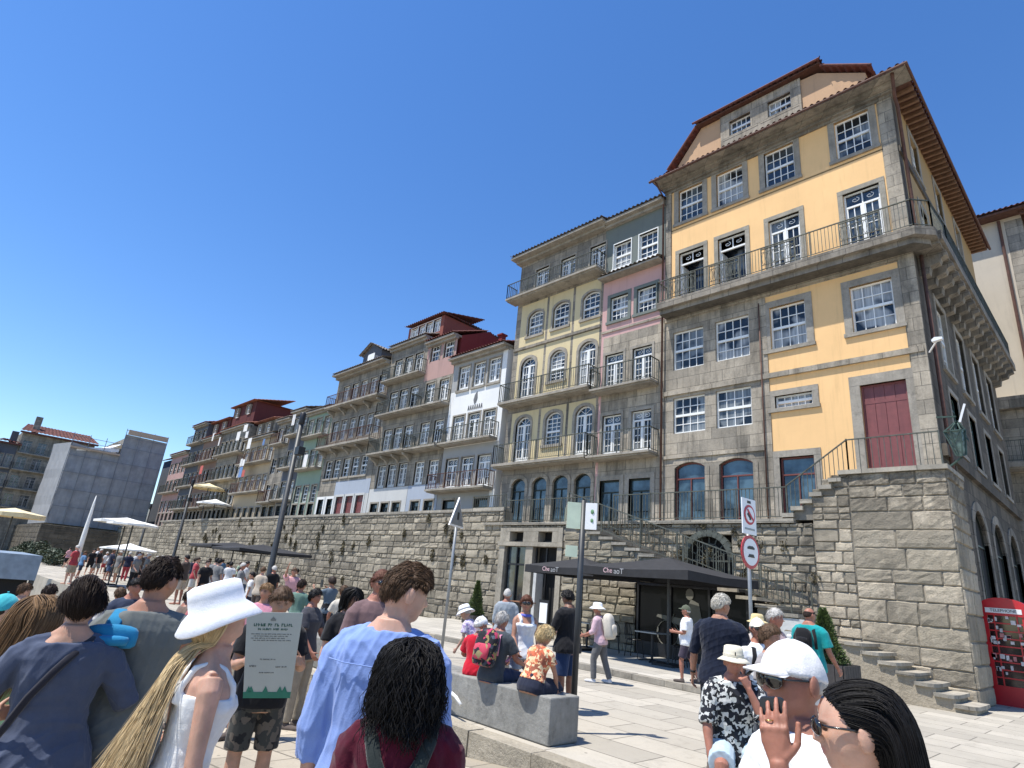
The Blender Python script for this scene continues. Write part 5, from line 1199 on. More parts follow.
# ---------------------------------------------------------------- people
def head_r(D):
    x, y, z = D[:,0], D[:,1], D[:,2]
    r_ = 1/np.sqrt((x/.076)**2+(y/.097)**2+(z/.116)**2)
    az = np.arctan2(x, y); el = np.arcsin(np.clip(z, -1, 1)); g = lambda a, s: np.exp(-(a/s)**2)
    fr = np.clip(y, 0, 1)
    r_ = r_*(1-.13*np.clip(-z, 0, 1)*np.abs(x)**.7)                         # jaw narrows
    r_ = r_*(1-.30*np.clip(-z-.15, 0, 1)*np.clip(-y, 0, 1))                  # nape
    r_ = r_-.006*fr**4*g(el-.1, .5)                                         # flat face
    r_ = r_+.010*g(az, .32)*g(el+.85, .2)+.004*g(np.abs(az)-.8, .35)*g(el+.5, .25)
    nose = g(az, .10+.05*np.clip(-el, 0, .3))*(np.where(el > -.2, .023*g(el+.2, .26), .023*g(el+.2, .085)))
    r_ = r_+nose+.006*g(np.abs(az)-.13, .07)*g(el+.2, .07)
    r_ = r_-.009*g(np.abs(az)-.36, .17)*g(el-.06, .10)+.005*g(np.abs(az)-.3, .25)*g(el-.22, .07)
    r_ = r_+.006*g(az, .24)*g(el+.42, .055)+.0065*g(az, .2)*g(el+.53, .05)-.004*g(az, .26)*g(el+.475, .022)
    r_ = r_+.004*g(np.abs(az)-.62, .2)*g(el+.08, .16)
    return r_
def ico(n):
    t = (1+5**.5)/2
    v = [(-1,t,0),(1,t,0),(-1,-t,0),(1,-t,0),(0,-1,t),(0,1,t),(0,-1,-t),(0,1,-t),(t,0,-1),(t,0,1),(-t,0,-1),(-t,0,1)]
    fc = [(0,11,5),(0,5,1),(0,1,7),(0,7,10),(0,10,11),(1,5,9),(5,11,4),(11,10,2),(10,7,6),(7,1,8),(3,9,4),(3,4,2),(3,2,6),(3,6,8),(3,8,9),(4,9,5),(2,4,11),(6,2,10),(8,6,7),(9,8,1)]
    v = [tuple(np.array(p)/np.linalg.norm(p)) for p in v]
    for _ in range(n):
        c = {}; nf = []
        def mid(a, b):
            k = (min(a,b), max(a,b))
            if k not in c:
                p = np.array(v[a])+np.array(v[b]); v.append(tuple(p/np.linalg.norm(p))); c[k] = len(v)-1
            return c[k]
        for a, b, d in fc:
            e, f_, g_ = mid(a,b), mid(b,d), mid(d,a); nf += [(a,e,g_),(b,f_,e),(d,g_,f_),(e,f_,g_)]
        fc = nf
    return np.array(v), fc
ICO = {}
def icos(n):
    if n not in ICO: ICO[n] = ico(n)
    return ICO[n]
def vnoise(P, seed, sc):
    rn_ = np.random.RandomState(seed); o = np.zeros(len(P))
    for k in range(7):
        d = rn_.normal(size=3); d /= np.linalg.norm(d); fq = sc*rn_.uniform(.6,1.7); o += np.sin(P@d*fq+rn_.uniform(0,6.28))*rn_.uniform(.5,1)
    return o/3.0
def rotz(a): return Matrix.Rotation(a, 3, 'Z')
def rotx(a): return Matrix.Rotation(a, 3, 'X')
def roty(a): return Matrix.Rotation(a, 3, 'Y')
def strands(mb, PT, RD):
    """PT (n,k,3) polylines, RD (n,k) radii -> three-sided hairs"""
    n, k, _ = PT.shape; T = np.gradient(PT, axis=1); T /= np.linalg.norm(T, axis=2, keepdims=True)+1e-9
    ref = np.random.RandomState(n).normal(size=(n,1,3)); A = ref-T*np.sum(ref*T, axis=2, keepdims=True); A /= np.linalg.norm(A, axis=2, keepdims=True)+1e-9; B = np.cross(T, A)
    V = np.stack([PT+RD[:,:,None]*(A*math.cos(a)+B*math.sin(a)) for a in (0, 2.094, 4.189)], axis=2).reshape(-1,3)
    i = np.arange(n)[:,None,None]*k*3+np.arange(k-1)[None,:,None]*3; j = np.arange(3)[None,None,:]; j2 = (j+1)%3
    F_ = np.stack([i+j, i+j2, i+3+j2, i+3+j], axis=3).reshape(-1,4); mb.add(V.tolist(), F_.tolist())
QUEUE = []
class Person:
    def __init__(s, label, x, y, zg, yaw, Ht=1.72, female=False, skin='skin_fair', vox=.009, group=None, lean=0, side=0, twist=0, hyaw=0, hpitch=0, htilt=0, sit=None,
                 la=None, ra=None, ll=None, rl=None, wide=1.0, belly=0, detail=1, head_at=None, hs=.94):
        s.label, s.Ht, s.fem, s.vox, s.group = label, Ht, female, vox, group; s.skin = skin; k = Ht/1.75; s.k = k; s.yaw = yaw; s.detail = detail; s.wide = wide; s.belly = belly; s.hs = hs
        s.kidmesh = []; s.tints = [('brow', (.05,.03,.02)), ('eye', (.03,.02,.015)), ('lip', (.40,.15,.13))]
        pz = .52*Ht if sit is None else sit+.085*k
        s.pel = Vector((0, 0, pz)); T = rotz(twist)@roty(side)@rotx(-lean); s.T = T
        s.U = T@Vector((0,0,1)); s.Rt = T@Vector((1,0,0)); s.F = T@Vector((0,1,0))
        s.neck = s.pel+s.U*(.302*Ht)
        s.HR = rotz(-hyaw)@rotx(-hpitch)@roty(htilt)
        s.hc = s.neck+(s.U*.6+Vector((0,0,.4))).normalized()*(.016*Ht)+s.HR@Vector((0,.018,.118*hs))*1.0
        s.sh = {1: s.pel+s.U*(.260*Ht)+s.Rt*(.100*Ht*wide*(.9 if female else 1)), -1: s.pel+s.U*(.260*Ht)-s.Rt*(.100*Ht*wide*(.9 if female else 1))}
        s.arm = {}; s.leg = {}
        for sg, a in ((1, ra), (-1, la)):
            a = a or ((.16,.0,-1), (.05,.18,-1)); u, l = a[0], a[1]
            ud = (T@Vector((sg*u[0], u[1], u[2]))).normalized(); ld = (T@Vector((sg*l[0], l[1], l[2]))).normalized()
            e = s.sh[sg]+ud*(.162*Ht); wv = e+ld*(.142*Ht); s.arm[sg] = (s.sh[sg], e, wv, ld, a[2] if len(a) > 2 else {})
        for sg, a in ((1, rl), (-1, ll)):
            if a is None: a = ((.04,.0,-1), (.0,-.02,-1)) if sit is None else ((.12,1,-.02), (.02,-.05,-1))
            h = s.pel+Vector((sg*.052*Ht, 0, -.012*Ht)); ud = Vector((sg*a[0][0], a[0][1], a[0][2])).normalized(); ld = Vector((sg*a[1][0], a[1][1], a[1][2])).normalized()
            kn = h+ud*(.236*Ht); an = kn+ld*(.235*Ht); s.leg[sg] = (h, kn, an)
        if sit is None:      # stand on the ground: slide so the lower ankle sits at .04H
            mz = min(s.leg[1][2].z, s.leg[-1][2].z)-.042*Ht; s.shift(Vector((0,0,-mz)))
        s.loc = Vector((x, y, zg)); s.root = None
        if head_at is not None:   # place so that the top of the head is there
            M = rotz(yaw-math.pi/2); top = M@(s.hc+Vector((0,0,.115))); s.loc = Vector((head_at.x-top.x, head_at.y-top.y, zg))
    def shift(s, d):
        s.pel = s.pel+d; s.neck = s.neck+d; s.hc = s.hc+d
        for sg in (1,-1): s.sh[sg] = s.sh[sg]+d; a = s.arm[sg]; s.arm[sg] = (a[0]+d, a[1]+d, a[2]+d, a[3], a[4]); l = s.leg[sg]; s.leg[sg] = tuple(p+d for p in l)
    def rings(s, infl, t0, t1, n=20, hemflare=0, neckw=0):
        H_ = s.Ht; w = s.wide; fm = s.fem
        tab = [(-.075,.088,.062,0),(-.03,.101,.069,-.004),(.02,.099,.066,-.003),(.075,.086,.059,0),(.12,.083,.057,.0),(.17,.094,.063,.003),(.215,.104,.067,.004),(.255,.106,.060,.0),(.283,.088,.050,-.003),(.305,.050,.040,-.004),(.33,.034,.036,.0)] if not fm else \
              [(-.075,.090,.064,0),(-.03,.104,.071,-.005),(.02,.099,.066,-.004),(.075,.079,.055,0),(.12,.073,.053,.001),(.17,.082,.060,.006),(.205,.089,.068,.010),(.245,.090,.057,.002),(.278,.077,.046,-.003),(.303,.043,.036,-.004),(.33,.029,.032,.0)]
        ts = [t for t, *_ in tab]; out = []
        steps = sorted({t0, t1, *[t for t in ts if t0 < t < t1], *[t0+(t1-t0)*i/10 for i in range(11)]})
        for t in steps:
            hw = np.interp(t, ts, [a[1] for a in tab])*H_*w+infl; hd = np.interp(t, ts, [a[2] for a in tab])*H_*(.5+.5*w)+infl; yo = np.interp(t, ts, [a[3] for a in tab])*H_
            if s.belly: b_ = s.belly*math.exp(-((t-.075)/.075)**2); hd += b_*.5; yo += b_*.5; hw += b_*.3
            if hemflare and t < .06: q = (.06-t)/.13*hemflare; hw += q; hd += q
            c = s.pel+s.U*(t*H_)
            out.append([c+s.Rt*(hw*math.copysign(abs(math.cos(a))**.85, math.cos(a)))+s.F*(hd*math.copysign(abs(math.sin(a))**.85, math.sin(a))+yo) for a in [2*math.pi*i/n for i in range(n)]])
        return out
    def seg(s, mb, pts, rads, n=12, ext=True):
        mb.tube(pts, rads, n)
    def limb(s, mb, p, q, prof, n=12):
        p, q = Vector(p), Vector(q); mb.tube([p+(q-p)*t for t, _ in prof], [r_ for _, r_ in prof], n)
    def head_mesh(s, lvl):
        V, F_ = icos(lvl); r_ = head_r(V); P = V*r_[:,None]*s.hs
        return [s.hc+s.HR@Vector(p) for p in P], F_
    def hand(s, mb, sg):
        sh, e, wv, ld, o = s.arm[sg]; H_ = s.k; curl = o.get('curl', .45); d = Vector(o.get('dir', ld)).normalized() if 'dir' not in o else (s.T@Vector((sg*o['dir'][0], o['dir'][1], o['dir'][2]))).normalized()
        pn = o.get('palm', (-1, .2, 0)); pn = s.T@Vector((sg*pn[0], pn[1], pn[2])); pn = (pn-d*pn.dot(d)).normalized()   # palm normal
        sd = d.cross(pn)*(1 if sg > 0 else -1); sd = sd.normalized()   # thumb side
        th = o.get('thumb', 1); sd = sd*th; sp = o.get('spread', .06); hs = H_*(.92 if s.fem else 1.0)
        rg = []
        for t, w_, t_ in ((-.012,.024,.019),(.02,.033,.016),(.05,.041,.0145),(.078,.042,.013),(.09,.039,.011)):
            c = wv+d*(t*hs); rg.append([c+sd*(w_*hs*math.cos(a))+pn*(t_*hs*math.sin(a)) for a in [2*math.pi*i/12 for i in range(12)]])
        mb.loft(rg)
        for i, (off, L_, r_) in enumerate(((.031,.078,.0085),(.0105,.089,.0088),(-.0105,.083,.0085),(-.030,.064,.0075))):
            p = wv+d*(.08*hs)+sd*(off*hs); dr = (d+sd*(sp*(1.5-i))).normalized(); c = curl*(1+.12*i) if not isinstance(curl, (list, tuple)) else curl[i]; pts = [p-dr*.02*hs, p]; a = 0
            for ln, cc in ((.45,.8),(.31,1.0),(.24,.7)):
                a += c*cc; pts.append(pts[-1]+(dr*math.cos(a)+pn*math.sin(a))*(L_*hs*ln))
            mb.tube(pts, [r_*hs, r_*1.05*hs, r_*.95*hs, r_*.9*hs, r_*.72*hs], 8)
        for i, off in enumerate((.031,.0105,-.0105,-.030)):
            p = wv+d*(.083*hs)+sd*(off*hs)-pn*(.006*hs); mb.ell(p, (.0095*hs,.0095*hs,.0095*hs), 8); mb.tube([wv+d*(.02*hs)+sd*(off*.45*hs)-pn*(.0115*hs), wv+d*(.055*hs)+sd*(off*.8*hs)-pn*(.0105*hs), p], [.003*hs,.0036*hs,.004*hs], 6)
        p = wv+d*(.018*hs)+sd*(.026*hs); tc = o.get('tcurl', .3); dr = (d*.75+sd*.8+pn*.35).normalized(); p2 = p+dr*.042*hs; d2 = (dr*(1-tc)+d*tc+pn*.15).normalized(); p3 = p2+d2*.032*hs; p4 = p3+(d2*.8+d*.35).normalized()*.026*hs
        mb.tube([p-dr*.012*hs, p+dr*.02*hs, p2, p3, p4], [.014*hs,.0135*hs,.0105*hs,.0098*hs,.0075*hs], 8)
        s.handframe = getattr(s, 'handframe', {}); s.handframe[sg] = (wv, d, pn, sd, hs)
    def body(s):
        mb = MB(); H_ = s.Ht; k = s.k; fm = .86 if s.fem else 1.0; w = s.wide
        rg = s.rings(0, -.075, .33); mb.loft(rg)
        nk = s.neck+s.U*.0
        mb.tube([s.neck-s.U*.03*k, s.neck+(s.hc-s.neck)*.35, s.hc+s.HR@Vector((0,-.012,-.035))], [.062*k*fm, .054*k*fm, .052*fm], 14)
        hv, hf = s.head_mesh(5 if s.vox < .006 else 4 if s.vox < .012 else 3); mb.add(hv, hf)
        for sg in (1,-1):
            mb.ell(s.hc+s.HR@Vector((sg*.082,-.010,-.002))*s.hs, (.012,.021,.034), 10, M=s.HR@rotz(sg*-.35))
            sh, e, wv, ld, o = s.arm[sg]; mb.tube([s.neck+s.U*.03*k+s.Rt*sg*.02*k-s.F*.012, s.neck-s.U*.012*k+s.Rt*sg*.07*k-s.F*.012, sh+s.U*.008*k-s.Rt*sg*.012*k], [.034*k*fm, .034*k*fm, .034*k*fm], 10)
            mb.tube([sh-s.Rt*sg*.02*k, sh+(e-sh)*.15, sh+(e-sh)*.45, e, e+(wv-e)*.22, e+(wv-e)*.6, wv+(wv-e)*.02], [.056*k*fm*w, .054*k*fm*w, .047*k*fm*w, .039*k*fm, .042*k*fm, .033*k*fm, .025*k*fm], 12)
            s.hand(mb, sg)
            h, kn, an = s.leg[sg]; mb.tube([h+Vector((0,0,.02)), h+(kn-h)*.2, h+(kn-h)*.6, kn, kn+(an-kn)*.28, kn+(an-kn)*.7, an+(an-kn)*.02], [.085*k*w, .084*k*w, .068*k, .053*k, .056*k, .040*k, .034*k], 14)
            fd = rotz(0)@Vector((sg*.18, 1, 0)).normalized(); dn = Vector((0,0,-1)); b = an+dn*.045*k
            mb.tube([b-fd*.045*k, b-fd*.01*k, b+fd*.07*k, b+fd*.15*k, b+fd*.19*k], [.026*k,.034*k,.034*k,.028*k,.015*k], 12, flat=1.25, flatdir=(fd.y,-fd.x,0)); mb.tube([an, b], [.035*k, .034*k], 10)
        s.q('person', mb, MATS[s.skin], s.vox, 2, None, tint=True); return s
    def q(s, name, mb, mat, vox, smooth, wr=None, tint=False, keep=False): QUEUE.append(dict(p=s, name=name, mb=mb, mat=mat, vox=vox, sm=smooth, wr=wr, tint=tint, body=name == 'person', keep=keep))
    def direct(s, name, mb, mat, smooth=True): QUEUE.append(dict(p=s, name=name, mb=mb, mat=mat, vox=0, sm=0, wr=None, tint=False, body=False, keep=True, shade=smooth))
    # ---- clothes
    def shirt(s, mat, sleeve=.55, hem=-.06, infl=.014, sl_infl=.014, neck=.302, flare=.012, wr=.006, name='shirt', straps=False, collar=None):
        mb = MB(); k = s.k; fm = .86 if s.fem else 1.0; w = s.wide; infl += s.vox*.25; sl_infl += s.vox*.25
        mb.loft(s.rings(infl, hem, neck if not straps else .225, hemflare=flare))
        if straps:
            for sg in (1,-1):
                for fy in (1,):
                    c = [s.pel+s.U*(t*s.Ht)+s.Rt*(sg*.055*s.Ht*w)+s.F*(yy*s.Ht) for t, yy in ((.215,.060),(.25,.052),(.281,.024),(.29,-.008),(.278,-.04),(.24,-.055),(.2,-.06))]
                    mb.tube(c, .028*k if straps == 'wide' else .016*k, 8)
        elif sleeve > 0:
            for sg in (1,-1):
                sh, e, wv, ld, o = s.arm[sg]; L1 = min(1, sleeve/.55) if sleeve < 1 else 1
                pts = [sh-s.Rt*sg*.03*k, sh+(e-sh)*.12]; rd = [.054*k*fm*w+sl_infl, .056*k*fm*w+sl_infl]; mb.tube([s.neck-s.U*.018*k+s.Rt*sg*.052*k-s.F*.012, s.neck-s.U*.022*k+s.Rt*sg*.08*k-s.F*.010, sh+s.U*.012*k], [.026*k*fm+sl_infl*.6, .030*k*fm+sl_infl*.7, .036*k*fm+sl_infl], 12)
                if sleeve <= .6: tt = sleeve/.6; pts += [sh+(e-sh)*max(.16,tt*.45), sh+(e-sh)*max(.22,tt*.78)]; rd += [.054*k*fm*w+sl_infl*1.2, .050*k*fm*w+sl_infl*1.8]
                else:
                    tt = min(1, (sleeve-.6)/.4); pts += [sh+(e-sh)*.5, e, e+(wv-e)*(tt*.5), e+(wv-e)*tt*.97]; rd += [.052*k*fm*w+sl_infl, .046*k*fm+sl_infl, .043*k*fm+sl_infl*.9, .036*k*fm+sl_infl*.9]
                mb.tube(pts, rd, 14)
        if collar:
            n_ = 16; rg = []
            for t, rad, up in ((0,.064,.0),(1,.060,.035),(2,.066,.03),(3,.070,.0)):
                rg.append([s.neck+s.U*(-.012+up*k)+s.Rt*(rad*k*math.cos(2*math.pi*i/n_))+s.F*(rad*k*math.sin(2*math.pi*i/n_)*.95) for i in range(n_)])
            m2 = MB(); m2.loft(rg[:1]+rg[1:], cap=False); s.direct('collar', m2, collar)
        s.q(name, mb, mat, max(s.vox*.9, .0055), 3, wr)
    def bottoms(s, mat, length=1.0, infl=.014, top=.06, name='trousers', wr=.006):
        mb = MB(); k = s.k; w = s.wide; infl += s.vox*.25; mb.loft(s.rings(infl*.8, -.07, top))
        for sg in (1,-1):
            h, kn, an = s.leg[sg]; a = min(1, length/.5); pts = [h+Vector((0,0,.035)), h+(kn-h)*.2*a, h+(kn-h)*.6*a, h+(kn-h)*a*.98]; rd = [.088*k*w+infl*.6, .088*k*w+infl, .074*k*w+infl*1.3, .062*k+infl*1.8]
            if length > .5: b = (length-.5)/.5; rd[3] = .058*k+infl; pts += [kn+(an-kn)*.4*b, kn+(an-kn)*b*.97]; rd += [.054*k+infl, .044*k+infl*1.2]
            mb.tube(pts, rd, 14)
        s.q(name, mb, mat, max(s.vox*.95, .006), 3, wr)
    def skirt(s, mat, length=.25, infl=.02, flare=.1, name='skirt'):
        mb = MB(); r_ = s.rings(infl, -.0, .1, 20); base = r_[0]; rg = []
        for t in (1.0,.66,.33):
            rg.append([p-Vector((0,0,length*s.Ht*t))+((p-s.pel).normalized()*flare*t) for p in base])
        mb.loft(rg+r_); s.q(name, mb, mat, max(s.vox*.95,.007), 3, .008)
    def shoes(s, mat, h=.0):
        k = s.k
        for sg in (1,-1):
            mb = MB(); h_, kn, an = s.leg[sg]; fd = Vector((sg*.18,1,0)).normalized(); b = an+Vector((0,0,-.045*k))
            mb.tube([b-fd*.055*k, b-fd*.02*k, b+fd*.07*k, b+fd*.16*k, b+fd*.205*k], [.030*k,.040*k,.040*k,.034*k,.018*k], 12, flat=1.25, flatdir=(fd.y,-fd.x,0)); mb.tube([an+Vector((0,0,.02*k)), b], [.042*k,.042*k], 10)
            s.q('shoe', mb, mat, max(s.vox, .008), 1)
    # ---- hair and hats
    def L(s, p): return s.hc+s.HR@(Vector(p)*s.hs)
    def haircap(s, mat, th=.014, front=.45, back=-.55, sidez=-.05, lump=.003, strands=0, slen=.04, up=0, seed=1, fuzz=.5, name='hair', extra=None, sr=.0018, topdir=-.1, top=9):
        nst = strands; strands_ = globals()['strands']
        lvl = 4 if s.vox < .012 else 3; V, F_ = icos(lvl); r_ = head_r(V); az = np.arctan2(V[:,0], V[:,1]); el = np.arcsin(np.clip(V[:,2],-1,1))
        a = np.abs(az); lim = np.interp(a, [0,.5,.95,1.35,1.75,2.2,3.15], [front, front*.95, front*.55, sidez+.1, sidez-.05, back*.75, back])+.05*vnoise(V*9, seed, 1)
        m = np.clip((el-lim)/.16, 0, 1); m = m*m*(3-2*m)*np.clip((top-el)/.2, 0, 1); t = th*m*(1+.0*el)+lump*m*vnoise(V, seed, 14)+lump*.7*m*vnoise(V, seed+5, 31)-.012*(1-m)
        t = t+up*np.clip(V[:,2], 0, 1)**1.5*m*np.clip(V[:,1]*.8+.6, .2, 1.3)
        P = V*(r_+t)[:,None]; mb = MB(); mb.add([s.L(p) for p in P], F_); rn_ = random.Random(seed)
        ok = np.where(m > .55)[0]
        if nst:
            rg = np.random.RandomState(seed); I_ = rg.choice(ok, nst); D = V[I_]+rg.normal(size=(nst,3))*.02; D /= np.linalg.norm(D, axis=1, keepdims=True); Q0 = P[I_]*.985+rg.normal(size=(nst,3))*.0025
            tg = np.where((D[:,2] < .6)[:,None], np.array([[0,-.45,-1.0]]), np.stack([D[:,0]*.8, np.where(D[:,1] > topdir, .9, -.8), np.full(nst,.25)], 1)); tg = tg-D*np.sum(tg*D, 1, keepdims=True); tg /= np.linalg.norm(tg, axis=1, keepdims=True)+1e-9
            ln = slen*rg.uniform(.5,1.3,(nst,1)); cl = np.stack([vnoise(D*3, seed+q_, 5) for q_ in range(3)], 1)*.5*fuzz; sw = rg.normal(size=(nst,3))*.22*fuzz+cl
            d1 = D*(.04+.75*fuzz*rg.random_sample((nst,1)))+tg+sw; d1 /= np.linalg.norm(d1, axis=1, keepdims=True); Q1 = Q0+d1*ln*.5; d2 = tg+sw*1.2-D*.34; d2 /= np.linalg.norm(d2, axis=1, keepdims=True); Q2 = Q1+d2*ln*.5
            PT = np.stack([Q0, Q1, Q2], 1); HRn = np.array(s.HR); PT = np.array(s.hc)+(PT@HRn.T)*s.hs; rr_ = rg.uniform(.7,1.3,(nst,1))*sr; strands_(mb, PT, rr_*np.array([[1,.9,.25]]))
        if extra: extra(mb)
        s.direct(name, mb, mat)
    def longhair(s, mat, length=.4, n=500, wave=0, seed=1, r0=.0018, front=.35, vol=.012, fall=(0,-.12,-1), name='hair', curlf=60, cap_th=.010, zcut=-9, sweep=False, top=9, K=26, cf=.12, spread=0):
        rg = np.random.RandomState(seed); mb = MB(); V, F_ = icos(4); rV = head_r(V); az = np.arctan2(V[:,0], V[:,1]); el = np.arcsin(np.clip(V[:,2],-1,1)); a = np.abs(az)
        lim = np.interp(a, [0,.5,.9,1.2,1.6,2.2,3.15], [front, front*.92, front*(.72 if sweep else .45), .22 if sweep else -.2, -.1 if sweep else -.7, -.9, -1.0]); m = np.clip((el-lim)/.12, 0, 1)*np.clip((top-el)/.12, 0, 1)
        P = V*(rV+cap_th*m-.012*(1-m))[:,None]; mb.add([s.L(p) for p in P], F_); ok = np.where(m > .6)[0]; HRn = np.array(s.HR); Mi = HRn.T; hc = np.array(s.hc)
        g = Mi@np.array(Vector(fall).normalized()); I_ = rg.choice(ok, n); p = P[I_]*.985+rg.normal(size=(n,3))*.003; D = V[I_]; sx = np.where(D[:,0]+rg.normal(size=n)*.05 >= 0, 1.0, -1.0); ln = length*rg.uniform(.72,1.04,n); st = (ln/K)[:,None]; lay0 = vol*rg.random_sample(n); ph = rg.uniform(0,6.28,(n,1))
        U, Rt, Fv, pel = np.array(s.U), np.array(s.Rt), np.array(s.F), np.array(s.pel); vel = None; out = []; gi = g+(rg.normal(size=(n,1))*spread*np.array(s.Rt)+np.abs(rg.normal(size=(n,1)))*spread*-np.array(s.F))@HRn; clump = np.stack([vnoise(D*3, seed+k, 5) for k in range(3)], 1)
        tt = [0,.08,.14,.2,.25,.285,.31,.33]; thw = [.104,.088,.086,.100,.108,.088,.05,.034]; thd = [.07,.06,.06,.066,.061,.052,.042,.036]
        for kk in range(K+1):
            lay = lay0*min(1, kk/9)
            W = hc+(p@HRn.T)*s.hs
            q = W-pel; t = (q@U)/s.Ht; lx = q@Rt; ly = q@Fv; hw = np.interp(t, tt, thw)*s.Ht*s.wide+.022+lay*.5; hd = np.interp(t, tt, thd)*s.Ht+.022+lay
            ins = (t > -.02) & (t < .325) & (np.abs(lx) < hw) & (ly > -hd*np.sqrt(np.clip(1-(lx/hw)**2, 0, 1))) & (ly < .045)
            ny = np.where(ins, -hd*np.sqrt(np.clip(1-(lx/hw)**2, .02, 1)), ly); W = W+Fv[None,:]*(ny-ly)[:,None]*.7; p = ((W-hc)@HRn)/s.hs
            W2 = W
            if wave: W2 = W+(np.concatenate([np.sin(kk*st*curlf+ph), np.cos(kk*st*curlf*1.1+ph), 0*ph], 1)@HRn.T)*wave*min(1, kk/4)
            out.append(W2)
            r_ = np.linalg.norm(p, axis=1); dn = p/r_[:,None]; rs = head_r(dn)+cap_th; near = ((r_ < rs+.035) & (p[:,2] > -.085))[:,None]
            if sweep: base = np.where((p[:,1] > -.035)[:,None], np.stack([sx*.15, -np.ones(n), np.where(p[:,2] > .07, .1, -.30)], 1), np.array([[0,-.25,-1.0]]))
            else: base = np.stack([np.where(p[:,2] > .07, sx*.6, p[:,0]*3), np.full(n,-.6), np.full(n,-.8)], 1)+g*.6
            base = base+clump*cf; tg = base-dn*np.sum(base*dn, 1, keepdims=True); tg /= np.linalg.norm(tg, axis=1, keepdims=True)+1e-9
            tg = np.where(near, tg, gi+clump*cf*.4); vel = tg if vel is None else vel*.5+tg*.5; vel /= np.linalg.norm(vel, axis=1, keepdims=True)+1e-9; p = p+vel*st
            r_ = np.linalg.norm(p, axis=1); dn = p/r_[:,None]; rs = head_r(dn)+cap_th*.85+lay; p = np.where((r_ < rs)[:,None], dn*rs[:,None], p)
        PT = np.stack(out, 1); kr = np.arange(K+1)/K; RD = r0*rg.uniform(.7,1.4,(n,1))*(1-.7*kr[None,:]**2)
        if zcut > -8:
            zc = s.hc.z+zcut+rg.normal(size=(n,1))*.034; low = PT[:,:,2] < zc; first = np.where(low.any(1), low.argmax(1), K)
            for k in range(K+1): PT[:,k] = np.where((k > first)[:,None], PT[np.arange(n), first], PT[:,k]); RD[:,k] = np.where(k > first, 0, RD[:,k])
        strands(mb, PT, RD); s.direct(name, mb, mat)
    def bucket(s, mat, brim=.075, crown=.085, drop=.045, tilt=.0, name='hat', rtop=.84, band=None, flat=False):
        mb = MB(); T = rotx(tilt); n = 30; z0 = .045; rg = []
        for rx, ry, z in ((.08,.10,z0-.01),(.084,.106,z0-.012),(.086+brim*.5,.108+brim*.5,z0-.012-drop*.35),(.086+brim,.108+brim,z0-.012-drop),(.088+brim,.110+brim,z0-.006-drop),(.088+brim*.5,.110+brim*.5,z0-.004-drop*.3),(.090,.111,z0+.006),(.087,.108,z0+crown*.55),(.086*rtop+.004,.108*rtop+.004,z0+crown*.95),(.07*rtop,.088*rtop,z0+crown*1.06),(.001,.001,z0+crown*1.1)):
            rg.append([s.L(T@Vector((rx*math.cos(2*math.pi*i/n), ry*math.sin(2*math.pi*i/n), z+.004*math.sin(3*2*math.pi*i/n+1)*(1 if rx > .1 else 0)+.006*math.sin(2*2*math.pi*i/n)*(1 if rx > .13 else 0)))) for i in range(n)])
        mb.loft(rg); s.direct(name, mb, mat)
        if band:
            mb = MB(); mb.loft([[s.L(T@Vector((.0925*math.cos(2*math.pi*i/n), .1135*math.sin(2*math.pi*i/n), z))) for i in range(n)] for z in (z0+.008, z0+.03)], cap=False); s.direct('hat_band', mb, band)
    def cap(s, mat, vmat=None, back=False, vis=.085, name='cap', tilt=0):
        V, F_ = icos(4); rV = np.maximum(head_r(V), 1/np.sqrt((V[:,0]/.078)**2+(V[:,1]/.099)**2+(V[:,2]/.116)**2)); el = np.arcsin(np.clip(V[:,2],-1,1)); az = np.abs(np.arctan2(V[:,0], V[:,1])); lim = np.interp(az, [0,1.5,2.4,3.15], [.34,.22,-.02,-.08]); m = np.clip((el-lim)/.06, 0, 1)
        P = V*(rV+.010*m-.012*(1-m)+.004*m*np.clip(V[:,2],0,1)+.0015*m*vnoise(V, 3, 13))[:,None]; mb = MB(); mb.add([s.L(rotx(tilt)@Vector(p)) for p in P], F_)
        n = 14; rows = []
        for t in (0, .35, .7, 1.0):
            rows.append([Vector(((.070+.006*t)*math.sin(a)*(1-.12*t*t), .088*math.cos(a)*.92+.006+vis*t*(math.cos(a*.9)**.8 if abs(a) < 1.5 else 0), .052-.012*t-.028*t*t*0-.020*math.sin(a)**2*(.4+.6*t)+.004)) for a in [-1.25+2.5*i/n for i in range(n+1)]])
        vs = [s.L(rotx(tilt)@p) for r_ in rows for p in r_]; lo = [s.L(rotx(tilt)@(p-Vector((0,0,.005)))) for r_ in rows for p in r_]; o = len(vs); fs = []; k = n+1
        for j in range(3):
            for i in range(n): q = j*k+i; fs += [(q,q+1,q+k+1,q+k),(o+q,o+q+k,o+q+k+1,o+q+1)]
        for i in range(n): q = 3*k+i; fs.append((q,q+1,o+q+1,o+q))
        mb.add(vs+lo, fs); mb.ell(s.L(rotx(tilt)@Vector((0,0,.139))), (.008,.008,.005), 8)
        s.direct(name, mb, mat)
    def glasses(s, mat, rimm=None, big=1.0):
        mb = MB()
        for sg in (1,-1):
            c = Vector((sg*.032, .094, .012)); n = 14; rg = []
            for kq, yq in ((1,-.004),(.98,.0),(.75,.0035),(.45,.006),(.05,.007)):
                rg.append([s.L(c+Vector((.027*big*kq*math.cos(2*math.pi*i/n), .008+yq-sg*.027*big*kq*math.cos(2*math.pi*i/n)*.30, -.002+.0215*big*kq*math.sin(2*math.pi*i/n)))) for i in range(n)])
            mb.loft(rg)
            mb.tube([s.L(c+Vector((sg*.024,-.006,.006))), s.L((sg*.070,.074,.016)), s.L((sg*.081,.01,.014)), s.L((sg*.078,-.022,.0))], .0028, 6)
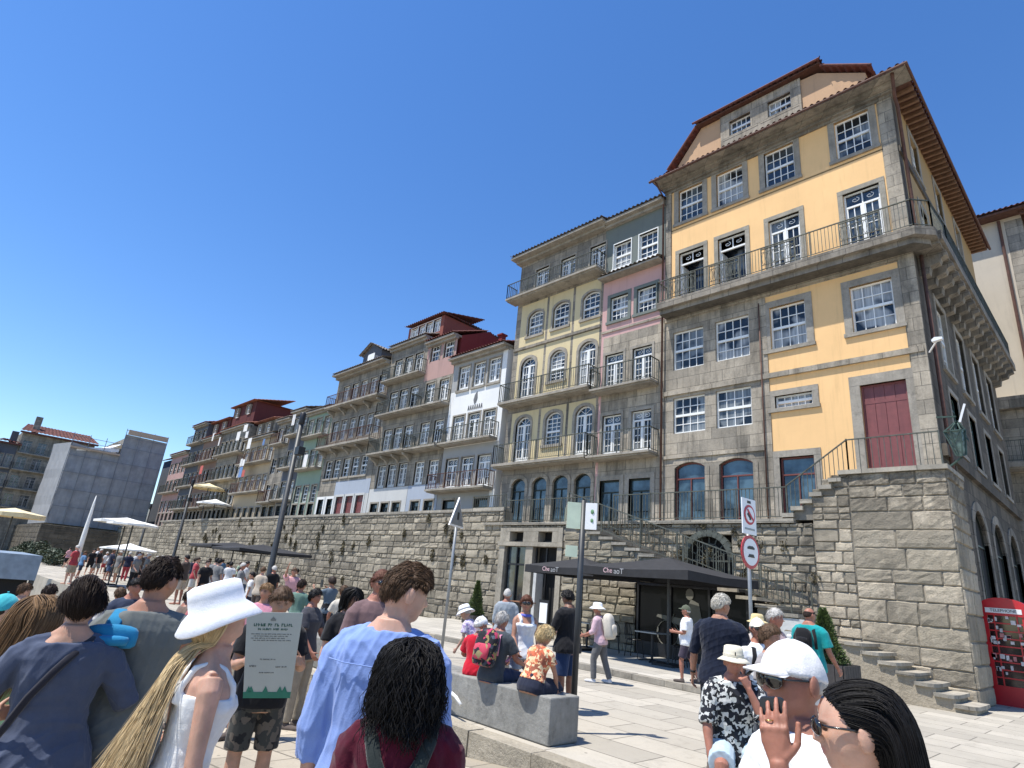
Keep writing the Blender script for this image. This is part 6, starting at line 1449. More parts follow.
        mb.tube([s.L((-.012,.098,.018)), s.L((0,.102,.02)), s.L((.012,.098,.018))], .003, 6)
        s.direct('glasses', mb, mat)
    def brows_lips(s, lip=(.42,.14,.12), brow=(.05,.03,.02), stub=None): s.tints = [('lip', lip), ('brow', brow), ('eye', (.03,.02,.015))]+([('stub', stub)] if stub else [])
    def backpack(s, mat, strapm, label, w=.3, h=.42, d=.16, low=0, offx=0, mats2=None, group=None, straps=True, nm='backpack', cat='backpack'):
        M = rotz(s.yaw-math.pi/2); mb = MB(); n = 20; c0 = s.pel+s.U*((.165+low)*s.Ht)-s.F*(.066*s.Ht+d*.5+.012)+s.Rt*offx; rg = []
        for t, k in ((-.5,.55),(-.47,.85),(-.35,.98),(0,1),(.25,.97),(.38,.85),(.46,.6),(.5,.3)):
            rg.append([c0+s.U*(h*t)+s.Rt*(w*.5*k*math.copysign(abs(math.cos(a))**.55, math.cos(a)))+s.F*(d*.5*k*math.copysign(abs(math.sin(a))**.55, math.sin(a))) for a in [2*math.pi*i/n for i in range(n)]])
        mb.loft(rg); root = s.loc+M@c0
        t_ = thing(nm, label, cat, root, s.yaw-math.pi/2, group)
        def put(mb2, name, m): 
            V = [Vector(p)-c0 for p in mb2.v]; mb2.v = [tuple(p) for p in V]; return mb2.build(name, m, t_, smooth=True, local=True)
        put(mb, 'pack_body', mat); m2 = MB(); rg = []
        for t, k in ((-.36,.5),(-.33,.9),(-.1,1),(.02,.9),(.06,.5)):
            rg.append([c0-s.F*(d*.5)+s.U*(h*t)+s.Rt*(w*.38*k*math.copysign(abs(math.cos(a))**.6, math.cos(a)))+s.F*(.04*k*math.sin(a)) for a in [2*math.pi*i/n for i in range(n)]])
        m2.loft(rg); put(m2, 'pocket', mats2 or mat)
        if straps:
            for sg in (1,-1):
                m3 = MB(); pts = [(.12,-.075,.085),(.2,-.078,.082),(.262,-.062,.062),(.292,-.012,.055),(.27,.05,.06),(.22,.075,.07),(.14,.072,.085),(.10,.02,.1)]
                m3.tube([s.pel+s.U*(t*s.Ht)+s.F*((y*s.Ht)+(.012 if y > 0 else -.012))+s.Rt*(sg*x*s.Ht*s.wide) for t, y, x in [(a,b,c) for a,b,c in pts]], .008, 8, flat=3.0, flatdir=tuple(s.Rt)); put(m3, 'strap', strapm)
        return t_
def laplace(V, E, n, lam=.5):
    a, b = E[:,0], E[:,1]; cnt = np.bincount(a, minlength=len(V))+np.bincount(b, minlength=len(V)); cnt = np.maximum(cnt, 1)[:,None]
    for _ in range(n):
        S = np.zeros_like(V)
        for c in range(3): S[:,c] = np.bincount(a, V[b,c], len(V))+np.bincount(b, V[a,c], len(V))
        V = V+lam*(S/cnt-V)
    return V
def folds(P, nv, seed, amp, k):
    rn_ = np.random.RandomState(seed); o = np.zeros(len(P))
    for i in range(9):
        d = rn_.normal(size=3); d[2] *= .55; d /= np.linalg.norm(d); fq = rn_.uniform(22,62); ph = rn_.uniform(0,6.28)
        e = rn_.normal(size=3); w_ = .5+.5*np.sin(P@e*rn_.uniform(6,13)+rn_.uniform(0,6.28)); x = np.sin(P@d*fq+ph+1.3*np.sin(P@e*9)); o += (1-np.abs(x))**2*w_
    return amp*(o/3.2-.45)
def flush_people():
    tmp = []
    for i, q in enumerate(QUEUE):
        if q['vox'] > 0:
            me = bpy.data.meshes.new('t'); me.from_pydata([tuple(v) for v in q['mb'].v], [], q['mb'].f); me.update(); o = bpy.data.objects.new('t', me); COL.objects.link(o)
            r_ = o.modifiers.new('r', 'REMESH'); r_.mode = 'VOXEL'; r_.voxel_size = q['vox']; r_.adaptivity = 0; tmp.append((i, o))
    dg = bpy.context.evaluated_depsgraph_get(); dg.update(); res = {}
    for i, o in tmp: res[i] = bpy.data.meshes.new_from_object(o.evaluated_get(dg))
    for i, o in tmp: m_ = o.data; bpy.data.objects.remove(o); bpy.data.meshes.remove(m_)
    for i, q in enumerate(QUEUE):
        p = q['p']
        if q['vox'] > 0:
            me = res[i]; n = len(me.vertices); V = np.empty(n*3); me.vertices.foreach_get('co', V); V = V.reshape(-1,3)
            E = np.empty(len(me.edges)*2, int); me.edges.foreach_get('vertices', E); E = E.reshape(-1,2); V = laplace(V, E, q['sm'])
            if q['wr']:
                me.vertices.foreach_set('co', V.ravel()); me.update(); nv = np.empty(n*3); me.vertices.foreach_get('normal', nv); nv = nv.reshape(-1,3); V = V+nv*folds(V, nv, i*7+1, q['wr'], p.k)[:,None]; V = laplace(V, E, 1)
            me.vertices.foreach_set('co', V.ravel())
            if q['tint']:
                col = np.zeros((n,4)); Mi = np.array(p.HR.transposed()); Lc = (V-np.array(p.hc))@Mi.T/p.hs; r_ = np.linalg.norm(Lc, axis=1)+1e-9; D = Lc/r_[:,None]; az = np.arctan2(D[:,0], D[:,1]); el = np.arcsin(np.clip(D[:,2],-1,1)); hd = r_ < .16
                for nm, c in p.tints:
                    if nm == 'lip': a = np.exp(-(az/.25)**4)*np.exp(-((el+.475)/.085)**4)*.75
                    elif nm == 'eye': a = np.exp(-((np.abs(az)-.35)/.14)**4)*np.exp(-((el-.075)/.038)**2)*.9
                    elif nm == 'brow': a = np.exp(-((np.abs(az)-.36)/.22)**4)*np.exp(-((el-.235+.12*(np.abs(az)-.3)**2)/.05)**2)*.85
                    else: a = np.clip((-el-.25)*3, 0, 1)*np.clip(D[:,1]+.35, 0, 1)*.45
                    a = a*hd; col[:,:3] = np.where((a > col[:,3])[:,None], np.array(c), col[:,:3]); col[:,3] = np.maximum(col[:,3], a)
                at = me.color_attributes.new('tint', 'FLOAT_COLOR', 'POINT'); at.data.foreach_set('color', np.clip(col,0,1).ravel().astype(np.float32))
            me.polygons.foreach_set('use_smooth', [True]*len(me.polygons))
        else:
            mb = q['mb']; me = bpy.data.meshes.new(q['name']); me.from_pydata([tuple(v) for v in mb.v], [], mb.f); me.polygons.foreach_set('use_smooth', [q.get('shade', True)]*len(mb.f)); 
        me.materials.clear(); me.materials.append(q['mat']); me.update(); me.name = q['name']
        o = bpy.data.objects.new(q['name'], me); COL.objects.link(o)
        if q['body']:
            o.location = p.loc; o.rotation_euler = (0,0,p.yaw-math.pi/2); p.root = o; tag(o, p.label, 'person', p.group)
        else: q['obj'] = o
    for q in QUEUE:
        if not q['body']: q['obj'].parent = q['p'].root
    QUEUE.clear()
for nm, c in (('skin_fair', (.55,.33,.235)), ('skin_tan', (.40,.215,.14)), ('skin_pale', (.54,.33,.235)), ('skin_red', (.36,.165,.11)), ('skin_olive', (.44,.26,.175)), ('skin_brown', (.22,.115,.075))): skinmat(nm, c)
# ---------------------------------------------------------------- the crowd
def ray_ang(px):
    v = f + rr*(px-512)/FPX - uu*(620-384)/FPX; return math.atan2(v[1], v[0])
def mk(label, px, py, d, rel, hat=0, sit=None, zg=None, Ht=None, onY=None, **kw):
    if onY is not None:
        v = at_depth(px, py, 1)-Vector((0,0,CAM_H)); d = onY/v.y
    tgt = at_depth(px, py, d)-Vector((0,0,hat)); g = zg if zg is not None else (fore_z(tgt.x) if tgt.y < 5.6 else (.12 if tgt.y > 12.3 and -22 < tgt.x < -6.2 else 0))
    h = Ht or 1.7; yaw = ray_ang(px)-R(rel)
    for _ in range(4):
        p = Person(label, 0, 0, g, yaw, h, head_at=tgt, sit=sit, **kw)
        if Ht is None: h = min(1.98, max(1.38, h+(tgt.z-(p.hc.z+.115*p.hs+g))/(.857 if sit is None else .34)))
    return p
FB = {}
def fb(c, var=.1): 
    k = 'cloth_%02d' % (len(FB)+1)
    if c in FB: return FB[c]
    FB[c] = fabric(k, c, var); return FB[c]
H_DARK = hairmat('dark_brown_hair', (.022,.013,.009)); H_BLK = hairmat('black_hair', (.008,.007,.007), 1.6); H_BRN = hairmat('brown_hair', (.07,.04,.022)); H_BLOND = hairmat('blond_hair', (.66,.50,.28), 1.35); H_LBRN = hairmat('light_brown_hair', (.20,.12,.06), 1.8); H_GREY = hairmat('grey_hair', (.42,.40,.37), 1.5); H_RED = hairmat('auburn_hair', (.09,.035,.02))
M_LENS = plain('dark_lens', (.012,.011,.010), .12, spec=.8, var=.0); WHT = fb((.78,.78,.78)); NAVY = fb((.012,.018,.04)); BLK = fb((.012,.012,.014)); DEN = fb((.05,.08,.15)); GRY = fb((.18,.18,.18)); KHK = fb((.30,.26,.20)); HATW = fabric('white_hat_cotton', (.76,.77,.80), .04)
SHOE = fb((.10,.08,.07)); SHW = fb((.6,.6,.6))
arms_fwd = ((.35,.35,-.85), (-.25,.9,.25)); arms_phone = ((.25,.6,-.6), (-.35,.6,.75))

# left foreground
p = mk('person in a green T-shirt and teal cap at the left photo edge', 9, 591, 4.4, 55, hat=.03, Ht=None, vox=.011); p.body(); p.shirt(fb((.10,.28,.07)), .55); p.bottoms(NAVY, .5, name='shorts'); p.haircap(H_DARK, .008); p.cap(fb((.06,.42,.46))); p.shoes(SHOE)
p = mk('woman with long light brown hair and pale green top behind the blue T-shirt', 44, 597, 3.15, 12, female=True, vox=.009, side=-.12, htilt=-.25); p.body(); p.shirt(fb((.30,.48,.28)), straps=True, neck=.2); p.bottoms(KHK, .5, name='shorts'); p.longhair(H_LBRN, .44, 2200, seed=3, fall=(-.25,-.2,-1), r0=.0017); p.shoes(SHOE)
p = mk('person in a light blue patterned shirt mostly hidden behind dark-haired woman', 66, 601, 4.3, 160, vox=.012); p.body(); p.shirt(fabric('light_blue_print', (.4,.55,.7), pat='print', cols=[(.45,.6,.75),(.35,.5,.68),(.1,.15,.2)], ps=40), .55); p.bottoms(NAVY, 1); p.haircap(H_BRN, .014); p.shoes(SHOE)
blueT = fabric('slate_blue_jersey', (.062,.076,.118), .12)
p = mk('woman seen from behind in slate blue T-shirt with crossbody strap', 92, 573, 2.75, -2, hat=.018, female=True, vox=.0055, wide=1.02, ra=((.52,.12,-.85), (-.42,.85,.12)), la=((.5,.1,-.9), (-.3,.75,-.2)), hyaw=.1, hpitch=.12, skin='skin_olive'); p.body()
p.shirt(blueT, .66, infl=.022, sl_infl=.016, neck=.287, wr=.012, flare=.03); p.bottoms(BLK, 1); p.haircap(H_DARK, .009, front=.4, back=-.62, sidez=-.15, lump=.004, strands=5600, slen=.055, fuzz=.07, seed=4, sr=.0014); p.shoes(SHOE)
mb = MB(); mb.tube([p.pel+p.U*(t*p.Ht)+p.Rt*(x*p.Ht)-p.F*(y*p.Ht) for t, x, y in ((.262,.07,-.07),(.296,.062,-.03),(.306,.052,.005),(.286,.036,.046),(.262,.014,.066),(.22,-.018,.079),(.16,-.055,.076),(.09,-.085,.060),(.03,-.112,.035))], .006, 6, flat=2.6, flatdir=tuple(p.Rt)); p.direct('bag_strap', mb, fb((.02,.02,.028)))
p = mk('man in grey sleeveless shirt with dark hair seen from behind', 168, 553, 3.05, 8, hat=.03, vox=.0055, skin='skin_tan', hyaw=.55, hpitch=.05, la=((.25,.1,-.95), (0,.5,-.8)), ra=((.2,.15,-.95), (-.1,.6,-.7)), wide=.97); p.body(); p.shirt(fabric('grey_green_jersey', (.125,.135,.13)), .14, infl=.016, wr=.008, neck=.302); p.bottoms(fb((.16,.16,.17)), 1); p.haircap(H_DARK, .004, front=.42, back=-.40, sidez=.30, lump=.004, strands=5600, slen=.026, up=.018, fuzz=.25, seed=6, sr=.0014); p.shoes(SHOE)
teal = fabric('bright_blue_nylon', (.02,.19,.36), .1)
mb = MB(); mb.tube([p.pel+p.U*(t*p.Ht)-p.Rt*(x*p.Ht)-p.F*(y*p.Ht) for t, x, y in ((.22,.07,-.085),(.27,.066,-.06),(.30,.062,-.015),(.300,.062,.022),(.272,.066,.064),(.22,.07,.084),(.15,.07,.085))], .007, 8, flat=4.6, flatdir=tuple(p.Rt)); p.direct('vest_strap', mb, teal)
p.backpack(teal, teal, 'bright blue sling bag on the back of the man in grey sleeveless shirt', w=.22, h=.10, d=.06, low=.075, offx=-.10, straps=False, nm='sling_bag', cat='bag')
p = mk('girl in a white bucket hat with very long blond hair and white top', 229, 577, 2.42, 86, hat=.05, female=True, vox=.005, skin='skin_pale', hpitch=-.36, hyaw=0, ra=((.12,.1,-1), (.05,.3,-.95)), la=((.12,.05,-1), (.05,.3,-.95)), lean=.1); p.brows_lips(); p.body()
p.shirt(fabric('white_ribbed_cotton', (.72,.72,.70)), straps=True, infl=.008, wr=.004); p.bottoms(BLK, .9); p.longhair(H_BLOND, .64, 7000, seed=9, fall=(0,-.12,-1), r0=.0014, vol=.05, top=.12, spread=.085, K=30, cf=.30); p.bucket(HATW, brim=.058, crown=.098, drop=.055, tilt=.0, rtop=.93); p.shoes(SHW)
# sign holder
p = mk('person in black T-shirt and patterned shorts holding the white sign board', 284, 588, 4.75, 172, vox=.010, skin='skin_olive', hpitch=.3, la=((.25,.15,-.95), (-.15,.75,.2)), ra=((.25,.15,-.95), (-.15,.75,.2))); p.body(); p.shirt(BLK, .55); p.bottoms(fabric('dark_print_shorts', (.03,.03,.03), pat='print', cols=[(.02,.02,.02),(.05,.05,.045),(.12,.10,.08)], ps=26), .46, name='shorts'); p.haircap(H_BRN, .02, strands=500); p.shoes(SHOE)
a, b, c, d_ = [at_depth(x, y, dd) for x, y, dd in ((247,612,4.25),(303,613,4.25),(290,698,4.2),(243,698,4.2))]
sb = thing('sign_board', 'white information sign board with green lower edge held in the crowd', 'sign', tuple((c+d_)/2)); bu = (b-a); bv = (d_-a); nn = bu.cross(bv).normalized()*.008
def bp(u, v, k=0): return a+bu*u+(bv+(c-d_-bu)*u)*v-nn*k
def bq(mb, u0, u1, v0, v1, k, mi=0): mb.add([bp(u0,v0,k),bp(u1,v0,k),bp(u1,v1,k),bp(u0,v1,k),bp(u0,v0,k-.4),bp(u1,v0,k-.4),bp(u1,v1,k-.4),bp(u0,v1,k-.4)], [(0,1,2,3),(7,6,5,4),(0,4,5,1),(1,5,6,2),(2,6,7,3),(3,7,4,0)], mi)
if (camo.location-a).dot(nn) > 0: nn = -nn
mb = MB(); bq(mb, 0, 1, 0, 1, 0); mb.build('panel', plain('sign_panel', (.40,.43,.40), .5, var=.04), sb)
mb = MB(); bq(mb, .0, 1, .93, 1, .3); [mb.add([bp(u,.93,.32),bp(u+.12,.93,.32),bp(u+.06,.86,.32)], [(0,1,2)]) for u in (.05,.1,.4,.7,.8)]; mb.build('green_border', plain('teal_green_print', (.01,.16,.11), .5), sb)
mb = MB(); rn = random.Random(12)
def words(v, h, u0, u1, dens, k=.3):
    u = u0
    while u < u1:
        wl_ = rn.choice([2,3,4,5,6]); 
        for i in range(wl_):
            cw_ = dens*(.8+.4*rn.random())
            if u+cw_ > u1: break
            bq(mb, u, u+cw_*.28, v, v+h, k); bq(mb, u+cw_*.3, u+cw_*.72, v+rn.choice([0,h*.42,h*.75]), v+rn.choice([h*.25,h*.6,h]), k+.02); u += cw_
        u += dens*.9
words(.13,.035,.14,.90,.042); words(.185,.024,.22,.78,.03)
mb.build('heading_text', plain('dark_green_print', (.03,.10,.075), .5), sb)
mb = MB()
for i, v in enumerate((.25,.275,.30,.325)): words(v,.010,.1+.05*(i%2),.86-.06*(i%3),.016)
words(.545,.014,.3,.62,.02); words(.62,.02,.1,.24,.03); words(.63,.016,.62,.85,.02); words(.70,.012,.3,.6,.018)
for k in range(5): bq(mb, .44+.02*k, .45+.02*k, .05+.012*abs(k-2), .1, .3)
mb.build('small_text', plain('grey_print', (.16,.17,.165), .5), sb)
# couple in the centre
blueS = fabric('light_blue_linen', (.20,.29,.57), .06)
p = mk('tall man in a light blue shirt with rolled sleeves seen from behind', 410, 560, 2.4, 14, hat=.025, vox=.005, skin='skin_pale', hyaw=.95, hpitch=.16, wide=.97, ra=((.16,.02,-1), (.05,.15,-1)), la=((.17,-.02,-1), (.02,.16,-1)), side=.02); p.body(); p.shirt(blueS, .76, infl=.022, sl_infl=.022, neck=.307, wr=.015, flare=.03, hem=-.09, collar=blueS); p.bottoms(NAVY, 1)
p.haircap(H_BRN, .004, front=.50, back=-.36, sidez=.34, lump=.005, strands=7500, slen=.027, up=.024, fuzz=.34, seed=11, sr=.0014); p.shoes(SHOE)
mb = MB(); mb.tube([p.pel+p.U*(t*p.Ht)+p.Rt*(x*p.Ht)-p.F*(y*p.Ht+.022) for t, x, y in ((.243,-.105,.045),(.24,-.07,.060),(.239,0,.068),(.24,.07,.060),(.243,.105,.045))], .0025, 6); p.direct('yoke_seam', mb, blueS)
mar = fabric('maroon_jersey', (.075,.006,.018), .2)
p = mk('woman in maroon top with curly black hair and dark backpack straps', 414, 633, 2.1, 3, hat=.022, female=True, vox=.005, skin='skin_olive', hyaw=-.45, wide=1.12); p.body(); p.shirt(mar, .75, infl=.016, wr=.010); p.bottoms(NAVY, 1); p.longhair(H_BLK, .40, 4600, wave=.006, seed=13, fall=(0,-.03,-1), r0=.0017, vol=.030, curlf=75, cap_th=.006, zcut=-.10, cf=.5, spread=.05); p.glasses(M_LENS); p.shoes(SHOE)
dg_ = fb((.022,.028,.027))
mb = MB()
for sg in (1,-1): mb.tube([p.pel+p.U*(t*p.Ht)+p.Rt*(sg*x*p.Ht)-p.F*(y*p.Ht) for t, x, y in ((.22,.083,-.098),(.27,.07,-.075),(.302,.066,-.02),(.302,.066,.02),(.272,.062,.060),(.235,.048,.078),(.20,.028,.086),(.17,.01,.088))], .007, 8, flat=3.2, flatdir=tuple(p.Rt))
p.direct('pack_straps', mb, dg_)
p.backpack(dg_, dg_, 'dark green backpack worn by the woman in maroon', w=.28, h=.34, d=.10, low=-.085, straps=False)
p = mk('person with sunglasses peering from behind the blue shirt', 383, 571, 5.2, 150, vox=.009, skin='skin_red', hyaw=.2); p.brows_lips(); p.body(); p.shirt(fb((.16,.10,.10)), .55); p.bottoms(DEN, 1); p.haircap(H_RED, .016, strands=300); p.glasses(M_LENS); p.shoes(SHOE)
p = mk('dark-haired woman in black left of the person with sunglasses', 354, 588, 6.2, 150, female=True, vox=.011); p.body(); p.shirt(BLK, .5); p.bottoms(DEN, 1); p.longhair(H_BLK, .28, 800, seed=15, r0=.003); p.shoes(SHOE)
p = mk('woman in grey-blue top photographing with raised phone by the stone wall', 333, 577, 13.6, -35, female=True, vox=.013, skin='skin_tan', la=((.25,.75,-.35), (.0,.75,.7)), ra=((.25,.75,-.4), (-.2,.75,.65))); p.body(); p.shirt(fb((.10,.13,.16)), .55); p.skirt(BLK, .36, flare=.04, name='skirt'); p.haircap(H_DARK, .022, back=-.7, sidez=-.3); p.shoes(SHOE)
M_ = rotz(p.yaw-math.pi/2); h_ = p.loc+M_@(p.arm[-1][2]*.5+p.arm[1][2]*.5)+Vector((0,0,.12)); mb = MB(); mb.box(h_.x-.05,h_.x+.05,h_.y-.008,h_.y+.008,h_.z-.09,h_.z+.07); tag(mb.build('phone', M_BLKM), 'black phone held up by the woman by the wall', 'phone')

# on and behind the bench
SEAT = .505
p = mk('woman in white sun hat and purple patterned top leaning over beside the bench', 466, 607, 0, -60, hat=.06, onY=7.0, female=True, vox=.010, lean=.6, hpitch=.4, la=((.2,.5,-.8), (0,.7,-.3)), ra=((.2,.5,-.8), (0,.7,-.3))); p.body(); p.shirt(fabric('purple_print', (.4,.35,.5), pat='print', cols=[(.55,.5,.6),(.22,.2,.4),(.6,.55,.6),(.4,.3,.45)], ps=34), .5); p.bottoms(BLK, 1); p.haircap(H_GREY, .012); p.bucket(HATW, brim=.07, crown=.09, drop=.04, band=fb((.3,.3,.3))); p.shoes(SHOE)
p.backpack(fabric('red_print_bag', (.5,.1,.08), pat='print', cols=[(.55,.08,.06),(.7,.35,.25),(.35,.05,.05)], ps=25), BLK, 'red patterned bag beside the woman in white sun hat', w=.2, h=.3, d=.14, low=-.12, straps=False, nm='bag', cat='bag')
p = mk('person in bright red T-shirt and white cap seated on the bench', 482, 615, 0, 12, hat=.03, onY=6.0, sit=SEAT, vox=.010, skin='skin_red', hyaw=.9, lean=.12, la=((.3,.4,-.85), (-.2,.9,-.1)), ra=((.3,.4,-.85), (-.2,.9,-.1)), wide=1.02); p.body(); p.shirt(fabric('bright_red_jersey', (.50,.012,.03)), .6, wr=.008); p.bottoms(fb((.30,.30,.33)), .5, name='shorts'); p.haircap(H_GREY, .012); p.cap(WHT, tilt=-.1); p.shoes(SHOE)
p = mk('grey-haired person seated on the bench wearing the colourful backpack', 503, 612, 0, 40, onY=5.98, sit=SEAT, vox=.010, skin='skin_red', lean=.2, la=((.3,.5,-.8), (-.2,.9,-.1)), ra=((.3,.5,-.8), (-.2,.9,-.1))); p.body(); p.shirt(fb((.05,.06,.07)), .55); p.bottoms(fb((.02,.035,.08)), 1, top=.09); p.haircap(H_GREY, .016, strands=500); p.shoes(SHOE)
p.backpack(fabric('colourful_print', (.1,.1,.12), pat='print', cols=[(.02,.02,.03),(.05,.06,.08),(.50,.05,.12),(.02,.02,.025),(.015,.015,.02),(.28,.22,.09),(.10,.12,.15)], ps=24), fb((.6,.25,.35)), 'black backpack with bold pink and ochre pattern on the bench sitter', w=.34, h=.46, d=.17, mats2=fabric('pink_print', (.4,.1,.15), pat='print', cols=[(.02,.02,.03),(.5,.06,.1),(.3,.25,.12)], ps=15))
p = mk('blonde woman in orange patterned blouse and dark skirt seated on the bench', 546, 627, 0, 42, onY=6.0, sit=SEAT, female=True, vox=.009, skin='skin_tan', lean=.30, hpitch=.3, wide=1.12, la=((.25,.6,-.75), (-.1,.8,-.5)), ra=((.2,.6,-.8), (-.05,.6,-.8))); p.body(); p.shirt(hem=.03, mat=fabric('orange_print', (.6,.3,.15), pat='print', cols=[(.70,.42,.22),(.55,.14,.07),(.75,.58,.35),(.30,.10,.06),(.65,.30,.12)], ps=27), sleeve=.45, infl=.026, wr=.014, flare=.03); p.bottoms(fb((.018,.022,.04)), .55, infl=.03, top=.08, name='skirt'); p.haircap(hairmat('straw_blond_hair', (.62,.47,.25), 1.4), .03, back=-.8, sidez=-.35, lump=.012, strands=900, slen=.07, fuzz=.3); p.shoes(SHOE)
p = mk('woman in white sleeveless top with sunglasses standing behind the bench', 527, 596, 8.6, 160, female=True, vox=.009, skin='skin_tan', hyaw=.3, ra=((.15,.3,-.9), (-.1,.7,-.7)), la=((.2,.1,-.95), (.05,.45,-.85))); p.brows_lips(); p.body(); p.shirt(WHT, straps='wide', infl=.02, wr=.01, flare=.05); p.bottoms(fb((.35,.40,.48)), .3, name='shorts'); p.haircap(H_RED, .022, back=-.8, sidez=-.3, strands=400); p.glasses(M_LENS, big=1.2); p.shoes(SHW)
mb = MB(); mb.tube([p.neck+p.U*(-.02)+p.Rt*(.075*math.cos(a))+p.F*(.07*math.sin(a)-.01) for a in [2*math.pi*i/12 for i in range(13)]], .022, 8); p.direct('scarf', mb, fb((.12,.14,.5)))
p = mk('grey-haired man in loose grey shirt walking toward the cafe', 508, 589, 12.2, 5, vox=.012, skin='skin_red', ra=((.3,-.1,-.95), (.1,.3,-.9))); p.body(); p.shirt(fb((.28,.31,.34)), .75, infl=.03, wr=.012, flare=.06); p.bottoms(KHK, 1); p.haircap(H_GREY, .012); p.shoes(SHOE)
p = mk('man in black jacket and denim shorts standing behind the dark sign post', 568, 591, 9.3, -55, vox=.010, skin='skin_brown', hpitch=.2, wide=1.12, la=((.2,.35,-.9), (-.2,.8,-.2)), ra=((.2,.35,-.9), (-.2,.8,-.2))); p.body(); p.shirt(BLK, .95, infl=.028, wr=.012, flare=.04); p.bottoms(fb((.02,.04,.10)), .5, name='shorts'); p.haircap(H_BLK, .024, lump=.01, strands=300); p.shoes(SHW)
p = mk('person in white hat with pale backpack and grey trousers near the kerb', 598, 600, 12.6, -72, hat=.07, vox=.012, skin='skin_red', lean=.15, ll=((.04,.3,-1),(.0,-.05,-1)), rl=((.04,-.2,-1),(0,-.35,-1)), la=((.2,.3,-.9),(-.1,.8,-.2)), ra=((.2,.3,-.9),(-.1,.8,-.2))); p.body(); p.shirt(fb((.55,.38,.42)), .75); p.bottoms(fb((.12,.12,.12)), 1); p.haircap(H_GREY, .01); p.bucket(HATW, brim=.08, crown=.09, drop=.03); p.shoes(SHW)
p.backpack(fb((.55,.50,.42)), fb((.5,.46,.4)), 'pale beige backpack on the person in the white hat', w=.32, h=.5, d=.2)
p = mk('man in olive cap and white T-shirt walking left past the cafe', 686, 604, 12.9, -78, hat=.03, vox=.011, skin='skin_red', belly=.05, la=((.15,.05,-.95),(-.1,.9,.05)), ra=((.15,.05,-.95),(-.15,.9,.0)), ll=((.04,.28,-1),(0,-.05,-1)), rl=((.04,-.2,-1),(0,-.4,-1))); p.brows_lips(); p.body(); p.shirt(WHT, .6, infl=.022, wr=.010); p.bottoms(fb((.05,.04,.06)), .45, name='shorts'); p.haircap(H_GREY, .008); p.cap(fb((.10,.11,.075))); p.shoes(SHOE)
navyP = fabric('navy_pique', (.008,.012,.026), .15)
p = mk('white-haired man in navy polo shirt and navy shorts seen from behind', 721, 594, 6.8, 12, hat=.012, hs=1.0, vox=.0065, skin='skin_tan', hyaw=.75, wide=1.12, belly=.03, la=((.30,.1,-.95), (.15,.3,-.95)), ra=((.22,.1,-.95), (0,.3,-.95)), ll=((.07,.10,-1),(0,-.05,-1)), rl=((.06,-.04,-1),(0,-.12,-1))); p.brows_lips(); p.body(); p.shirt(navyP, .62, infl=.024, wr=.010, flare=.03, neck=.309, collar=navyP); p.bottoms(fb((.006,.009,.018)), .44, name='shorts', infl=.022); p.haircap(hairmat('white_hair', (.62,.58,.50), 1.35), .014, front=.5, back=-.45, sidez=.15, strands=3500, slen=.022, up=.012, fuzz=.25, sr=.0022); p.shoes(SHOE)
wv = p.arm[-1]; mb = MB(); q0 = wv[2]+(wv[1]-wv[2]).normalized()*.03; mb.tube([q0, q0+(wv[1]-wv[2]).normalized()*.024], [.033,.033], 12); p.direct('wristwatch', mb, M_BLKM)
# seated man with cream hat
gs = MB(); gs_c = at_depth(733,700,5.5); gs.box(gs_c.x-.22,gs_c.x+.25,gs_c.y+.02,gs_c.y+.5,fore_z(gs_c.x)-.05,.42); o = gs.build('granite_seat', M_CONC); tag(o, 'low granite block under the seated man with cream hat', 'seat')
p = mk('seated man in cream hat and black floral shirt resting his face on a hand', 733, 642, 5.4, 163, hat=.06, sit=.43, zg=0, vox=.006, skin='skin_red', lean=.12, hpitch=.02, ra=((.22,.3,-.9), (.02,.5,-.85), dict(curl=.35)), la=((.0,.8,-.6), (-.42,-.20,.88), dict(curl=.9, palm=(-.5,-.9,.1), dir=(-.4,-.2,.9))), rl=((.28,.95,-.12),(.08,-.02,-1)), ll=((.30,.95,-.12),(.05,.0,-1))); p.brows_lips(); p.body()
p.shirt(fabric('floral_print', (.03,.03,.03), pat='print', cols=[(.012,.013,.016),(.55,.55,.52),(.015,.017,.02),(.02,.022,.03),(.4,.42,.4)], ps=36), .62, infl=.022, sl_infl=.026, wr=.010, flare=.03); p.bottoms(fabric('light_blue_chino', (.42,.52,.58)), .46, name='shorts', infl=.022); p.haircap(H_GREY, .01); p.bucket(fabric('cream_hat_cloth', (.70,.64,.50), .06), brim=.058, crown=.098, drop=.022, rtop=.9, band=fb((.62,.57,.45))); p.shoes(SHW)
mb = MB(); mb.ell(p.L((.02,.125,.085)), (.006,.004,.018), 8); p.direct('hat_badge', mb, M_SIGNK)
# man with white cap, hand raised
p = mk('man in white cap and sunglasses with watch on his raised hand', 791, 635, 1.86, -122, hat=.025, vox=.0042, skin='skin_red', wide=1.08, hpitch=.05, hyaw=-.1, lean=.03, la=((.10,.62,-.66), (-.02,.10,.99), dict(dir=(-.04,.06,1), palm=(-.75,-.55,.1), curl=[.24,.30,.36,.42], spread=.045, tcurl=.75)), ra=((.15,.35,-.9), (-.3,.8,.1))); p.brows_lips((.30,.11,.09), (.10,.06,.04), (.18,.09,.07)); p.body()
wp_ = fabric('white_polo_cotton', (.72,.73,.75), .05); p.shirt(wp_, .62, infl=.022, wr=.012, flare=.03, neck=.309, collar=fabric('pale_blue_collar', (.55,.62,.78), .05)); p.bottoms(KHK, .5, name='shorts'); p.haircap(H_GREY, .006, strands=0); p.cap(fabric('white_cap_cotton', (.74,.72,.70), .06), vis=.088); p.glasses(M_LENS, big=1.22); p.shoes(SHW)
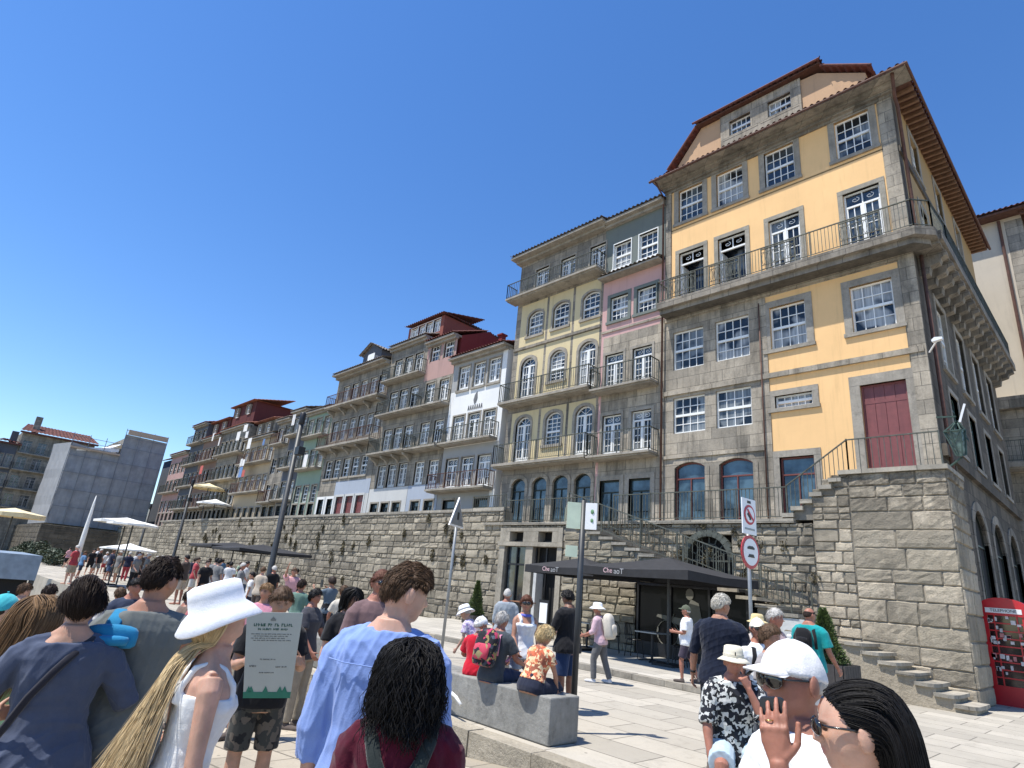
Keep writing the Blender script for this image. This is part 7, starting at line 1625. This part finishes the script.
wv, d, pn, sd, hs = p.handframe[-1]; fo = (p.arm[-1][1]-wv).normalized(); mb = MB(); q0 = wv+fo*.02; mb.tube([q0, q0+fo*.012, q0+fo*.026, q0+fo*.036], [.0275,.031,.0315,.030], 16, flat=1.0); p.direct('watch_strap', mb, fb((.015,.015,.017)))
mb = MB(); c = wv+fo*.018-pn*.029; rg = []
for k_, t in ((.8,0),(1,.003),(1,.009),(.85,.012)): rg.append([c-pn*t+sd*(.019*k_*math.copysign(abs(math.cos(a))**.4, math.cos(a)))-fo*(-.018+.021*k_*math.copysign(abs(math.sin(a))**.4, math.sin(a)))*1.0 for a in [2*math.pi*i/20 for i in range(20)]])
mb.loft(rg); p.direct('watch_case', mb, plain('watch_black', (.01,.01,.012), .15, spec=.7, var=0))
mb = MB(); q1 = wv+d*(.103*hs)-sd*(.0105*hs)+pn*.004; ring = [q1+sd*(.0105*hs*math.cos(a))+pn*(.0105*hs*math.sin(a)) for a in [2*math.pi*i/14 for i in range(15)]]; mb.tube(ring, .0016, 6); p.direct('gold_ring', mb, plain('gold', (.75,.5,.18), .25, 1, var=0))
M_ = rotz(p.yaw-math.pi/2); ph = p.loc+M_@(wv+d*.098+pn*.036); T_ = M_; t_ = thing('phone', 'dark phone held against the face of the white-capped man', 'phone', tuple(ph)); mb = MB(); ex_, ey_, ez_ = T_@sd, T_@pn, T_@d
rg = [[ph+ey_*t+ex_*(.033*k_*math.copysign(abs(math.cos(a))**.3, math.cos(a)))+ez_*(.05*k_*math.copysign(abs(math.sin(a))**.3, math.sin(a))) for a in [2*math.pi*i/24 for i in range(24)]] for t, k_ in ((-.004,.96),(-.003,1),(.003,1),(.004,.96))]
mb.loft(rg); mb.build('case', plain('phone_dark', (.015,.022,.03), .2, spec=.7), t_)
# woman with long dark hair, right foreground
p = mk('woman with long black hair and glasses in profile, lower right', 853, 681, 1.55, -100, hat=.012, female=True, vox=.0042, skin='skin_pale', hpitch=.06, hyaw=.05, htilt=.04); p.brows_lips((.42,.13,.13), (.02,.013,.01)); p.body(); p.shirt(fabric('white_blouse', (.70,.70,.70)), .6, infl=.014); p.bottoms(NAVY, 1); p.longhair(H_BLK, .55, 9000, seed=21, fall=(0,-.08,-1), r0=.0012, vol=.012, front=.82, cap_th=.007, sweep=True, cf=.05); p.glasses(M_LENS, big=1.05); p.shoes(SHOE)
# group right of the traffic sign
p = mk('balding man in teal T-shirt by the shrub planter', 809, 608, 9.4, 28, vox=.010, skin='skin_red', hyaw=.35, ra=((.2,.15,-.95),(.15,.55,-.8)), wide=1.08); p.body(); p.shirt(fabric('teal_jersey', (.01,.27,.27)), .6, wr=.008); p.bottoms(DEN, .5, name='shorts'); p.haircap(H_DARK, .008, front=.3, back=-.5, sidez=.0, top=.75); p.shoes(SHOE)
p.backpack(BLK, BLK, 'small black backpack on the balding man in teal', w=.24, h=.3, d=.12, low=.03)
p = mk('person in pale cap and white vest with dark straps left of the traffic sign pole', 757, 616, 6.6, 150, hat=.03, vox=.010, skin='skin_red', hyaw=.2); p.brows_lips(); p.body(); p.shirt(WHT, .3); p.bottoms(GRY, .5, name='shorts'); p.haircap(H_GREY, .01); p.cap(fb((.72,.70,.58))); p.glasses(M_LENS); p.shoes(SHOE); p.backpack(BLK, BLK, 'black backpack of the person in pale cap and white vest', w=.28, h=.4, d=.14)
p = mk('grey-haired person with pinkish shirt between the pale cap and teal shirt', 775, 609, 7.3, 115, vox=.010, skin='skin_red'); p.brows_lips(); p.body(); p.shirt(fb((.5,.36,.36)), .6); p.bottoms(KHK, .5, name='shorts'); p.haircap(H_GREY, .016, strands=300); p.shoes(SHOE)
p = mk('person in straw sun hat standing farther back by the traffic sign', 757, 611, 8.6, -150, hat=.06, vox=.012, female=True); p.body(); p.shirt(fb((.45,.40,.36)), .6); p.bottoms(GRY, 1); p.haircap(H_BRN, .012); p.bucket(fb((.62,.50,.25)), brim=.06, crown=.09, drop=.02); p.shoes(SHOE)
p = mk('woman with dark tied hair sitting low between the pale cap and white cap', 770, 626, 5.6, 120, female=True, vox=.010, skin='skin_tan'); p.body(); p.shirt(fb((.3,.28,.28)), .5); p.bottoms(GRY, 1); p.haircap(H_BRN, .024, back=-.7, sidez=-.3, strands=300); p.shoes(SHOE)

# far crowd on the plaza
CL = [(.6,.6,.6),(.02,.025,.05),(.012,.012,.014),(.35,.05,.06),(.45,.38,.3),(.1,.2,.35),(.18,.18,.18),(.55,.3,.32),(.08,.06,.05),(.3,.4,.3)]
FAR = [(113,553,34,-20,0,2,'person in pale shirt and dark shorts in the far crowd'),(131,552,35,10,1,3,'person in dark blue top and red shorts on the far plaza'),(95,549,38,160,2,2,'person in black at the left of the far crowd'),(102,549,37,120,2,6,'person in black top and grey trousers in the far crowd'),(143,553,33,170,8,2,'person in brown among the far crowd by the white parasol'),(188,555,22,-60,8,4,'person in brown top striding left on the plaza'),(150,554,30,90,6,1,'person in grey top near the dark column lamp'),(120,552,40,30,4,1,'person in beige deep in the far crowd'),(158,556,38,-120,1,6,'person in navy behind the grey-vested man'),(108,552,42,140,0,3,'person in white with red shorts deep in the crowd'),(209,560,21,150,2,2,'person in black near the wall left of the bucket hat'),(221,559,22,40,6,2,'person in grey top beside the one in black near the wall'),(244,563,20,100,6,4,'grey-shirted person under the black wall parasol'),(253,572,19,-90,0,1,'person in white under the black wall parasol'),(264,567,18.5,30,4,8,'person in tan shirt under the right end of the black wall parasol'),(275,566,20,-30,2,2,'person in black leaning by the lamp column'),(295,568,17,170,7,6,'person in pink with raised arm below the long wall'),(86,551,33,60,5,1,'person in blue shirt near the quay railing'),(78,550,36,-30,9,6,'person in green near the quay railing'),(138,553,44,0,0,2,'person in white farthest in the crowd'),(178,556,34,45,3,1,'person in red top by the long wall'),(232,562,26,10,0,6,'person in white top in front of the long wall')]
rn = random.Random(31)
for (px, py, d, rel, a, b, lab) in FAR:
    w_ = .2 if rn.random() < .6 else .05
    ra = ((.2,.6,.3), (-.1,.2,1)) if 'raised' in lab else None
    p = mk(lab, px, py, d, rel, vox=.018, group='crowd on the far plaza', female=rn.random() < .5, skin=rn.choice(['skin_fair','skin_tan','skin_red']), ll=((.05,w_,-1),(0,-.05,-1)), rl=((.05,-w_,-1),(0,-w_*1.2,-1)), ra=ra, la=((.2,rn.uniform(-.1,.4),-.9),(0,rn.uniform(.1,.8),-.7)))
    p.body(); p.shirt(fb(CL[a]), .55, wr=None); p.bottoms(fb(CL[b]), rn.choice([.5,.5,1]), wr=None); p.haircap(rn.choice([H_DARK,H_BRN,H_BLK,H_GREY]), .016, back=rn.choice([-.5,-.8]))
CN = {(.6,.6,.6): 'white', (.02,.025,.05): 'navy', (.45,.38,.3): 'beige', (.1,.2,.35): 'blue', (.18,.18,.18): 'grey', (.55,.3,.32): 'pink', (.3,.4,.3): 'sage green', (.35,.05,.06): 'red'}
BN = {(.012,.012,.014): 'black', (.3,.26,.2): 'khaki', (.05,.08,.15): 'denim', (.5,.5,.48): 'pale'}
combos = [(a, b) for a in CN for b in BN]; rn.shuffle(combos)
for i, (a, b) in enumerate(combos[:30]):
    px = rn.uniform(62, 312); d = rn.uniform(19, 46) if px > 150 else rn.uniform(27, 48); hz = 539+.0949*px
    ln = rn.choice([.5,1]); wh = 'near the quay railing' if px < 105 else 'by the white parasols' if px < 160 else 'along the foot of the long wall' if d > 30 else 'in front of the long wall'
    p = mk('person in %s top and %s %s %s' % (CN[a], BN[b], 'shorts' if ln < 1 else 'trousers', wh), px, hz-rn.uniform(-.12,.08)*598/d, d, rn.uniform(-180,180), vox=.02, group='crowd on the far plaza', female=rn.random() < .5, skin=rn.choice(['skin_fair','skin_tan','skin_red','skin_olive']), ll=((.05,.1,-1),(0,-.05,-1)), rl=((.05,-.08,-1),(0,-.12,-1)), la=((.2,rn.uniform(-.1,.4),-.9),(0,rn.uniform(.1,.8),-.7)), ra=((.2,rn.uniform(-.1,.4),-.9),(0,rn.uniform(.1,.8),-.4)))
    p.body(); p.shirt(fb(a), .55, wr=None); p.bottoms(fb(b), ln, wr=None, name='shorts' if ln < 1 else 'trousers'); p.haircap(rn.choice([H_DARK,H_BRN,H_BLK,H_GREY]), .016, back=rn.choice([-.5,-.8]))
for (px, py, d, rel, c, hr, fem, lab) in ((52,585,8.5,20,(.25,.27,.3),H_DARK,False,'man in grey T-shirt just behind the long-haired woman'),(128,566,10.5,-30,(.5,.48,.45),H_BRN,True,'woman in cream top between slate blue T-shirt and grey vest'),(140,572,8.0,160,(.03,.04,.07),H_BLK,False,'person in navy top half hidden by the grey vest'),(196,571,11,75,(.14,.10,.08),H_DARK,False,'man in brown shirt between grey vest and bucket hat'),(208,574,9,-60,(.4,.12,.12),H_BRN,True,'woman in dull red top beside the bucket hat'),(240,577,10.5,150,(.6,.6,.58),H_GREY,True,'grey-haired woman in white top above the sign board'),(268,584,8.2,-150,(.5,.22,.28),H_LBRN,True,'woman in pink top right behind the sign holder'),(303,580,12,30,(.12,.2,.16),H_DARK,False,'man in dark green shirt right of the sign board'),(317,588,9.2,120,(.05,.05,.06),H_BLK,True,'woman in black top left of the blue shirt'),(345,586,11,-20,(.55,.5,.42),H_BRN,False,'man in beige shirt by the photographing woman'),(100,570,12,190,(.12,.16,.3),H_BRN,False,'man in blue shirt facing the camera behind the slate blue T-shirt'),(30,575,10,60,(.55,.55,.55),H_BRN,False,'man in white T-shirt near the kiosk')):
    p = mk(lab, px, py, d, rel, vox=.013, female=fem, skin=rn.choice(['skin_fair','skin_tan','skin_red']), la=((.2,rn.uniform(0,.4),-.9),(-.1,rn.uniform(.2,.9),-.5)), ra=((.2,rn.uniform(0,.3),-.9),(0,rn.uniform(.1,.8),-.6))); p.body(); p.shirt(fb(c), .55, wr=.006); p.bottoms(fb(rn.choice([(.012,.012,.014),(.05,.08,.15),(.3,.26,.2)])), rn.choice([.5,1])); p.haircap(hr, .018, back=-.8 if fem else -.5, sidez=-.25 if fem else .1, strands=300, sr=.004); p.shoes(SHOE)
flush_people()
